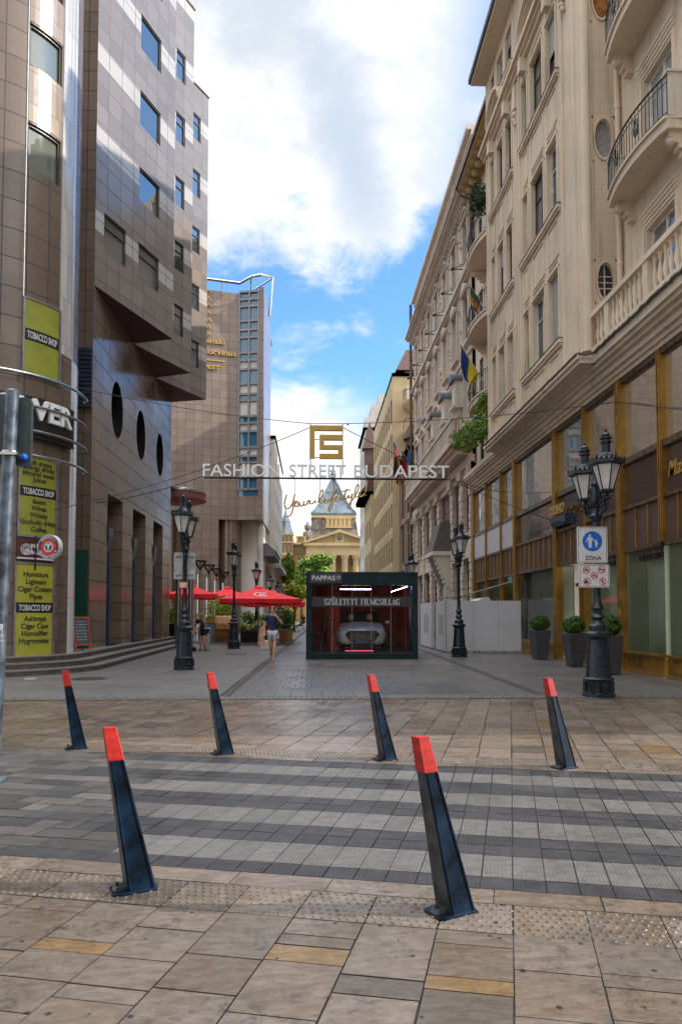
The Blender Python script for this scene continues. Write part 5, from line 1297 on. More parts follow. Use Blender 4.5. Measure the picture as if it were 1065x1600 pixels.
# ================================================================== HOTEL across the square, left
HY = 58.
def hp(px, py, Y=HY): return oY(px, py, Y)
HT = thing('hotel_building', 'pinkish granite hotel with concave front, vertical glass strip and gold lettering', 'building', (-9, HY, 0))
a0 = hp(371, 700); xR = hp(411, 700).x; xK = a0.x; xG = hp(403, 700).x
zTop = hp(371, 454).z; zOv = hp(375, 811).z
AL = radians(13)
flh = Frame((xK, HY+.55), (-cos(AL), -sin(AL)*1.0), (sin(AL), -cos(AL)))     # left part, swings towards the viewer
m = MB(); LL = 22
sL = abs(hp(341, 811).x-xK)/cos(AL)
wall(m, flh, 0, sL, zOv, zTop, (), .1); wall(m, flh, sL, LL, .002, zTop, (), .1)
frr = Frame((xK, HY+.55), (xR-xK, -.45), (-.45, -(xR-xK))); LR = hypot(xR-xK, .45); sG = LR*(xG-xK)/(xR-xK)
wall(m, frr, sG, LR, zOv, zTop+.4, (), .1)
wall(m, frr, 0, sG, zOv, hp(385, 763).z-.6, (), .1)
fh = Frame((xR, HY+.1), (0, 1), (1, 0)); wall(m, fh, 0, 10, zOv, zTop+.4, (), .1)
m.face([flh.p(sL, zOv), flh.p(0, zOv), frr.p(LR, zOv), fh.p(10, zOv), (xK-8, HY+11, zOv)])
m.build('wall', m_hotel, HT)
fret = Frame(flh.p(sL, 0)[:2], (0, 1), (1, 0)); m = MB(); wall(m, fret, 0, 6, .002, zOv, (), .1); m.build('return_wall', m_hotel, HT)
# glass strip
zg = [hp(385, y).z for y in (452, 464, 475, 498, 512, 524, 548, 560, 574, 597, 613, 623, 648, 659, 672, 697, 711, 721, 745, 763)]
m = MB(); m.fbox(frr, .0, sG, zOv+.0+hp(385, 763).z-.6-zOv, zTop, -.2, -.12); gs = m.build('glass_strip', m_glassb, HT)
m = MB()
for z in zg: m.fbox(frr, 0, sG, z-.09, z+.09, -.12, .02)
for s in (.03, sG*.52, sG-.03): m.fbox(frr, s-.07, s+.07, zg[-1], zTop, -.12, .04)
m.build('mullion', m_alu, gs)
m = MB()
for i in range(8, 19, 2):      # opaque pale panels low down, open sashes in blue glass
    m.fbox(frr, .1, sG-.1, zg[i]+.1 if i > 8 else zg[i]+.1, zg[i-1]-.1, -.115, -.10)
m.build('pale_panel', m_grey, gs)
m = MB(); m.face([flh.p(LL, zTop), flh.p(0, zTop), frr.p(LR, zTop), (xR, HY+12, zTop), (-30, HY+12, zTop)]); m.build('roof', m_droof, HT)
m = MB(); zr = zTop+.75
pts = [flh.p(LL, zr, .3), flh.p(6, zr, .35), flh.p(0, zr-.1, .5), frr.p(LR*.6, zr+.25, .7), frr.p(LR, zr+.3, .8), (xR+.8, HY-.2, zr+.3), (xR+.45, HY+.2, zr-2.8)]
m.tube(pts, .13, 8)
for s in (1.5, 6, 12): m.tube([flh.p(s, zTop, 0), flh.p(s, zr, .3)], .07, 6)
m.tube([frr.p(LR*.45, zTop, 0), frr.p(LR*.6, zr+.25, .7)], .07, 6); m.tube([frr.p(LR*.6, zTop+.4, -.3), (xR+.8, HY-.2, zr+.3)], .07, 6)
m.build('roof_tube', m_silver, HT, smooth=True)
# colonnade: round column, dark lobby glazing with white bars
cx = hp(356, 900).x
m = MB(); m.lathe([(.95, 0), (.95, zOv)], (cx, HY+1.6, 0), 24); m.build('column', plain('bronze_column', (.26, .20, .15), .3, .5), HT, smooth=True)
m = MB(); m.box(flh.p(sL, 0)[0]+.02, xR-.4, HY+3.4, HY+3.5, 0, zOv); lob = m.build('lobby_glazing', glass('lobby_glass', (.015, .02, .028), 1.7), HT)
m = MB(); x = hp(368, 900).x
for z in (2.6, 3.9, 5.2, 6.5, 7.8): m.box(x, xR-.5, HY+3.3, HY+3.4, z-.05, z+.05)
for k in range(4): xx = x+(xR-.6-x)*k/3; m.box(xx-.06, xx+.06, HY+3.29, HY+3.395, 0, zOv)
m.build('glazing_bar', m_wframe, lob)
m = MB(); wall(m, Frame((xR-.5, HY+2), (0, 1), (1, 0)), 0, 9, 0, zOv, (), .1); m.build('side_glazing', m_glass3, HT)
# gold lettering on the granite
def hmap(s0, z0): 
    return lambda x, y, z: flh.p(s0-x, z0+y, .06+z)
m = MB()
def hline(txt, pxr, py, hgt, xs=1.0):
    V, F_ = text_geo(txt, hgt/.7, .05, .012, xs, 'RIGHT', 0.); P = hp(pxr, py, HY)
    s0 = (xK-P.x)/cos(AL); m.mark(); m.mesh([hmap(s0, P.z)(*v) for v in V], F_)
hline('Kempinski', 351, 537, .44, 1.25); hline('Hotel Corvinus', 368, 554, .44, 1.25); hline('BUDAPEST', 343, 577, .30, 1.5)
z = hp(340, 563).z; m.mark(); m.fbox(flh, (xK-hp(350, 563).x)/cos(AL), (xK-hp(300, 563).x)/cos(AL), z-.05, z+.05, .0, .06)
c = hp(326, 495); m.mark()
for k in range(7):
    for t in range(3): m.tube([flh.p((xK-c.x)/cos(AL)+t*.3-.2, c.z+.6*k-1.6, .08), flh.p((xK-c.x)/cos(AL)+t*.3+.05, c.z+.6*k-1.35, .12), flh.p((xK-c.x)/cos(AL)+t*.3+.2, c.z+.6*k-1.6, .08)], .05, 5)
m.build('gold_lettering', m_goldl, HT)
# round glass canopy on the square and its steel posts
c = oY(276, 800, 41.); CN = thing('round_canopy', 'round flat canopy with red-brown fascia standing out behind the first left lamp', 'canopy', (c.x, 41.5, 0))
rr = abs(oY(317, 800, 41).x-c.x)+.1; zc_ = oY(300, 780, 41).z
m = MB(); m.lathe([(.01, -.12), (rr-.25, -.12), (rr, -.05), (rr, .3), (rr-.1, .45), (.01, .5)], (c.x, 41.5, zc_), 40); m.build('roof_disc', [plain('fascia_red_brown', (.17, .055, .04), .4)], CN, smooth=True)
m = MB(); m.lathe([(rr+.03, .32), (rr+.06, .40), (rr+.03, .5), (rr-.4, .62), (.01, .7)], (c.x, 41.5, zc_), 40); m.build('steel_rim', m_silver, CN, smooth=True)
cx2 = oY(277, 850, 42.5).x
m = MB(); m.lathe([(.55, 0), (.55, zc_-.5)], (cx2, 42.5, 0), 20); m.build('column', plain('bronze_column2', (.22, .17, .12), .35, .5), CN, smooth=True)
m = MB()
for px in (278.5, 298):
    m.mark(); p = oZ(px, 999); m.lathe([(.13, 0), (.13, 3.9)], (oY(px, 950, 33.).x, 33., 0), 14)
m.build('steel_post', m_silver, CN, smooth=True)
# light columns with funnel heads
first = None
for i, (px, Y) in enumerate(((313, 44.), (326.5, 47.6), (338.5, 51.4), (350.5, 55.3))):
    x = oY(px, 890, Y).x; lb = ['steel light column with funnel head, nearest of the row before the hotel', 'steel light column with funnel head, second in the row before the hotel', 'steel light column with funnel head, third in the row before the hotel', 'steel light column with funnel head, last of the row at the hotel colonnade'][i]
    if first is None:
        first = thing('light_column', lb, 'lamp', (x, Y, 0), 0, 'light columns in front of the hotel')
        q = LMB(); q.lathe([(.20, 0), (.20, 4.05)], (0, 0, 0), 16); q.build('column', m_silver, first, smooth=True)
        q = LMB(); q.tube([(0, 0, 4.05), (0, 0, 4.35)], .03, 6)
        for k in range(8): a = 2*pi*k/8; q.tube([(0, 0, 4.3), (.36*cos(a), .36*sin(a), 4.85)], .025, 5)
        q.lathe([(.36, 0), (.42, .03), (.42, .09), (.01, .12)], (0, 0, 4.84), 16); q.build('funnel_head', m_iron, first)
    else: dup(first, (x, Y, 0), 0, lb)

# ================================================================== white building beyond the hotel and those after it
WB, fwb = grid_house('white_building', 'long white building with rows of slatted windows above a striped awning canopy, beyond the hotel', -4.22, 58.6+1.6, 69., 17.3, m_white, 4, 3, 2.1, 1.5, 8.2, (m_glass3, m_glass2), frames=m_wframe, cornice=.1, nv=3, dep=.04)
W2, f2 = grid_house('white_office_building', 'white building stepping out beyond the long one, with plain parapet above the trees', -3.75, 69.2, 87., 19., m_white, 5, 4, 2.2, 1.5, 7.5, (m_glass3, m_glass2), frames=m_wframe, cornice=.1, nv=3, dep=.04)
#W3, f3 = grid_house('far_white_building', 'last white building on the left before the palace', -3.5, 100.2, 112., 21.5, m_grey, 4, 5, 1.3, 1.6, 5., (m_glass3,), frames=m_wframe, cornice=.2, dep=.12)
m = MB(); m.box(-4.2, -3.2, 60.3, 68.9, 6.6, 7.0); m.hexa([(-4.2, 60.3, 7.0), (-3.1, 60.3, 7.0), (-3.1, 68.9, 7.0), (-4.2, 68.9, 7.0), (-4.2, 60.3, 7.7), (-3.9, 60.3, 7.7), (-3.9, 68.9, 7.7), (-4.2, 68.9, 7.7)]); m.build('canopy', plain('grey_canopy2', (.16, .15, .15), .6), WB)
m = MB(); m.box(-3.74, -3.1, 69.3, 86.5, 6.2, 6.6); m.build('canopy', m_grey, W2)
for t, fr_, y0, y1 in ((WB, fwb, 60.4, 68.8), (W2, f2, 69.4, 86.6)):
    m = MB(); m.fbox(fr_, y0, y1, .4, 5.9, .0, .04); o = m.build('shop_glazing', m_glass3, t)
    m = MB(); y = y0
    while y < y1: m.mark(); m.fbox(fr_, y, y+.3, .01, 6.1, .04, .12); y += 2.4
    m.build('shop_pier', m_orn2, o)

# ================================================================== PALACE with the domed tower
PYD = 190.
def q_(px, py, Y=PYD): return oY(px, py, Y)
PA = thing('palace', 'ochre palace with columned portico, pediment and tall grey zinc dome closing the street', 'building', (2, PYD, 0))
fp_ = lambda Y: Frame((0, Y), (1, 0), (0, -1))
def pbox(m, x0, x1, y0, y1, Y0_, Y1_):     # pixel box at depth Y0..Y1
    A_, B_ = q_(x0, y1, Y0_), q_(x1, y0, Y0_); m.box(A_.x, B_.x, Y0_, Y1_, A_.z, B_.z)
m = MB(); A_, B_ = q_(441, 1000), q_(600, 868)
XL, XR_ = q_(425, 900).x, q_(640, 900).x; zE = q_(480, 868).z; zA = q_(480, 852).z
hsP = []
for px in (468, 447, 500, 515, 533, 548): 
    for (y0, y1) in ((868, 884),): hsP.append((q_(px-3.2, 900).x, q_(px+3.2, 900).x, q_(px, y1).z, q_(px, y0+3).z))
wall(m, fp_(PYD), XL, XR_, 0, zE, hsP, .8); m.box(XL, XR_, PYD+1.2, PYD+30, 0, zE); m.build('wall', m_ochre, PA)
for h in hsP: wall_window(PA, fp_(PYD), *h, dep=.6, nv=1, nh=1, gl=m_glass, fm=m_wframe, fw=.22)
m = MB()     # portico block: entablature, pediment
x0, x1 = q_(478, 860, PYD-5).x, q_(585, 860, PYD-5).x
z0, z1 = q_(500, 867, PYD-5).z, q_(500, 853, PYD-5).z
m.box(x0, x1, PYD-5, PYD+1, z0, z1); m.box(x0-.7, x1+.7, PYD-5.7, PYD+1, z1, z1+.8)
ap = q_(530.5, 828, PYD-5); bl = q_(478, 855, PYD-5.4)
xc_ = ap.x; hw = xc_-x0+.7
m.prism([(xc_-hw, z1+.8), (xc_+hw, z1+.8), (xc_, ap.z-.7)], PYD-4.6, PYD+8, lambda u, v, t: (u, t, v))
for s in (-1, 1):
    m.hexa([(xc_+s*(hw+.6), PYD-5.9, z1+.8), (xc_+s*(hw-.8), PYD-5.9, z1+.8), (xc_+s*(hw-.8), PYD+8, z1+.8), (xc_+s*(hw+.6), PYD+8, z1+.8),
            (xc_, PYD-5.9, ap.z+.1), (xc_, PYD-5.9, ap.z-.7), (xc_, PYD+8, ap.z-.7), (xc_, PYD+8, ap.z+.1)])
for k in range(-8, 9):
    if abs(k) > 1: x = xc_+k*hw/9.5; zt_ = z1+.9+(1-abs(k)/9.5)*(ap.z-z1-2.2); m.box(x-.16, x+.16, PYD-4.75, PYD-4.6, z1+.9, max(zt_-.4, z1+1.1))
m.box(xc_-1.3, xc_+1.3, PYD-5.0, PYD-4.6, z1+.9, z1+3.6); m.build('portico', m_ochre2, PA)
m = MB(); m.sphere((xc_, PYD-5.05, z1+2.2), .6, 10, 8); m.build('niche_figure', m_stonedark, PA)
m = MB()
for px in (482, 501, 519.5, 538.5, 556, 575):
    m.mark(); x = q_(px, 880, PYD-4.2).x; m.lathe([(1.0, 0), (.92, z0*.5), (.82, z0-1.2), (1.0, z0-.9), (1.25, z0-.3), (1.3, z0-.01)], (x, PYD-4.0, 0), 14)
m.build('column', m_ochre2, PA, smooth=True)
m = MB()
A1, A2 = q_(448, 845), q_(480, 840)
m.box(q_(430, 850).x, q_(484, 850).x, PYD+1, PYD+6, zE, q_(460, 851).z); m.box(q_(430, 850).x, q_(486, 850).x, PYD-.8, PYD+6, q_(460, 851).z, q_(460, 848).z)
for px in (465, 468.5, 472, 475.5): x = q_(px, 840).x; m.box(x-.45, x+.45, PYD+.5, PYD+1.4, q_(460, 848).z, q_(460, 838).z)
m.box(q_(462, 850).x, q_(478, 850).x, PYD+.4, PYD+1.5, q_(460, 838.5).z, q_(460, 837).z); m.build('parapet', m_ochre2, PA)
# central tower: battered sooty attic, colonnade, zinc dome
YT = PYD+9; c = q_(521.5, 800, YT); 
def hwid(px0, px1, py): return (q_(px1, py, YT).x-q_(px0, py, YT).x)/2
def zt(py): return q_(521, py, YT).z
cT = (c.x, YT+hwid(486, 557, 800), 0)
m = MB(); m.lathe([(hwid(478, 566, 860)*1.414, zt(870)), (hwid(484, 560, 840)*1.414, zt(838)), (hwid(487.5, 556, 806)*1.38, zt(806))], cT, 4, a0=pi/4); m.build('battered_attic', m_stonedark, PA)
m = MB(); hw8 = hwid(487.5, 556, 806); yq = cT[1]-hw8*.98
m.box(cT[0]-hw8*1.02, cT[0]+hw8*1.02, yq-.4, yq+hw8*2, zt(809), zt(805)); 
xa, xb = q_(512, 815, YT).x, q_(545, 815, YT).x
m.box(xa-.8, xb+.8, yq-.9, yq+.5, zt(825), zt(822.5)); m.box(xa-.8, xb+.8, yq-.9, yq+.5, zt(811), zt(809)-.02)
for k in range(6): x = xa+(xb-xa)*k/5; m.box(x-.5, x+.5, yq-.8, yq-.1, zt(822.5), zt(811))
m.build('tower_loggia', m_ochre2, PA)
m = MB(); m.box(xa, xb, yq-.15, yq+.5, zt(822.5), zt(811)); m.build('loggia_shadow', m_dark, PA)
prof = [(486, 804), (486.5, 801), (492, 795), (498, 786), (503.5, 776), (508, 768), (509, 764), (512, 757), (515.5, 750), (519, 743), (520.5, 739)]
m = MB(); m.lathe([(max(521.5-px, .5)*1.40*(YT/FPX), zt(py)) for px, py in prof], cT, 4, a0=pi/4); 
for k in range(4):
    a = pi/4+k*pi/2; m.tube([(cT[0]+max(521.5-px, .5)*1.40*(YT/FPX)*cos(a), cT[1]+max(521.5-px, .5)*1.40*(YT/FPX)*sin(a), zt(py)) for px, py in prof], .32, 5)
dome = m.build('dome', m_slate, PA)
for v in dome.data.vertices: pass
m = MB()
r8 = (521.5-508)*1.1*(YT/FPX); m.box(cT[0]-r8*.86, cT[0]+r8*.86, cT[1]-r8*.86, cT[1]+r8*.86, zt(769.5), zt(766)); m.tube([(cT[0], cT[1], zt(741)), (cT[0], cT[1], zt(722))], .25, 6); m.sphere((cT[0], cT[1], zt(735)), .9, 8, 6)
m.sphere((cT[0], cT[1], zt(729)), .6, 8, 6); m.build('finial', m_slate, PA)
m = MB(); 
for px in (480.5,): x = q_(px, 830, PYD+3).x; m.lathe([(1.3, zt(850)), (1.3, zt(836)), (.5, zt(834)), (.9, zt(830)), (.9, zt(826)), (.3, zt(822)), (.1, zt(819))], (x, PYD+3, 0), 8)
m.build('corner_statue', m_stonedark, PA)
# left pavilion with its own small dome
cL = q_(446, 830, PYD+4); m = MB()
m.box(q_(434, 860).x, q_(457.5, 860).x, PYD-1, PYD+12, 0, q_(446, 836).z); m.build('side_pavilion', m_ochre, PA)
m = MB()
for (y0, y1) in ((836, 834), (849, 847), (868, 866)): m.box(q_(433, 860).x, q_(458.5, 860).x, PYD-1.5, PYD+1, q_(446, y0).z, q_(446, y1).z)
m.build('string_course', m_ochre2, PA)
m = MB()
for px in (442, 448, 454):
    for (y0, y1) in ((846, 838), (862, 852), (884, 872)): 
        A_, B_ = q_(px-1.8, y0, PYD-1), q_(px+1.8, y1, PYD-1); m.mark(); m.box(A_.x, B_.x, PYD-1.06, PYD-.9, A_.z, B_.z)
m.build('pavilion_window', m_glass, PA)
s_ = PYD/FPX; m = MB(); m.lathe([(max(r, .3)*s_*1.1, q_(446, py).z) for r, py in ((12.5, 834), (11.5, 829), (8, 820), (6.8, 812), (7.2, 811), (5.5, 808), (2.5, 800), (1., 793), (.6, 786))], (cL.x, PYD+5, 0), 8); m.build('small_dome', m_slate, PA)

# ================================================================== trees
def tree(c, h, rad, lm, lb, seed, n=2600, zc=None, size=.22, trunk=True, name='tree'):
    t = thing(name, lb, 'tree', (c[0], c[1], 0)); rnd = random.Random(seed); zc = zc or h*.62
    m = MB(); 
    if trunk:
        m.tube([(c[0], c[1], 0), (c[0]+.1, c[1], h*.3), (c[0]-.05, c[1], h*.7)], .20, 7, r2=.07)
        for k in range(6): a = rnd.uniform(0, 6.28); z = h*rnd.uniform(.3, .55); m.tube([(c[0], c[1], z), (c[0]+rad[0]*.5*cos(a), c[1]+rad[1]*.5*sin(a), z+h*.2)], .07, 5, r2=.03)
    m.build('trunk', m_bark, t)
    m = MB()
    for k in range(14):
        d = Vector((rnd.gauss(0, 1), rnd.gauss(0, 1), rnd.gauss(0, 1))).normalized()*rnd.uniform(.3, .8)
        leaves(m, (c[0]+d.x*rad[0], c[1]+d.y*rad[1], zc+d.z*rad[2]), (rad[0]*.42, rad[1]*.42, rad[2]*.36), n//14, size, seed*31+k, .3, tint=(rnd.uniform(0, .35), rnd.uniform(.6, 1)))
    m.build('crown', lm, t); return t
def ptree(px, pytop, pybot, wpx, Y, lm, lb, seed, n=2600, size=.22):
    c = oY(px, (pytop+pybot)/2, Y); zt_, zb_ = oY(px, pytop, Y).z, oY(px, pybot, Y).z; w_ = wpx*Y/FPX/2
    return tree((c.x, Y), zt_, (w_, w_, (zt_-zb_)/2), lm, lb, seed, n, (zt_+zb_)/2, size)
ptree(498, 866, 912, 62, 120., m_leaf, 'broad green tree in front of the palace columns above the showcase', 3, 5200, .42)
ptree(449, 862, 925, 24, 84., m_leaf, 'slim upright green tree beside the white building', 4, 3600, .26)
ptree(459, 905, 945, 40, 66., m_leaf2, 'bushy yellow-green tree between the red parasol and the showcase', 5, 3600, .22)
ptree(470, 880, 935, 24, 100., m_leaf, 'small green tree half hidden behind the yellow-green one', 6, 1800, .3)
c = oY(560, 890, 130.)
# ================================================================== street lamps
def lantern(root, y, z0):
    """hexagonal lantern hung with its foot at z0"""
    q = LMB(); n = 6
    V = lambda r, z, k: (r*cos(2*pi*k/n+pi/6), y+r*sin(2*pi*k/n+pi/6), z0+z)
    q.lathe([(.02, -.14), (.05, -.10), (.03, -.04), (.125, -.02), (.13, .02)], (0, y, z0), 6, a0=pi/6)
    for k in range(6): q.tube([V(.115, .02, k), V(.245, .46, k)], .012, 5)
    for (r, z) in ((.25, .46), (.30, .49)): pass
    q.lathe([(.25, .455), (.33, .485), (.325, .53), (.24, .535), (.20, .60), (.11, .66), (.075, .70), (.075, .86), (.105, .87), (.105, .90), (.075, .91), (.075, .935), (.11, .945), (.11, .975), (.06, .985), (.06, 1.01), (.085, 1.02), (.05, 1.05), (.015, 1.08), (.03, 1.11), (.012, 1.15), (.002, 1.18)], (0, y, z0), 6, a0=pi/6)
    for k in range(24):      # pointed crest
        s0 = k/4; k0 = int(s0); f = s0-k0
        a, b = Vector(V(.325, .53, k0)), Vector(V(.325, .53, k0+1)); p = a.lerp(b, f); r_ = a.lerp(b, f+.25); md = (p+r_)/2+Vector((0, 0, .07 if k % 4 else .10)); out = (md-Vector((0, y, md.z)))*.06
        q.mesh([p, r_, md+out, (p+r_)/2-out*.4], [(0, 1, 2), (1, 3, 2), (3, 0, 2)])
    o = q.build('lantern', m_lamp, root)
    g_ = LMB(); g_.lathe([(.108, .025), (.236, .455)], (0, y, z0), 6, a0=pi/6, cap=False); g_.build('glass', m_milk, o)
def lamp_parts(root):
    q = LMB()
    q.lathe([(.29, 0), (.29, .06), (.265, .08), (.265, .30), (.285, .33), (.25, .36)], n=8, a0=pi/8)
    for k in range(8): a = 2*pi*k/8; q.box(.235*cos(a)-.045, .235*cos(a)+.045, .235*sin(a)-.045, .235*sin(a)+.045, .10, .27)
    q.lathe([(.235, .355), (.225, .42), (.185, 1.02), (.18, 1.05), (.22, 1.09), (.245, 1.12), (.245, 1.17), (.20, 1.20), (.155, 1.23)], n=12)
    q.build('base', m_lamp, root, smooth=True)
    q = LMB()
    q.lathe([(.155, 1.225), (.165, 1.27), (.16, 1.31), (.10, 1.36), (.085, 1.42), (.13, 1.46), (.115, 1.50), (.075, 1.54), (.085, 1.60), (.12, 1.63), (.105, 1.68), (.07, 1.74), (.065, 1.95), (.058, 2.2), (.048, 3.1), (.07, 3.14), (.07, 3.2), (.055, 3.24), (.10, 3.30), (.115, 3.36), (.07, 3.42), (.06, 3.5)], n=14)
    q.build('post', m_lamp, root, smooth=True)
    q = LMB()
    q.lathe([(.06, 3.49), (.10, 3.56), (.12, 3.66), (.09, 3.78), (.06, 3.9), (.09, 3.96), (.06, 4.02), (.03, 4.12), (.05, 4.17), (.01, 4.24)], n=10)
    for s in (-1, 1):
        q.tube([(0, s*.05, 3.45), (0, s*.25, 3.36), (0, s*.43, 3.42), (0, s*.50, 3.54), (0, s*.50, 3.66)], .028, 7)
        for (cy, cz, r0, turns, d) in ((.30, 3.62, .15, 1.6, 1), (.20, 3.82, .10, 1.4, -1), (.42, 3.50, .08, 1.3, 1)):
            pts = []
            for i in range(22): t = i/21; r = r0*(1-t*.8); a = d*turns*2*pi*t+pi/2; pts.append((0, s*(cy+r*cos(a)), cz+r*sin(a)))
            q.tube(pts, .018, 5)
        for k in range(5): q.sphere((.03*(k % 2*2-1), s*(.12+.08*k), 3.46+.05*(k % 3)), .035, 6, 4)
        q.lathe([(.03, 3.58), (.07, 3.60), (.07, 3.64), (.03, 3.68)], (0, s*.50, 0), 8)
    q.build('scroll_arms', m_lamp, root, smooth=True)
    for s in (-1, 1): lantern(root, s*.50, 3.75)
lamps = [((935, 1090), 'cast iron double lantern lamp carrying the blue pedestrian zone sign', 'near'),
         ((286, 1047), 'cast iron double lantern lamp with two grey sign backs, near the granite steps', 1),
         ((724, 1027), 'cast iron double lantern lamp standing in front of the white hoarding', 2),
         ((365, 1014), 'cast iron double lantern lamp between the tan counter and the red parasol', 3)]
l0 = None; LP = {}
for (px, lb, k) in lamps:
    c = oZ(*px); x = 5.32 if px[0] > 532 else -3.56
    if k == 'near': x = 5.30
    if l0 is None: l0 = thing('street_lamp', lb, 'street lamp', (x, c.y+.15, .006), 0, 'cast iron street lamps along the street'); lamp_parts(l0); LP[k] = l0
    else: LP[k] = dup(l0, (x, c.y+.15, .006), 0, lb)
for (x, Y, lb) in ((5.32, 37.8, 'cast iron double lantern lamp peeping over the right end of the showcase'), (-3.5, 44.2, 'cast iron double lantern lamp rising behind the red parasol, left of the hotel corner'), (-3.4, 56.3, 'cast iron double lantern lamp behind the parasol, right of the hotel corner'), (-3.3, 68., 'far double lantern lamp just over the parasol tip, nearer of the two'), (-3.2, 79., 'farthest double lantern lamp over the parasol tip, by the trees')):
    dup(l0, (x, Y, .006), 0, lb)
# pedestrian zone sign on the near lamp
YSG = LP['near'].location.y-.11
def plate(m, x0, x1, z0, z1, y, mi, t=.004): m.box(x0, x1, y-t, y, z0, z1, mi)
ZSn = thing('zone_sign', 'white rectangular sign with blue disc of adult and child, reading ZÓNA', 'sign', (5.04, YSG, 2.4))
a, b_ = oY(900, 823, YSG), oY(948, 880, YSG); x0, x1, z1, z0 = a.x, b_.x, a.z, b_.z
def rrect(m, x0, x1, z0, z1, y, t, r, mi=0):
    pts = []
    for (cx, cz, a0) in ((x1-r, z1-r, 0), (x0+r, z1-r, pi/2), (x0+r, z0+r, pi), (x1-r, z0+r, 1.5*pi)):
        for i in range(5): a = a0+i*pi/8; pts.append((cx+r*cos(a), cz+r*sin(a)))
    m.prism(pts, y-t, y, lambda u, v, tt: (u, tt, v), mi)
m = MB(); rrect(m, x0, x1, z0, z1, YSG, .02, .025, 0); m.build('panel', m_signw, ZSn)
m = MB(); y_ = YSG-.021; e = .016; w_ = .008
for (p, q, r, s) in ((x0+e, x1-e, z0+e, z0+e+w_), (x0+e, x1-e, z1-e-w_, z1-e), (x0+e, x0+e+w_, z0+e+w_, z1-e-w_), (x1-e-w_, x1-e, z0+e+w_, z1-e-w_)): plate(m, p, q, r, s, y_, 0, .002)
put_text_fit(m, 'ZÓNA', x0+.16*(x1-x0)+.05, x1-.20*(x1-x0), z0+.055, .075, lambda u, v, t: (u, y_-.002-t, v), 0, .001, .002)
m.build('border_and_word', m_txt, ZSn)
cx, cz, R_ = (x0+x1)/2-.0, z0+(z1-z0)*.60, .185
m = MB(); m.prism([(cx+R_*cos(2*pi*i/40), cz+R_*sin(2*pi*i/40)) for i in range(40)], y_-.003, y_, lambda u, v, t: (u, t, v)); m.build('blue_disc', m_blue, ZSn)
m = MB()
def disc(cx_, cz_, r, y, mi=0, n=18): m.prism([(cx_+r*cos(2*pi*i/n), cz_+r*sin(2*pi*i/n)) for i in range(n)], y-.003, y, lambda u, v, t: (u, t, v), mi)
def poly(pts, y, mi=0): m.prism(pts, y-.003, y, lambda u, v, t: (u, t, v), mi)
yw = y_-.0035; ox, oz = cx-.035, cz-.125
disc(ox-.012, oz+.232, .021, yw); poly([(ox-.04, oz+.205), (ox+.018, oz+.205), (ox+.035, oz+.19), (ox+.022, oz+.10), (ox+.02, oz), (ox-.006, oz), (ox-.01, oz+.10), (ox-.014, oz), (ox-.04, oz), (ox-.038, oz+.12), (ox-.045, oz+.17), (ox-.075, oz+.10), (ox-.088, oz+.105), (ox-.058, oz+.19)], yw)
poly([(ox+.030, oz+.19), (ox+.075, oz+.128), (ox+.068, oz+.118), (ox+.018, oz+.17)], yw)
disc(ox+.105, oz+.138, .016, yw); poly([(ox+.090, oz+.118), (ox+.122, oz+.118), (ox+.145, oz+.08), (ox+.137, oz+.075), (ox+.125, oz+.09), (ox+.132, oz+.055), (ox+.12, oz+.05), (ox+.118, oz+.01), (ox+.095, oz+.01), (ox+.092, oz+.05), (ox+.082, oz+.055), (ox+.085, oz+.1), (ox+.068, oz+.118), (ox+.075, oz+.128)], yw)
m.build('pictogram', m_signw, ZSn)
ZB = thing('prohibition_sign', 'small white sign with five red no-riding circles under the zone sign', 'sign', (5.04, YSG, 2.1))
a, b_ = oY(903, 881.5, YSG), oY(951, 918, YSG); x0, x1, z1, z0 = a.x, b_.x, a.z-.006, b_.z
m = MB(); rrect(m, x0, x1, z0, z1, YSG, .02, .025, 0); m.build('panel', m_signw, ZB)
m = MB(); 
for (p, q, r, s) in ((x0+e, x1-e, z0+e, z0+e+w_*.7), (x0+e, x1-e, z1-e-w_*.7, z1-e), (x0+e, x0+e+w_*.7, z0+e+w_, z1-e-w_), (x1-e-w_*.7, x1-e, z0+e+w_, z1-e-w_)): plate(m, p, q, r, s, y_, 0, .002)
pos5 = [(.24, .76), (.74, .78), (.50, .53), (.26, .25), (.77, .27)]; W5, H5 = x1-x0, z1-z0
for i, (u, v) in enumerate(pos5):
    ux, uz = x0+u*W5, z0+v*H5; Y5 = y_-.003
    if i in (0, 2): 
        for s in (-.03, .03): ring(m, (ux+s, Y5, uz-.012), (1, 0, 0), (0, 0, 1), .013, .018, (0, -1, 0), 0, 14, .001)
        m.tube([(ux-.03, Y5, uz-.012), (ux-.01, Y5, uz+.018), (ux+.018, Y5, uz+.018), (ux+.03, Y5, uz-.012)], .003, 4); m.tube([(ux-.0, Y5, uz-.01), (ux-.01, Y5, uz+.02), (ux+.01, Y5, uz+.03)], .004, 4)
    elif i == 1: m.tube([(ux-.035, Y5, uz-.0), (ux+.035, Y5, uz)], .004, 4); disc(ux-.035, uz, .012, Y5); disc(ux+.035, uz, .012, Y5)
    elif i == 3: poly([(ux-.05, uz-.02), (ux+.02, uz-.02), (ux+.01, uz+.012), (ux-.05, uz+.012)], Y5); disc(ux-.035, uz-.022, .013, Y5); disc(ux+.01, uz-.022, .013, Y5); disc(ux-.005, uz+.03, .011, Y5)
    else: disc(ux-.008, uz+.033, .010, Y5); m.tube([(ux-.006, Y5, uz+.02), (ux, Y5, uz-.005), (ux-.012, Y5, uz-.035)], .006, 4); m.tube([(ux, Y5, uz-.005), (ux+.018, Y5, uz-.035)], .006, 4); m.tube([(ux-.02, Y5, uz+.0), (ux+.018, Y5, uz+.015)], .005, 4)
m.build('symbols', m_txt, ZB)
m = MB()
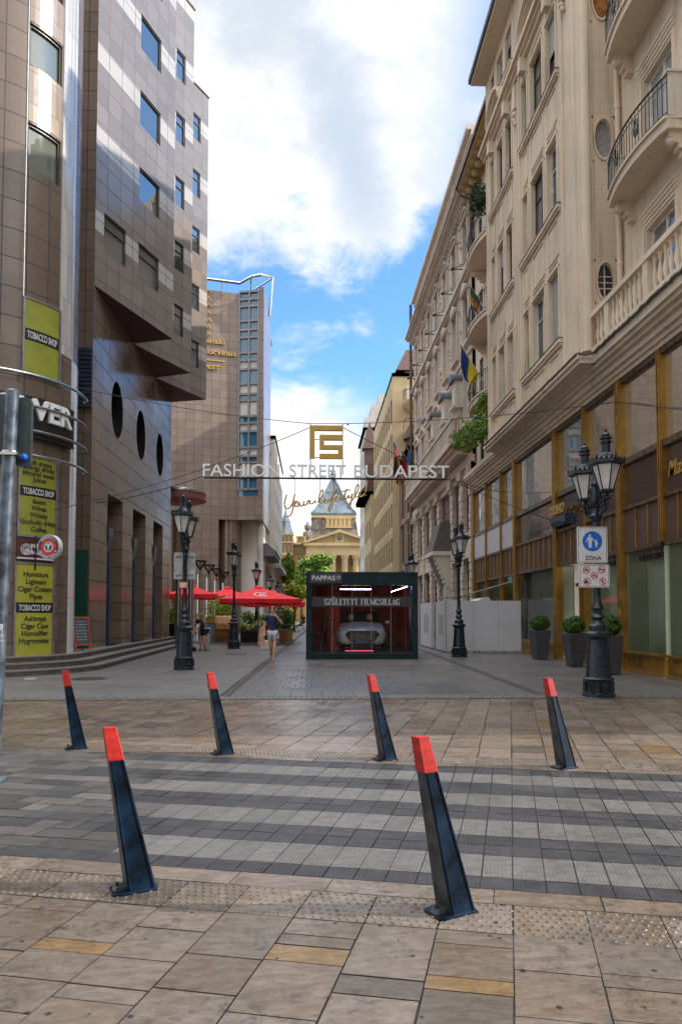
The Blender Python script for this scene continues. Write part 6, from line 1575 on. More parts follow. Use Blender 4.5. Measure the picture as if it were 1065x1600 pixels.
for (u, v) in pos5:
    ux, uz = x0+u*W5, z0+v*H5; ring(m, (ux, y_-.004, uz), (1, 0, 0), (0, 0, 1), .057, .068, (0, -1, 0), 0, 24, .002); m.hexa([(ux-.045, y_-.006, uz+.037), (ux-.037, y_-.006, uz+.045), (ux-.037, y_-.004, uz+.045), (ux-.045, y_-.004, uz+.037), (ux+.037, y_-.006, uz-.045), (ux+.045, y_-.006, uz-.037), (ux+.045, y_-.004, uz-.037), (ux+.037, y_-.004, uz-.045)])
m.build('red_rings', plain('prohibition_red', (.62, .02, .04), .4), ZB)
# grey sign backs on the left lamp
yl = LP[1].location.y; xl = -3.56
for (p0, p1, lb) in (((272, 863), (285, 905), 'grey back of a road sign, left of the two on the lamp by the steps'), ((287, 863.5), (305, 905), 'grey back of a road sign, right of the two on the lamp by the steps')):
    a, b_ = oY(*p0, yl+.08), oY(*p1, yl+.08); m = MB(); rrect(m, a.x, b_.x, b_.z, a.z, yl+.10, .02, .03); t = m.build('road_sign', m_greyp); tag(t, lb, 'sign')
    m = MB(); 
    for z in (a.z-.12, b_.z+.12): m.box(a.x+.05, b_.x-.05, yl+.05, yl+.078, z-.02, z+.02)
    m.build('bracket', m_alu, t)
a, b_ = oY(280, 909, yl-.1), oY(293, 919, yl-.1); m = MB(); rrect(m, a.x, b_.x, b_.z, a.z, yl-.07, .012, .015); t = tag(m.build('notice_plate', m_sred), 'small red edged notice plate fixed to the post of the lamp by the steps', 'sign')
m = MB(); m.box(a.x+.02, b_.x-.02, yl-.088, yl-.083, b_.z+.02, a.z-.02); m.build('notice_face', plain('notice_cream', (.55, .48, .36), .5), t)

# ================================================================== hanging street sign
HSY = 20.
HS = thing('street_banner_sign', 'hanging street sign with golden FS logo, steel letters on a bar and golden script below', 'sign', (.5, HSY, 5.6))
def s_(px, py, Y=HSY): return oY(px, py, Y)
zb_ = s_(508, 746).z; xa, xb = s_(316, 744).x, s_(701, 744).x
m = MB(); m.tube([(xa+.05, HSY+.06, zb_-.02), (xb-.05, HSY+.06, zb_-.02)], .028, 8); m.build('bar', m_iron, HS)
m = MB(); hL = s_(400, 725.5).z-s_(400, 745).z
for (wd, p0, p1) in (('FASHION', 317, 437), ('STREET', 452, 540), ('BUDAPEST', 553, 701)):
    put_text_fit(m, wd, s_(p0, 745).x, s_(p1, 745).x, zb_+.01, hL, lambda u, v, t: (u, HSY-t, v), 0, .035, .001)
m.build('steel_letters', m_ltr, HS)
# logo built from square bars
def L_(px, py): p = s_(px, py); return p.x, p.z
m = MB()
def bar_(x0, x1, y0, y1): a = s_(x0, y1); b = s_(x1, y0); m.box(a.x, b.x, HSY-.05, HSY+.05, a.z, b.z)
bar_(483.5, 535, 665.5, 673); bar_(483.5, 491.5, 673, 716.5); bar_(499, 535, 680, 688); bar_(499, 506, 688, 696); bar_(499, 535, 696, 702.5); bar_(528, 535, 702.5, 709.5); bar_(499, 535, 709.5, 717)
m.build('logo', m_fs, HS, bevel=.006)
m = MB()
for (x0, y0, x1, y1) in ((491, 687, 499, 687), (491, 715, 499, 715), (535, 662, 535, 742), (485, 662, 485, 666), (485, 716, 485, 742)): m.tube([s_(x0, y0, HSY+.05), s_(x1, y1, HSY+.05)], .012, 5)
m.build('logo_frame', m_iron, HS)
cab = MB()
def cable(p, q, sag=.12, r=.011, n=10):
    p, q = Vector(p), Vector(q); cab.tube([p.lerp(q, i/n)-Vector((0, 0, sag*4*(i/n)*(1-i/n))) for i in range(n+1)], r, 5)
cable(s_(118, 605, 20.3), s_(485, 662)); cable(s_(535, 662), oX(962, 628, RX-.15)); cable(s_(485, 662), s_(535, 662), 0)
cable(s_(84, 797, 19.), s_(484, 668), .2); cable(s_(535, 668), oX(858, 812, RX-.15), .15); cable(oX(962, 628, RX-.15), oX(1080, 640, RX-.15), .02)
cable((xb, HSY, zb_), oX(800, 770, RX), .08); cable((xa, HSY, zb_), (LX, 23.3, 5.2), .1)
for t in (.02, .5, .97): 
    p = s_(535, 662).lerp(oX(962, 628, RX-.15), t); cab.sphere(p-Vector((0, 0, .03)), .03, 6, 4)
cab.build('cable', m_iron, HS)
# golden handwriting, traced as bent tube
def scr(pts): return [s_(420+x/5.917, 740+y/5.917, HSY) for x, y in pts]
def smooth_(P, n=4):
    out = []
    P = [P[0]]+list(P)+[P[-1]]
    for i in range(1, len(P)-2):
        for k in range(n):
            t = k/n; a, b, c, d = P[i-1], P[i], P[i+1], P[i+2]
            out.append(.5*((2*b)+(c-a)*t+(2*a-5*b+4*c-d)*t*t+(3*b-a-3*c+d)*t**3))
    out.append(P[-2]); return out
strokes = [[(165, 195), (150, 240), (143, 290), (160, 322), (195, 310), (222, 262), (238, 192), (228, 250), (222, 320), (205, 375), (175, 395), (150, 385)],
           [(215, 300), (245, 275), (262, 262), (248, 252), (236, 280), (250, 302), (270, 290), (275, 262), (285, 285), (300, 300), (318, 285), (325, 255), (322, 285), (335, 292), (352, 275), (362, 248), (372, 262), (382, 245), (378, 270), (395, 278), (420, 262), (428, 245)],
           [(455, 262), (480, 225), (500, 180), (498, 152), (482, 160), (466, 205), (462, 250), (480, 270), (505, 262), (518, 228), (512, 260), (530, 268), (560, 240), (600, 190), (628, 150), (615, 140), (592, 190), (565, 280), (550, 335), (562, 340), (582, 300), (592, 250), (588, 222)],
           [(592, 250), (610, 248), (628, 222), (618, 210), (606, 235), (622, 255), (648, 240), (660, 212), (668, 235), (655, 250), (680, 235), (700, 190), (718, 140), (700, 200), (702, 228), (720, 225), (735, 200), (740, 222), (758, 215), (772, 182), (762, 240), (750, 300), (738, 312), (732, 298), (752, 265), (790, 215), (822, 150), (828, 108), (815, 105), (798, 150), (792, 205), (808, 215), (835, 200), (850, 175), (838, 168), (830, 198), (848, 215), (872, 200), (888, 180)],
           [(675, 165), (715, 155), (755, 148)], [(908, 70), (902, 120), (893, 170)], [(893, 196), (895, 206)], [(520, 205), (522, 212)]]
m = MB()
for st in strokes: m.tube(smooth_(scr(st)), .024, 6)
m.build('script_lettering', m_goldl, HS, smooth=True)
m = MB(); p = smooth_(scr([(225, 305), (300, 298), (380, 275), (470, 258), (560, 245)]), 3); m.tube([v+Vector((0, .03, 0)) for v in p], .010, 5)
for x in (238, 472, 600, 820):
    m.tube([s_(420+x/5.917, 746, HSY+.06), s_(420+x/5.917, 740+({238: 195, 472: 165, 600: 150, 820: 110}[x])/5.917, HSY+.03)], .007, 4)
m.build('hanger', m_iron, HS)

# ================================================================== glass showcase with car
BXL, BXR, BY, BD, BH = -.22, 3.65, 24.3, 5.6, 2.985
SCs = thing('glass_showcase', 'dark blue steel showcase box with glazed front displaying a pale car', 'display case', ((BXL+BXR)/2, BY, 0))
ix0, ix1 = oY(487, 960, BY).x, oY(643.5, 960, BY).x; iz1, iz0 = oY(560, 914.5, BY).z, oY(560, 1020.5, BY).z
m = MB()
m.box(BXL, ix0, BY, BY+.18, .02, BH-.001); m.box(ix1, BXR, BY, BY+.18, .02, BH-.001); m.box(ix0, ix1, BY, BY+.18, iz1, BH-.001); m.box(ix0, ix1, BY, BY+.18, .02, iz0)
m.box(BXL, BXR, BY+.181, BY+BD, BH-.12, BH); m.box(BXL, BXL+.1, BY+.181, BY+BD, .02, BH-.121); m.box(BXR-.1, BXR, BY+.181, BY+BD, .02, BH-.121); m.box(BXL+.1, BXR-.1, BY+BD-.1, BY+BD, .02, BH-.121)
m.build('steel_frame', m_boxm, SCs, bevel=.008)
m = MB(); m.box(ix0-.03, ix1+.03, BY-.03, BY-.002, iz0-.03, iz0); m.box(BXL-.16, BXL, BY+.02, BY+.12, BH-.10, BH-.04); m.box(BXL-.02, BXR+.02, BY-.02, BY+.19, BH+.001, BH+.03)
m.build('sill_rail', plain('steel_blue_edge', (.05, .09, .11), .3, .5), SCs)
m = MB(); m.box(BXL+.1, BXR-.1, BY+.181, BY+BD-.1, .02, .24); m.build('floor', plain('case_floor', (.06, .05, .055), .25), SCs)
m = MB(); m.box(BXL+.101, BXR-.101, BY+BD-.16, BY+BD-.101, .24, BH-.121); m.box(BXL+.101, BXL+.14, BY+.2, BY+BD-.161, .24, BH-.121); m.box(BXR-.14, BXR-.101, BY+2.4, BY+BD-.161, .24, BH-.121); m.build('red_backdrop', m_redwall, SCs)
m = MB(); m.face([(ix0, BY+.06, iz0), (ix1, BY+.06, iz0), (ix1, BY+.06, iz1), (ix0, BY+.06, iz1)]); gp = m.build('front_glass', clear_glass('showcase_glass', 1.55), SCs)
m = MB()
for px in (519, 550, 580, 610.5): x = oY(px, 960, BY).x; m.box(x-.008, x+.008, BY+.045, BY+.059, iz0, iz1)
m.build('glass_joint', m_silver, gp)
za, zb2 = oY(560, 948, BY).z, oY(560, 932.5, BY).z
m = MB(); m.box(ix0, ix1, BY+.012, BY+.04, za, zb2); bo = m.build('slogan_band', plain('slogan_band_grey', (.040, .038, .042), .45), SCs)
def serif_text(m, s, x0, x1, z0, h, mp, th=.02):
    """narrow roman capitals drawn with thick and thin strokes and serifs"""
    G_ = {'S': [('a', [(.85, .78), (.80, .95), (.45, 1.), (.12, .90), (.10, .70), (.30, .56), (.70, .44), (.90, .28), (.85, .08), (.50, .0), (.15, .06), (.08, .24)], 1)],
          'Z': [('a', [(.08, .78), (.08, 1.), (.92, 1.)], 0), ('a', [(.90, .98), (.10, .02)], 1), ('a', [(.08, .0), (.92, .0), (.92, .22)], 0)],
          'U': [('a', [(.20, 1.), (.20, .25), (.35, .03), (.55, .0), (.75, .08), (.84, .3)], 1), ('a', [(.84, .3), (.84, 1.)], 0), ('s', [(.20, 1.), (.84, 1.)])],
          'L': [('a', [(.25, 1.), (.25, 0.)], 1), ('a', [(.25, 0), (.92, 0.), (.92, .24)], 0), ('s', [(.25, 1.), (.25, 0)])],
          'E': [('a', [(.25, 1.), (.25, 0.)], 1), ('a', [(.25, 1.), (.88, 1.), (.88, .8)], 0), ('a', [(.25, .52), (.7, .52)], 0), ('a', [(.7, .62), (.7, .42)], 0), ('a', [(.25, 0), (.9, 0.), (.9, .22)], 0), ('s', [(.25, 1.), (.25, 0)])],
          'T': [('a', [(.5, 1.), (.5, 0.)], 1), ('a', [(.05, .78), (.05, 1.), (.95, 1.), (.95, .78)], 0), ('s', [(.5, 0)])],
          'F': [('a', [(.25, 1.), (.25, 0.)], 1), ('a', [(.25, 1.), (.9, 1.), (.9, .8)], 0), ('a', [(.25, .52), (.7, .52)], 0), ('s', [(.25, 1.), (.25, 0)])],
          'I': [('a', [(.5, 1.), (.5, 0.)], 1), ('s', [(.5, 1.), (.5, 0)])],
          'M': [('a', [(.12, 0.), (.12, 1.)], 0), ('a', [(.12, 1.), (.5, .1)], 1), ('a', [(.5, .1), (.88, 1.)], 0), ('a', [(.88, 1.), (.88, 0.)], 1), ('s', [(.12, 0), (.88, 0), (.88, 1), (.12, 1)])],
          'C': [('a', [(.88, .75), (.75, .95), (.5, 1.), (.2, .85), (.1, .5), (.2, .15), (.5, .0), (.78, .06), (.9, .25)], 1)],
          'A': [('a', [(.12, 0.), (.5, 1.)], 0), ('a', [(.5, 1.), (.88, 0.)], 1), ('a', [(.24, .33), (.74, .33)], 0), ('s', [(.12, 0), (.88, 0)])],
          'G': [('a', [(.86, .78), (.75, .95), (.5, 1.), (.2, .85), (.1, .5), (.2, .15), (.5, .0), (.84, .08)], 1), ('a', [(.84, .0), (.84, .42)], 1), ('a', [(.62, .42), (.98, .42)], 0)]}
    wd = {'I': .42, 'M': 1.3, 'T': .88, 'S': .78, 'E': .82, 'F': .78, 'L': .8, ' ': .5}
    tot_ = sum(wd.get('U' if c == 'Ü' else c, .9)+.12 for c in s); k = (x1-x0)/tot_; x = x0
    for ch in s:
        c = 'U' if ch == 'Ü' else ch; w_ = wd.get(c, .9)*k
        for g_ in G_.get(c, []):
            if g_[0] == 'a':
                t_ = th*(1. if g_[2] else .42)
                for p, q in zip(g_[1], g_[1][1:]):
                    P, Q2 = (x+p[0]*w_, z0+p[1]*h), (x+q[0]*w_, z0+q[1]*h); dx, dz = Q2[0]-P[0], Q2[1]-P[1]; l = hypot(dx, dz) or 1
                    tt = t_ if abs(dz) > abs(dx)*.6 else th*.42; nx, nz = -dz/l*tt, dx/l*tt
                    m.face([mp(P[0]-nx, P[1]-nz, 0), mp(Q2[0]-nx, Q2[1]-nz, 0), mp(Q2[0]+nx, Q2[1]+nz, 0), mp(P[0]+nx, P[1]+nz, 0)])
            else:
                for (a, b) in g_[1]: m.face([mp(x+a*w_-th*2, z0+b*h-th*.3, 0), mp(x+a*w_+th*2, z0+b*h-th*.3, 0), mp(x+a*w_+th*2, z0+b*h+th*.3, 0), mp(x+a*w_-th*2, z0+b*h+th*.3, 0)])
        if ch == 'Ü':
            for a in (.35, .68): m.face([mp(x+a*w_-th, z0+h*1.12, 0), mp(x+a*w_+th, z0+h*1.12, 0), mp(x+a*w_+th, z0+h*1.28, 0), mp(x+a*w_-th, z0+h*1.28, 0)])
        x += w_+.12*k
m = MB(); serif_text(m, 'SZÜLETETT FILMCSILLAG', oY(506.5, 940, BY).x, oY(624.5, 940, BY).x, za+.065, (zb2-za)*.60, lambda u, v, t: (u, BY+.008, v), .017); m.build('slogan', m_signw, bo)
a, b_ = oY(484, 911, BY), oY(534, 895.5, BY)
m = MB(); m.box(a.x, b_.x, BY-.06, BY-.001, a.z, b_.z); po = m.build('name_plate', plain('plate_grey', (.055, .058, .065), .4), SCs)
m = MB(); put_text_fit(m, 'PAPPAS', oY(487.2, 905, BY).x, oY(523.5, 905, BY).x, a.z+.10, .155, lambda u, v, t: (u, BY-.062-t, v), 0, .004, .006)
sx, sz = oY(528.5, 900, BY).x, b_.z-.16
star = [(sx+(.075 if k % 2 == 0 else .036)*cos(pi/2+k*pi/5), sz+(.075 if k % 2 == 0 else .036)*sin(pi/2+k*pi/5)) for k in range(10)]
for k in range(10): p, q = star[k], star[(k+1) % 10]; m.tube([(p[0], BY-.066, p[1]), (q[0], BY-.066, q[1])], .009, 4)
m.build('name_lettering', m_signw, po)
m = MB(); m.tube([(ix0+1.0, BY+.6, iz1-.12), (ix0+2.1, BY+.6, iz1-.12)], .007, 6); m.tube([(ix1-.1, BY+.5, iz1-.02), (ix1-.5, BY+2.2, iz1-.16)], .007, 6); m.build('tube_light', m_lilac, SCs)
m = MB(); m.tube([(1.15, BY+.5, .27), (2.15, BY+.5, .27)], .014, 6); m.build('pink_tube', m_pinkl, SCs)
# tripod and drape inside the case
t = thing('tripod', 'thin tripod standing inside the showcase left of the car', 'tripod', (oY(512, 990, BY+1.1).x, BY+1.1, .24)); X0 = t.location.x
m = MB()
for dx, dy in ((-.28, -.1), (.30, -.1), (.02, .3)): m.tube([(X0, BY+1.1, 1.75), (X0+dx, BY+1.1+dy, .24)], .012, 5)
m.build('legs', m_silver, t); m = MB(); m.box(X0-.05, X0+.05, BY+1.05, BY+1.15, 1.75, 1.9); m.build('head', m_black, t)
m = MB()
for i in range(14): a = X0+.08+i*.025; m.box(a, a+.026, BY+1.5+.03*sin(i*1.3), BY+1.56+.03*sin(i*1.3), .245, 2.25)
tag(m.build('red_drape', m_redwall), 'red cloth hanging behind the tripod in the showcase', 'drape')
# car, nose towards the viewer: lofted body
CX, CY = oY(564.5, 990, BY+1.3).x, BY+.95; CWd = .92
CAR = thing('car', 'pale silver electric car with black grille panel parked inside the glass showcase', 'car', (CX, CY, .24))
m = MB()
def ringc(y, pts): return [(CX+x, CY+y, .24+z) for x, z in pts]+[(CX-x, CY+y, .24+z) for x, z in pts[::-1]]
secs = [(-.02, [(0, .20), (.55, .22), (.72, .30), (.76, .48), (.74, .66), (.55, .74), (0, .78)]),
        (.12, [(0, .17), (.66, .19), (.84, .28), (.88, .50), (.86, .74), (.62, .84), (0, .88)]),
        (.55, [(0, .17), (.70, .18), (.90, .26), (.92, .52), (.91, .80), (.70, .93), (0, .98)]),
        (1.10, [(0, .17), (.70, .18), (.90, .26), (.92, .52), (.91, .86), (.76, 1.01), (0, 1.05)]),
        (1.95, [(0, .17), (.70, .18), (.90, .26), (.93, .52), (.92, .90), (.68, 1.42), (0, 1.50)]),
        (3.2, [(0, .17), (.70, .18), (.90, .26), (.93, .52), (.92, .90), (.70, 1.44), (0, 1.52)]),
        (4.2, [(0, .30), (.6, .30), (.85, .36), (.88, .55), (.84, .9), (.55, 1.1), (0, 1.15)])]
Rg = [ringc(y, p) for y, p in secs]; n = len(Rg[0])
for a, b in zip(Rg, Rg[1:]):
    for i in range(n): m.face([a[i], a[(i+1) % n], b[(i+1) % n], b[i]])
m.face(Rg[0][::-1]); m.face(Rg[-1])
cb = m.build('body', m_carw, CAR); mod = cb.modifiers.new('sub', 'SUBSURF'); mod.levels = mod.render_levels = 2
bmw = bmesh.new(); bmw.from_mesh(cb.data); bmesh.ops.remove_doubles(bmw, verts=bmw.verts, dist=.001); bmesh.ops.recalc_face_normals(bmw, faces=bmw.faces); bmw.to_mesh(cb.data); bmw.free()
for p in cb.data.polygons: p.use_smooth = True
m = MB(); m.hexa([(CX-.66, CY+1.12, 1.30), (CX+.66, CY+1.12, 1.30), (CX+.6, CY+1.9, 1.5), (CX-.6, CY+1.9, 1.5), (CX-.60, CY+1.16, 1.32), (CX+.60, CY+1.16, 1.32), (CX+.54, CY+1.9, 1.68), (CX-.54, CY+1.9, 1.68)]) if False else m.face([(CX-.80, CY+.90, 1.245), (CX+.80, CY+.90, 1.245), (CX+.62, CY+1.66, 1.68), (CX-.62, CY+1.66, 1.68)]); ws = m.build('windscreen', plain('dark_windscreen', (.012, .013, .015), .15, 0, .5), CAR)
m = MB()
for s in (-1, 1): m.lathe([(.02, 0), (.10, .02), (.11, .16), (.05, .24), (.01, .25)], (CX+s*.34, CY+1.15, 1.33), 10)
m.build('lamp_reflection', plain('tan_headrest', (.50, .30, .09), .6), ws, smooth=True)  # two lamps mirrored in the windscreen, put in as tan knobs
m = MB(); m.prism([(-.36, .30), (.36, .30), (.50, .42), (.62, .60), (.50, .72), (-.50, .72), (-.62, .60), (-.50, .42)], -.06, .06, lambda u, v, t: (CX+u, CY+t, .24+v)); gr = m.build('grille', m_carb, CAR)
m = MB(); 
for k in range(15): x = CX-.42+.06*k; m.box(x-.008, x+.008, CY-.075, CY-.061, .62, .88)
m.sphere((CX, CY-.07, .24+.52), .06, 10, 8, sz=1.); m.build('chrome_bars', m_silver, gr)
for s in (-1, 1):
    m = MB(); m.hexa([(CX+s*.50, CY+.00, .24+.60), (CX+s*.84, CY+.18, .24+.66), (CX+s*.84, CY+.24, .24+.66), (CX+s*.50, CY+.1, .24+.60), (CX+s*.56, CY+.02, .24+.70), (CX+s*.86, CY+.22, .24+.78), (CX+s*.86, CY+.28, .24+.78), (CX+s*.56, CY+.12, .24+.70)]); h = m.build('headlight', m_carb, CAR)
    m = MB(); m.tube([(CX+s*.55, CY+.0, .24+.70), (CX+s*.84, CY+.17, .24+.77)], .012, 5); m.build('light_strip', m_signw, h)
    m = MB(); m.prism([(s*.56, .30), (s*.80, .34), (s*.84, .48), (s*.74, .50), (s*.60, .40)], .02, .16, lambda u, v, t: (CX+u, CY+t-.03+.12*abs(u), .24+v)); m.build('air_intake', m_carb, CAR)
    m = MB(); m.sphere((CX+s*1.04, CY+1.25, .24+1.0), .11, 8, 6, sz=.7); m.build('wing_mirror', m_carw, CAR, smooth=True)
    for yy in (.85, 3.5):
        m = MB(); R_ = .36; n = 20
        A0 = [(CX+s*.93, CY+yy+R_*cos(2*pi*i/n), .24+R_+R_*sin(2*pi*i/n)) for i in range(n)]; A1 = [(CX+s*.70, a[1], a[2]) for a in A0]
        m.mesh(A0+A1, [tuple(range(n)), tuple(range(n, 2*n))[::-1]]+[(i, (i+1) % n, n+(i+1) % n, n+i) for i in range(n)]); m.build('wheel', m_black, CAR)
m = MB(); m.box(CX-.46, CX+.46, CY-.09, CY-.03, .40, .50); m.box(CX-.62, CX+.62, CY-.04, CY+.1, .33, .38); m.build('bumper_trim', m_carb, CAR)
m = MB(); m.box(CX-.24, CX+.24, CY-.085, CY-.065, .52, .61); m.build('number_plate', plain('blue_grey_plate', (.12, .25, .40), .4), CAR)

# ================================================================== white hoarding
HX = 5.36; HO = thing('hoarding', 'white boarded enclosure with plain panels beside the lamp on the right pavement', 'hoarding', (6.8, 30, 0)); zH = 2.1
m = MB(); m.box(HX+.05, 8.36, 28.0, 28.04, .02, zH); o = m.build('front_panel', m_white_p, HO)
m = MB()
for x in (6.42, 7.45): m.box(x-.004, x+.004, 27.993, 27.999, .03, zH-.01)
for x in (5.5, 6.3, 6.55, 7.35, 7.6, 8.25):
    for z in (.25, 1.1, 1.9): m.box(x-.012, x+.012, 27.992, 27.999, z-.012, z+.012)
m.build('seam_and_screws', m_alu, o)
m = MB(); m.box(HX+.06, 8.35, 27.994, 27.999, .02, .10); m.build('dirty_edge', plain('dirty_edge', (.30, .28, .27), .8, var=.4, sc=8.), o)
for (a, b) in ((28.05, 30.6), (31.3, 34.9)):
    m = MB(); m.box(HX, HX+.04, a, b, .05, zH); o = m.build('side_panel', m_white_p, HO)
    m = MB(); 
    for y in (a, b-.05): m.box(HX-.02, HX-.001, y, y+.05, .03, zH+.01)
    m.box(HX-.02, HX-.001, a+.05, b-.05, .03, .08); m.build('edge_trim', m_alu, o)
m = MB(); m.box(HX+.2, HX+.24, 30.6, 31.3, .02, zH-.02); m.build('recess_panel', m_white_p, HO)
for (a, b) in ((28.6, 30.0), (32.2, 34.0)):
    m = MB(); m.box(HX-.006, HX-.001, a+.3, b-.2, .7, 1.55); m.build('pasted_notice', plain('notice_grey', (.42, .42, .44), .6, var=.2, sc=20.), HO)
m = MB(); m.tube([(HX+.3, 34.5, 2.35), (HX+.9, 30., 2.3), (8.2, 28.6, 2.9)], .03, 6); m.tube([(HX+.3, 34.5, 2.1), (HX+.3, 34.5, 2.35)], .03, 6); m.build('top_pole', m_alu, HO)
m = MB(); m.hexa([(6.6, 28.2, 2.02), (7.3, 28.2, 2.02), (7.3, 29.8, 2.02), (6.6, 29.8, 2.02), (6.8, 28.2, 2.2), (7.1, 28.2, 2.25), (7.1, 29.8, 2.25), (6.8, 29.8, 2.2)]); tag(m.build('plastic_sheet', m_signw), 'crumpled pale sheet lying on top of the white hoarding', 'sheet')

# ================================================================== cafe: parasols, counter, planters
def parasol(c, w_, ze, za_, lb, first=None, pole=True):
    t = thing('parasol', lb, 'parasol', (c[0], c[1], 0), radians(8), 'red parasols of the cafe')
    q = LMB(); h = w_/2; n = 4; ns = 6
    for k in range(8):
        a0, a1 = pi/4*k, pi/4*(k+1); 
        def rim(a): 
            x, y = cos(a), sin(a); s = 1/max(abs(x), abs(y)); return x*s*h, y*s*h
        for i in range(ns):
            f0, f1 = i/ns, (i+1)/ns
            z = lambda f: ze+(za_-ze)*(1-f)**1.12
            p0, p1 = rim(a0), rim(a1)
            q.face([(p0[0]*f0, p0[1]*f0, z(f0)), (p0[0]*f1, p0[1]*f1, z(f1)-.0), (p1[0]*f1, p1[1]*f1, z(f1)), (p1[0]*f0, p1[1]*f0, z(f0))])
        p0, p1 = rim(a0), rim(a1); nn_ = 4
        for i in range(nn_):
            f, g_ = i/nn_, (i+1)/nn_; A_ = (p0[0]+(p1[0]-p0[0])*f, p0[1]+(p1[1]-p0[1])*f); B_ = (p0[0]+(p1[0]-p0[0])*g_, p0[1]+(p1[1]-p0[1])*g_)
            dz = lambda u: .20+.06*sin(pi*u)
            q.face([(*A_, ze), (*B_, ze), (B_[0]*.995, B_[1]*.995, ze-dz(g_)), (A_[0]*.995, A_[1]*.995, ze-dz(f))])
    o = q.build('canopy', m_umb, t, smooth=False)
    q = LMB(); q.lathe([(.30, .0), (.28, .05), (.01, .16)], (0, 0, za_-.08), 12); q.build('cap', m_umb, o)
    q = LMB(); q.tube([(0, 0, 0), (0, 0, za_)], .04, 8); q.box(-.4, .4, -.4, .4, .0, .08); q.build('pole', m_alu, t)
    q = LMB()
    for k in range(8):
        a = pi/4*k; x, y = rim(a) if False else (cos(a)/max(abs(cos(a)), abs(sin(a)))*h, sin(a)/max(abs(cos(a)), abs(sin(a)))*h); q.tube([(0, 0, za_-.1), (x*.97, y*.97, ze+.0)], .016, 5)
    q.build('rib', m_alu, t); return t
PRS = []
for (pl, pr, pe, pa, Y, lb) in ((333, 474, 944, 917, 37.5, 'largest red cafe parasol with a white oval emblem, beside the lamp at the tan counter'), (372, 479, 948, 924, 43., 'red cafe parasol just behind and right of the emblem one'), (255, 345, 936, 915, 39., 'red cafe parasol behind the lamp by the steps'), (318, 392, 937, 918, 50., 'small red cafe parasol far back between two others')):
    a, b_ = oY(pl, pe, Y), oY(pr, pe, Y); t = parasol(((a.x+b_.x)/2, Y), (b_.x-a.x)*.86, a.z+.24, oY(400, pa, Y).z, lb); PRS.append((t, a, b_, Y))
t, a, b_, Y = PRS[0]
cE = oY(397, 929, Y-2.2); m = MB(); sl_ = Vector((0, -.90, -.34)); 
def epos(u, v): return (cE.x+u, Y-1.35-v*.93*0-.0+(-v)*0, 0)
h2 = (b_.x-a.x)*.43; ze_, za2 = a.z+.24, oY(400, 917, Y).z
def on_can(u, f):          # point on the front slope (local parasol coords rotated 8 deg)
    x, y, z = u, -h2*f, ze_+(za2-ze_)*(1-f)**1.12+.012; r_ = radians(8); return ((a.x+b_.x)/2+x*cos(r_)-y*sin(r_), Y+x*sin(r_)+y*cos(r_), z)
for i in range(24):
    t0, t1 = 2*pi*i/24, 2*pi*(i+1)/24; f_ = lambda t_, k: on_can(-.1+.40*k*cos(t_), .62-.16*k*sin(t_)); m.face([f_(t0, .86), f_(t1, .86), f_(t1, 1.), f_(t0, 1.)])
V, F_ = text_geo('JK', .30, .001, .012, 1.4, 'CENTER', .3); m.mesh([on_can(-.1+v[0], .71-v[1]*.75) for v in V], F_)
m.build('emblem', m_ltr, t)
# tan roll-top counter, grey cabinet, yellow box
p0, p1 = oY(335, 1003, 40.), oY(362, 962, 40.)
KC = thing('counter', 'tan roll-top serving counter beside the lamp and the red parasol', 'counter', ((p0.x+p1.x)/2, 40.5, 0)); wC = p1.x-p0.x; hC = p1.z
m = MB(); prof = [(0, .35), (-.02, .7), (.08, 1.05), (.3, hC-.08), (.55, hC), (.95, hC), (.95, .35)]
m.prism(prof, p0.x, p1.x, lambda u, v, t: (t, 40.+u, v)); m.build('roll_top', m_tan, KC)
m = MB(); m.box(p0.x+.03, p1.x-.03, 40.06, 40.9, .01, .35); m.build('base', plain('tan_counter_base', (.33, .15, .045), .5), KC)
m = MB(); m.box(p0.x-.01, p1.x+.01, 39.97, 40.0, .68, .74); m.build('handle', m_bronze, KC)
p0, p1 = oY(322, 1003, 38.5), oY(334.5, 974, 38.5); m = MB(); m.box(p0.x, p1.x, 38.5, 39.3, .02, p1.z); m.box(p0.x-.03, p1.x+.03, 38.46, 39.34, p1.z+.001, p1.z+.04)
m.box(p0.x+.03, p1.x-.03, 38.485, 38.499, .1, p1.z-.08); tag(m.build('cabinet', plain('grey_cabinet', (.25, .22, .20), .5)), 'grey service cabinet left of the tan counter', 'cabinet')
p0, p1 = oY(323, 973, 39.), oY(335, 965, 39.); m = MB(); m.box(p0.x, p1.x, 38.7, 39.2, oY(330, 974, 38.5).z+.045, p1.z); m.box(p0.x+.05, p1.x-.05, 38.75, 39.15, p1.z, p1.z+.02); tag(m.build('yellow_box', plain('yellow_box', (.50, .28, .02), .5)), 'yellow box standing on the grey service cabinet', 'box')
p = oZ(323, 1016); TBn = thing('waste_bin', 'pale grey waste bin with blue lid beside the crouching worker', 'waste bin', (p.x, p.y, 0))
m = MB(); m.lathe([(.13, 0), (.16, .86)], (p.x, p.y, .01), 14); m.build('bin_body', plain('bin_grey', (.30, .32, .34), .5), TBn, smooth=True)
m = MB(); m.lathe([(.18, .0), (.19, .05), (.08, .09), (.01, .10)], (p.x, p.y, .88), 16); m.build('lid', plain('bin_blue', (.03, .28, .55), .4), TBn, smooth=True)
p = oZ(414, 1016); m = MB(); m.hexa([(p.x-.22, p.y, .005), (p.x+.22, p.y, .005), (p.x+.22, p.y+.45, .005), (p.x-.22, p.y+.45, .005), (p.x-.18, p.y+.03, .42), (p.x+.18, p.y+.03, .42), (p.x+.18, p.y+.42, .42), (p.x-.18, p.y+.42, .42)]); tag(m.build('stone_block', m_orn2, bevel=.03), 'rough stone block on the plaza left of the walking woman', 'block')
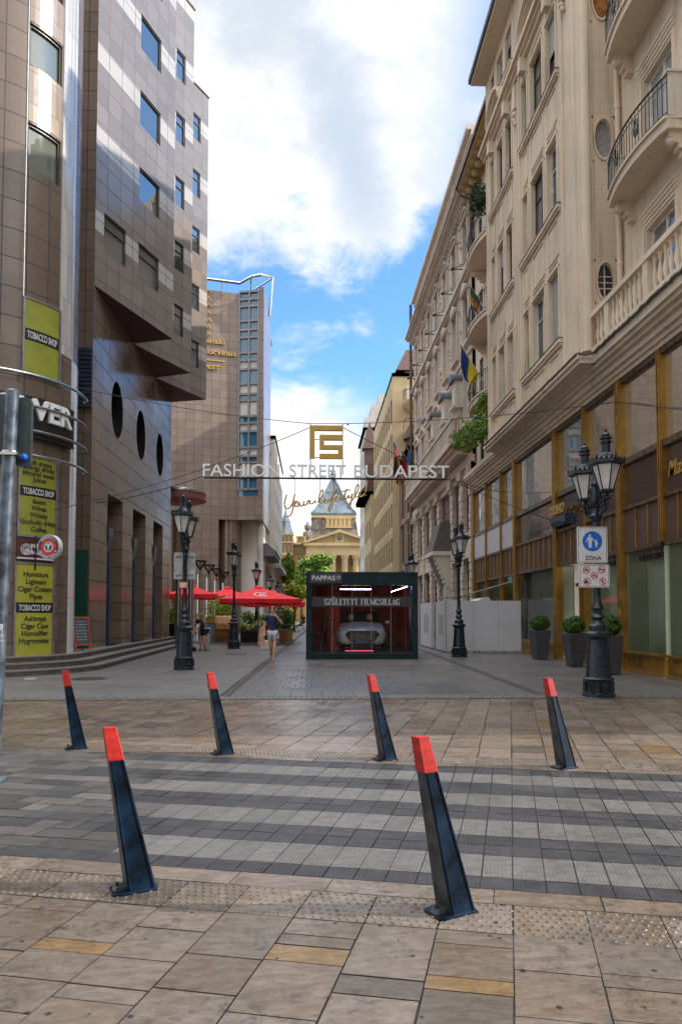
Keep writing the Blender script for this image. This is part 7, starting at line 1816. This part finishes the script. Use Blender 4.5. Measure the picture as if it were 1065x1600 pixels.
def shrub_box(px0, px1, pyb, pyt, pybox, Y, lm, lb, seed, bm, fl=0, n=1500, slats=False):
    a, b_ = oY(px0, pyb, Y), oY(px1, pybox, Y); t = thing('plant_box', lb, 'planter', ((a.x+b_.x)/2, Y, 0)); w_ = b_.x-a.x
    m = MB(); m.box(a.x, b_.x, Y, Y+.6, .02, b_.z)
    if slats:
        x = a.x+.05
        while x < b_.x-.05: m.box(x, x+.05, Y-.02, Y-.001, .06, b_.z-.03); x += .1
    m.build('box', bm, t)
    zt_ = oY(px0, pyt, Y).z; m = MB(); rnd = random.Random(seed)
    for k in range(9):
        r = (zt_-b_.z)*.42*rnd.uniform(.7, 1.15); leaves(m, (rnd.uniform(a.x, b_.x), Y+.3+rnd.uniform(-.2, .3), b_.z+rnd.uniform(.15, .75)*(zt_-b_.z)), (r, r, r), n//9, .075, seed*7+k, .25, tint=(rnd.uniform(0, .4), rnd.uniform(.5, 1)))
    f = m.build('foliage', lm, t)
    if fl:
        m = MB()
        for k in range(fl): m.sphere((rnd.uniform(a.x, b_.x), Y-.12+rnd.uniform(0, .25), b_.z+rnd.uniform(.2, .95)*(zt_-b_.z)), rnd.uniform(.04, .08), 6, 4)
        m.build('flowers', m_flower, f)
shrub_box(376, 410, 1003, 967, 987, 39.5, m_leaf2, 'black slatted planter with yellow-green flowering plants beside the lamp', 21, m_black, 14, slats=True)
shrub_box(436, 449, 1003, 946, 985, 39.8, m_leaf, 'ochre planter with a tall shrub and white flowers behind the walking woman', 22, m_tan, 12)
shrub_box(447, 457, 1000, 948, 984, 41.5, m_leafd, 'dark leafy shrub planter at the right edge of the cafe', 23, m_tan, 0, 1100)
shrub_box(322, 352, 996, 935, 975, 42.5, m_leaf2, 'bushy green plants in a box behind the tan counter', 24, m_black, 0, 2200)
shrub_box(383, 430, 998, 950, 980, 45., m_leaf, 'long green hedge box at the back of the cafe under the parasol', 25, m_black, 4, 2600)
shrub_box(262, 273, 1000, 945, 975, 40., m_leaf2, 'flowering shrub box behind the last pier of the office building', 26, m_black, 8, 1200)
ch0 = None
for i, (px, Y, rz, lb) in enumerate(((372, 42.4, .3, 'red cafe chair just right of the lamp at the tan counter'), (398, 42.6, -.5, 'red cafe chair under the middle of the emblem parasol'), (406, 43.4, 2.2, 'red cafe chair turned away under the emblem parasol'), (418, 42.4, .9, 'red cafe chair next to the walking woman'))):
    x = oY(px, 990, Y).x
    if ch0 is None:
        ch0 = thing('cafe_chair', lb, 'chair', (x, Y, 0), rz, 'cafe chairs under the parasols'); q = LMB(); q.box(-.22, .22, -.22, .22, .42, .46); q.build('seat', m_sred, ch0)
        q = LMB(); q.box(-.22, .22, .18, .22, .50, .92); q.build('backrest', m_sred, ch0)
        for sx in (-.19, .19):
            for sy in (-.19, .19): q = LMB(); q.tube([(sx, sy, 0), (sx, sy, .42 if sy < 0 else .90)], .018, 6); q.build('leg', m_black, ch0)
    else: dup(ch0, (x, Y, 0), rz, lb)
t0_ = None
for px, Y, lb in ((388, 42.9, 'small round cafe table among the red chairs left of centre'), (412, 43.2, 'small round cafe table among the red chairs nearest the woman')):
    x = oY(px, 990, Y).x
    if t0_ is None:
        t0_ = thing('cafe_table', lb, 'table', (x, Y, 0), 0, 'cafe tables under the parasols'); q = LMB(); q.lathe([(.36, .72), (.36, .75)], n=20); q.build('table_top', m_signw, t0_); q = LMB(); q.tube([(0, 0, 0), (0, 0, .72)], .03, 8); q.lathe([(.22, 0), (.2, .03)], n=12); q.build('leg', m_black, t0_)
    else: dup(t0_, (x, Y, 0), 0, lb)

# ================================================================== traffic light seen from behind
TY = 6.6; TL = thing('traffic_light', 'galvanised signal pole with dark back plates at the left edge', 'traffic light', (oY(-14, 1200, TY).x, TY, 0))
m = MB(); pm, pt_ = oY(6, 880, TY), oY(20, 612, TY); pb = pm+(pm-pt_)*(pm.z/(pt_.z-pm.z)); m.tube([pb, pt_], .058, 16); m.lathe([(.13, .0), (.13, .03), (.07, .05)], (pb.x, TY, .002), 12); m.build('pole', m_galv, TL, smooth=True)
m = MB(); m.sphere(pt_, .058, 12, 6, sz=.5); m.build('cap', m_galv, TL, smooth=True)
a, b_ = oY(22, 617, TY), oY(43, 727, TY); m = MB(); rrect(m, a.x-.0, b_.x, b_.z, a.z, TY+.12, .05, .05); a2 = oY(-30, 612, TY); rrect(m, a2.x, oY(14, 700, TY).x, oY(0, 722, TY).z, a2.z, TY+.115, .05, .04); m.build('back_plate', plain('back_plate_grey', (.045, .058, .065), .35, .3), TL)
m = MB(); z = oY(20, 708, TY).z; m.lathe([(.075, 0), (.075, .035)], (oY(16, 708, TY).x, TY, z-.02), 14); m.box(oY(2, 708, TY).x, oY(32, 712, TY).x, TY-.08, TY-.065, z-.03, z-.005); m.build('clamp', m_silver, TL)
m = MB(); m.lathe([(.03, 0), (.03, .02)], (0, 0, 0), 12); m = MB(); c = oY(34, 712, TY); m.sphere((c.x, TY+.06, c.z), .035, 10, 6); m.build('blue_reflection', plain('blue_reflection_paint', (.01, .10, .55), .3), TL)  # blue reflection on the back plate put in as a coloured ball
m = MB(); c = oY(3, 985, TY-.0); m.box(c.x-.03, c.x+.035, TY-.068, TY-.060, c.z-.10, c.z+.06); m.build('torn_sticker', plain('sticker', (.45, .48, .5), .6, var=.4, sc=40.), TL)

# ================================================================== flags
def flag(root_pt, tip_pt, cols_, w_, drop, lb, horiz=False, seed=1, cat='flag'):
    r_, t_ = Vector(root_pt), Vector(tip_pt); F0 = thing('flag', lb, cat, r_); m = MB(); m.tube([r_, t_], .035, 6); m.build('staff', m_white_p, F0)
    nx, nz = 14, 10; rnd = random.Random(seed); mats = []
    m = MB(); d = (t_-r_); side = Vector((d.y, -d.x, 0)).normalized()
    def P_(i, j):
        u, v = i/nx, j/nz; p = r_+d*(1-w_*u/ d.length); return p+Vector((0, 0, -drop*v*(1-.12*u)))+side*(.10*sin(u*9+v*2+seed)*v+.05*sin(v*7+seed))
    nc = len(cols_)
    for i in range(nx):
        for j in range(nz):
            k = int((i if horiz else j)/(nx if horiz else nz)*nc); m.face([P_(i, j), P_(i+1, j), P_(i+1, j+1), P_(i, j+1)], k)
    m.build('cloth', [plain('flag_%d' % int(sum(c)*1000), c, .8, var=.05) for c in cols_], F0, smooth=True); return F0
flag((8.4, 33.8, 12.9), (7.1, 33.2, 14.6), [(.02, .05, .22), (.62, .50, .01)], 1.5, 1.35, 'blue and yellow flag hanging from the lowest far balcony', True, 3)
flag((8.5, 32.9, 15.8), (7.5, 32.7, 17.2), [(.01, .10, .05), (.55, .12, .02), (.6, .3, .02), (.02, .05, .25)], .8, 1.0, 'colourful striped cloth hanging on the middle far balcony', False, 5, 'cloth')
flag(oY(637, 742, 62.), oY(615, 688, 60.), [(.01, .02, .03), (.50, .02, .03), (.55, .33, .02)], 1.6, 3.2, 'black red and gold flag on the left of the group outside the yellow house', True, 7)
flag(oY(645, 738, 60.), oY(627, 702, 58.5), [(.45, .03, .09)], 1.3, 2.2, 'plain crimson flag in the middle of the group outside the yellow house', False, 9)
flag(oY(650, 738, 59.), oY(636, 700, 57.8), [(.02, .25, .50), (.6, .5, .03)], 1.0, 2.5, 'light blue and yellow flag right of the crimson one', False, 11)
flag(oY(657, 738, 57.), oY(652, 690, 55.5), [(.01, .05, .28)], .9, 2.9, 'deep blue flag beside the brown drainpipe', False, 13)

# ================================================================== people
def person(label, c, H, rz, joints, radii, edges, parts, face_dir=0., cat='person'):
    """joints: local metres for a 1.7 m figure; one continuous skinned body, clothes as slightly larger skins"""
    t = thing('person', label, cat, (c[0], c[1], c[2] if len(c) > 2 else .008), rz); k = H/1.72
    def skin(name, js, es, rs, mat_, root, sub=2):
        me = bpy.data.meshes.new(name); idx = {j: i for i, j in enumerate(js)}
        me.from_pydata([tuple(v*k for v in joints[j]) for j in js], [(idx[a], idx[b]) for a, b in es], [])
        o = bpy.data.objects.new(name, me); COL.objects.link(o)
        sk = o.modifiers.new('skin', 'SKIN'); sk.use_smooth_shade = True
        for j in js: r = rs[j]; me.skin_vertices[0].data[idx[j]].radius = (r[0]*k, r[1]*k)
        me.skin_vertices[0].data[idx[root]].use_root = True
        o.modifiers.new('s', 'SUBSURF').levels = sub
        dg = bpy.context.evaluated_depsgraph_get(); nm = bpy.data.meshes.new_from_object(o.evaluated_get(dg)); bpy.data.objects.remove(o)
        for p in nm.polygons: p.use_smooth = True
        nm.materials.clear(); nm.materials.append(mat_); nm.name = name
        q = bpy.data.objects.new(name, nm); COL.objects.link(q); q.parent = t; return q
    body = skin('body', list(radii), edges, radii, m_skin, 'pelvis')
    for (nm, js, es, rr_, mt, root) in parts: skin(nm, js, es, rr_, mt, root)
    return t, k
def std(pose):
    J = {'pelvis': (0, 0, .93), 'waist': (0, 0, 1.08), 'chest': (0, -.01, 1.28), 'neckb': (0, 0, 1.42), 'neck': (0, -.01, 1.49), 'head': (0, -.02, 1.58), 'crown': (0, -.01, 1.67),
         'shL': (.17, 0, 1.39), 'elL': (.21, .02, 1.12), 'wrL': (.22, -.03, .88), 'haL': (.22, -.05, .80), 'shR': (-.17, 0, 1.39), 'elR': (-.21, .02, 1.12), 'wrR': (-.22, -.03, .88), 'haR': (-.22, -.05, .80),
         'hiL': (.09, 0, .88), 'knL': (.10, -.02, .49), 'anL': (.10, .02, .09), 'toL': (.11, -.13, .03), 'hiR': (-.09, 0, .88), 'knR': (-.10, -.02, .49), 'anR': (-.10, .02, .09), 'toR': (-.11, -.13, .03)}
    J.update(pose); 
    for s in 'LR':      # five fingers from the palm
        w_, h_ = Vector(J['wr'+s]), Vector(J['ha'+s]); d = (h_-w_).normalized(); sd = d.cross(Vector((0, 1, 0)) if abs(d.y) < .8 else Vector((0, 0, 1))).normalized()
        for i in range(4):
            b_ = h_+sd*(.012*(i-1.5)*1.5)+d*.01; J['f%s%d' % (s, i)] = tuple(b_); l = (.055, .068, .064, .050)[i]; J['g%s%d' % (s, i)] = tuple(b_+d*l*.8+Vector((0, -.018, 0)))
        J['t'+s] = tuple(w_.lerp(h_, .45)+sd*.03); J['u'+s] = tuple(w_.lerp(h_, .9)+sd*.052)
    return J
RD = {'pelvis': (.125, .095), 'waist': (.11, .085), 'chest': (.135, .10), 'neckb': (.07, .06), 'neck': (.048, .048), 'head': (.075, .088), 'crown': (.05, .06), 'shL': (.052, .052), 'elL': (.038, .038), 'wrL': (.026, .024), 'haL': (.034, .018), 'shR': (.052, .052), 'elR': (.038, .038), 'wrR': (.026, .024), 'haR': (.034, .018),
      'hiL': (.082, .082), 'knL': (.055, .055), 'anL': (.036, .036), 'toL': (.036, .026), 'hiR': (.082, .082), 'knR': (.055, .055), 'anR': (.036, .036), 'toR': (.036, .026)}
ED = [('pelvis', 'waist'), ('waist', 'chest'), ('chest', 'neckb'), ('neckb', 'neck'), ('neck', 'head'), ('head', 'crown'), ('neckb', 'shL'), ('shL', 'elL'), ('elL', 'wrL'), ('wrL', 'haL'), ('neckb', 'shR'), ('shR', 'elR'), ('elR', 'wrR'), ('wrR', 'haR'),
      ('pelvis', 'hiL'), ('hiL', 'knL'), ('knL', 'anL'), ('anL', 'toL'), ('pelvis', 'hiR'), ('hiR', 'knR'), ('knR', 'anR'), ('anR', 'toR')]
for s in 'LR':
    for i in range(4): RD['f%s%d' % (s, i)] = (.0095, .0095); RD['g%s%d' % (s, i)] = (.0075, .0075); ED += [('ha'+s, 'f%s%d' % (s, i)), ('f%s%d' % (s, i), 'g%s%d' % (s, i))]
    RD['t'+s] = (.012, .012); RD['u'+s] = (.009, .009); ED += [('wr'+s, 't'+s), ('t'+s, 'u'+s)]
def grow(names, g_): return {n: (RD[n][0]+g_, RD[n][1]+g_) for n in names}
def face(t, k, J, hair, back=0., long_=True):
    hx, hy, hz = (v*k for v in J['head']); r = .078*k
    q = LMB(); q.lathe([(.004, -.02), (.013, 0), (.004, .035)], (hx, hy-.095*k, hz-.0*k), 6); q.box(hx-.022*k, hx+.022*k, hy-.088*k, hy-.082*k, hz-.052*k, hz-.045*k)
    for s in (-1, 1): q.sphere((hx+s*.082*k, hy+.0, hz), .02*k, 6, 5)
    q.build('face_features', plain('lips_nose', (.42, .20, .14), .5), t)
    q = LMB()
    for s in (-1, 1): q.sphere((hx+s*.03*k, hy-.084*k, hz+.018*k), .010*k, 6, 4)
    q.build('eyes', m_black, t)
    q = LMB(); n = 14; rows_ = 9; V = []
    for i in range(rows_+1):
        ph = pi*.5*(1-i/rows_)-.0; lo = -.25 if long_ else .05
        ph = pi/2-(pi/2-lo)*i/rows_ if True else 0
        for j in range(n+1):
            a = -pi*.12+(pi*1.24)*j/n if ph < .75 else -pi*.5+2*pi*j/n
            rr_ = r*1.16; V.append((hx+rr_*cos(ph)*cos(a), hy+.012*k+rr_*1.12*cos(ph)*sin(a), hz+.03*k+rr_*1.2*sin(ph)))
    F_ = [(i*(n+1)+j, i*(n+1)+j+1, (i+1)*(n+1)+j+1, (i+1)*(n+1)+j) for i in range(rows_) for j in range(n)]
    q.mesh(V, F_); q.build('hair', hair, t, smooth=True)
c = oZ(425, 1035)
Jw = std({'elR': (-.25, .03, 1.13), 'wrR': (-.24, -.06, .92), 'haR': (-.24, -.08, .85), 'elL': (.30, -.10, 1.16), 'wrL': (.13, -.17, 1.40), 'haL': (.075, -.15, 1.47), 'hiL': (.09, 0, .88), 'knL': (.07, -.10, .50), 'anL': (.03, -.16, .10), 'toL': (.04, -.30, .04), 'knR': (-.05, .02, .49), 'anR': (-.02, .20, .14), 'toR': (-.02, .10, .05)})
joints = Jw
def pers(label, c, H, rz, J, shirt, shorts, shoe, hair, slv='short', legs_to='kn', long_=True, skirt=None):
    global joints
    t = None
    tn = ['waist', 'chest', 'neckb', 'shL', 'shR', 'pelvis']; te = [('pelvis', 'waist'), ('waist', 'chest'), ('chest', 'neckb'), ('neckb', 'shL'), ('neckb', 'shR')]
    J = dict(J)
    for s in 'LR': J['sl'+s] = tuple(Vector(J['sh'+s]).lerp(Vector(J['el'+s]), .55)); J['th'+s] = tuple(Vector(J['hi'+s]).lerp(Vector(J['kn'+s]), .62)); J['hx'+s] = tuple(Vector(J['an'+s])+Vector((0, .05, -.04)))
    rt = grow(['waist', 'chest', 'shL', 'shR', 'pelvis'], .022); rt['neckb'] = (.085, .075); rt['slL'] = rt['slR'] = (.062, .062); rt['shL'] = rt['shR'] = (.075, .07)
    rs = {'pelvis': (.150, .120), 'hiL': (.105, .105), 'hiR': (.105, .105), 'thL': (.092, .092), 'thR': (.092, .092)}
    ro = {'anL': (.045, .045), 'toL': (.045, .034), 'hxL': (.04, .035)}; ro2 = {'anR': (.045, .045), 'toR': (.045, .034), 'hxR': (.04, .035)}
    t, k = person_(label, c, H, rz, J, [('shirt', list(rt), te+[('shL', 'slL'), ('shR', 'slR')], rt, shirt, 'pelvis'), ('shorts', list(rs), [('pelvis', 'hiL'), ('hiL', 'thL'), ('pelvis', 'hiR'), ('hiR', 'thR')], rs, shorts, 'pelvis'),
        ('shoe', list(ro), [('hxL', 'anL'), ('anL', 'toL')], ro, shoe, 'anL'), ('shoe', list(ro2), [('hxR', 'anR'), ('anR', 'toR')], ro2, shoe, 'anR')])
    face(t, k, J, hair, long_=long_); return t, k, J
def person_(label, c, H, rz, J, parts):
    global joints
    old = globals().get('joints'); globals()['joints'] = J
    r = person(label, c, H, rz, J, RD, ED, parts); globals()['joints'] = old; return r
tw, k, J = pers('person in navy T-shirt and pale grey shorts walking with one hand at the face', (c.x, c.y+.1), 1.80, radians(4), Jw, m_tee, m_short, m_shoe, m_hair)
q = LMB(); bx_, by_ = -.34*k, -.02*k
q.hexa([(bx_-.11, by_-.09, .52*k), (bx_+.13, by_-.09, .50*k), (bx_+.13, by_+.09, .50*k), (bx_-.11, by_+.09, .52*k), (bx_-.06, by_-.05, 1.06*k), (bx_+.08, by_-.05, 1.10*k), (bx_+.08, by_+.05, 1.10*k), (bx_-.06, by_+.05, 1.06*k)])
q.tube([(bx_, by_, 1.05*k), (-.25*k, .02*k, 1.16*k), (-.20*k, .0, 1.40*k)], .014, 6)
bg = q.build('shoulder_bag', m_bag, None, bevel=.03); bg.location = tw.location; bg.rotation_euler = (0, 0, radians(4)); tag(bg, 'tan shoulder bag hanging at the hip of the walking person in navy', 'bag')
c = oZ(310, 1018)
Jm = std({'pelvis': (.02, .10, .90), 'waist': (.01, .04, 1.04), 'chest': (0, -.08, 1.21), 'neckb': (0, -.17, 1.33), 'neck': (0, -.22, 1.38), 'head': (0, -.28, 1.45), 'crown': (0, -.27, 1.54), 'shL': (.17, -.15, 1.29), 'shR': (-.17, -.15, 1.29), 'elL': (.20, -.20, 1.03), 'wrL': (.16, -.36, .84), 'haL': (.14, -.42, .79), 'elR': (-.22, -.20, 1.03), 'wrR': (-.17, -.38, .84), 'haR': (-.15, -.44, .79),
          'hiL': (.09, .10, .86), 'knL': (.11, .04, .48), 'anL': (.12, .16, .09), 'toL': (.12, .02, .03), 'hiR': (-.09, .10, .86), 'knR': (-.11, -.04, .48), 'anR': (-.12, .0, .09), 'toR': (-.12, -.14, .03)})
tm_, k, J = pers('grey haired person in black T-shirt and shorts bending over a hand cart by the steps', (c.x+.15, c.y), 1.74, radians(-62), Jm, m_blk, m_blk, m_blk, m_hairg, long_=False)
q = oZ(303, 1018); HC = thing('hand_cart', 'small two-wheeled grey hand cart held by the person in black', 'hand cart', (q.x+.27, q.y-.1, .008), radians(-62))
m = LMB(); m.tube([(-.16, -.35, .16), (-.16, -.12, .95), (.16, -.12, .95), (.16, -.35, .16)], .018, 6); m.tube([(-.16, -.28, .45), (.16, -.28, .45)], .015, 6); m.build('frame', m_silver, HC)
m = LMB(); m.box(-.2, .2, -.62, -.33, .12, .15); m.box(-.17, .17, -.58, -.36, .151, .48); m.build('load_plate', m_alu, HC)
for s in (-1, 1): m = LMB(); m.prism([(.10*cos(2*pi*i/14), .10*sin(2*pi*i/14)) for i in range(14)], s*.2, s*.24, lambda u, v, t: (t, -.33+u, .10+v)); m.build('wheel', m_black, HC)
c = oZ(474, 984)
Jf = std({'knL': (.10, -.12, .50), 'anL': (.10, -.18, .10), 'toL': (.10, -.32, .04), 'anR': (-.10, .2, .12), 'toR': (-.10, .1, .04)})
pers('tiny distant person in black walking past the trees left of the showcase', (c.x, c.y), 1.65, 0, Jf, m_blk, m_blk, m_blk, m_hairg)
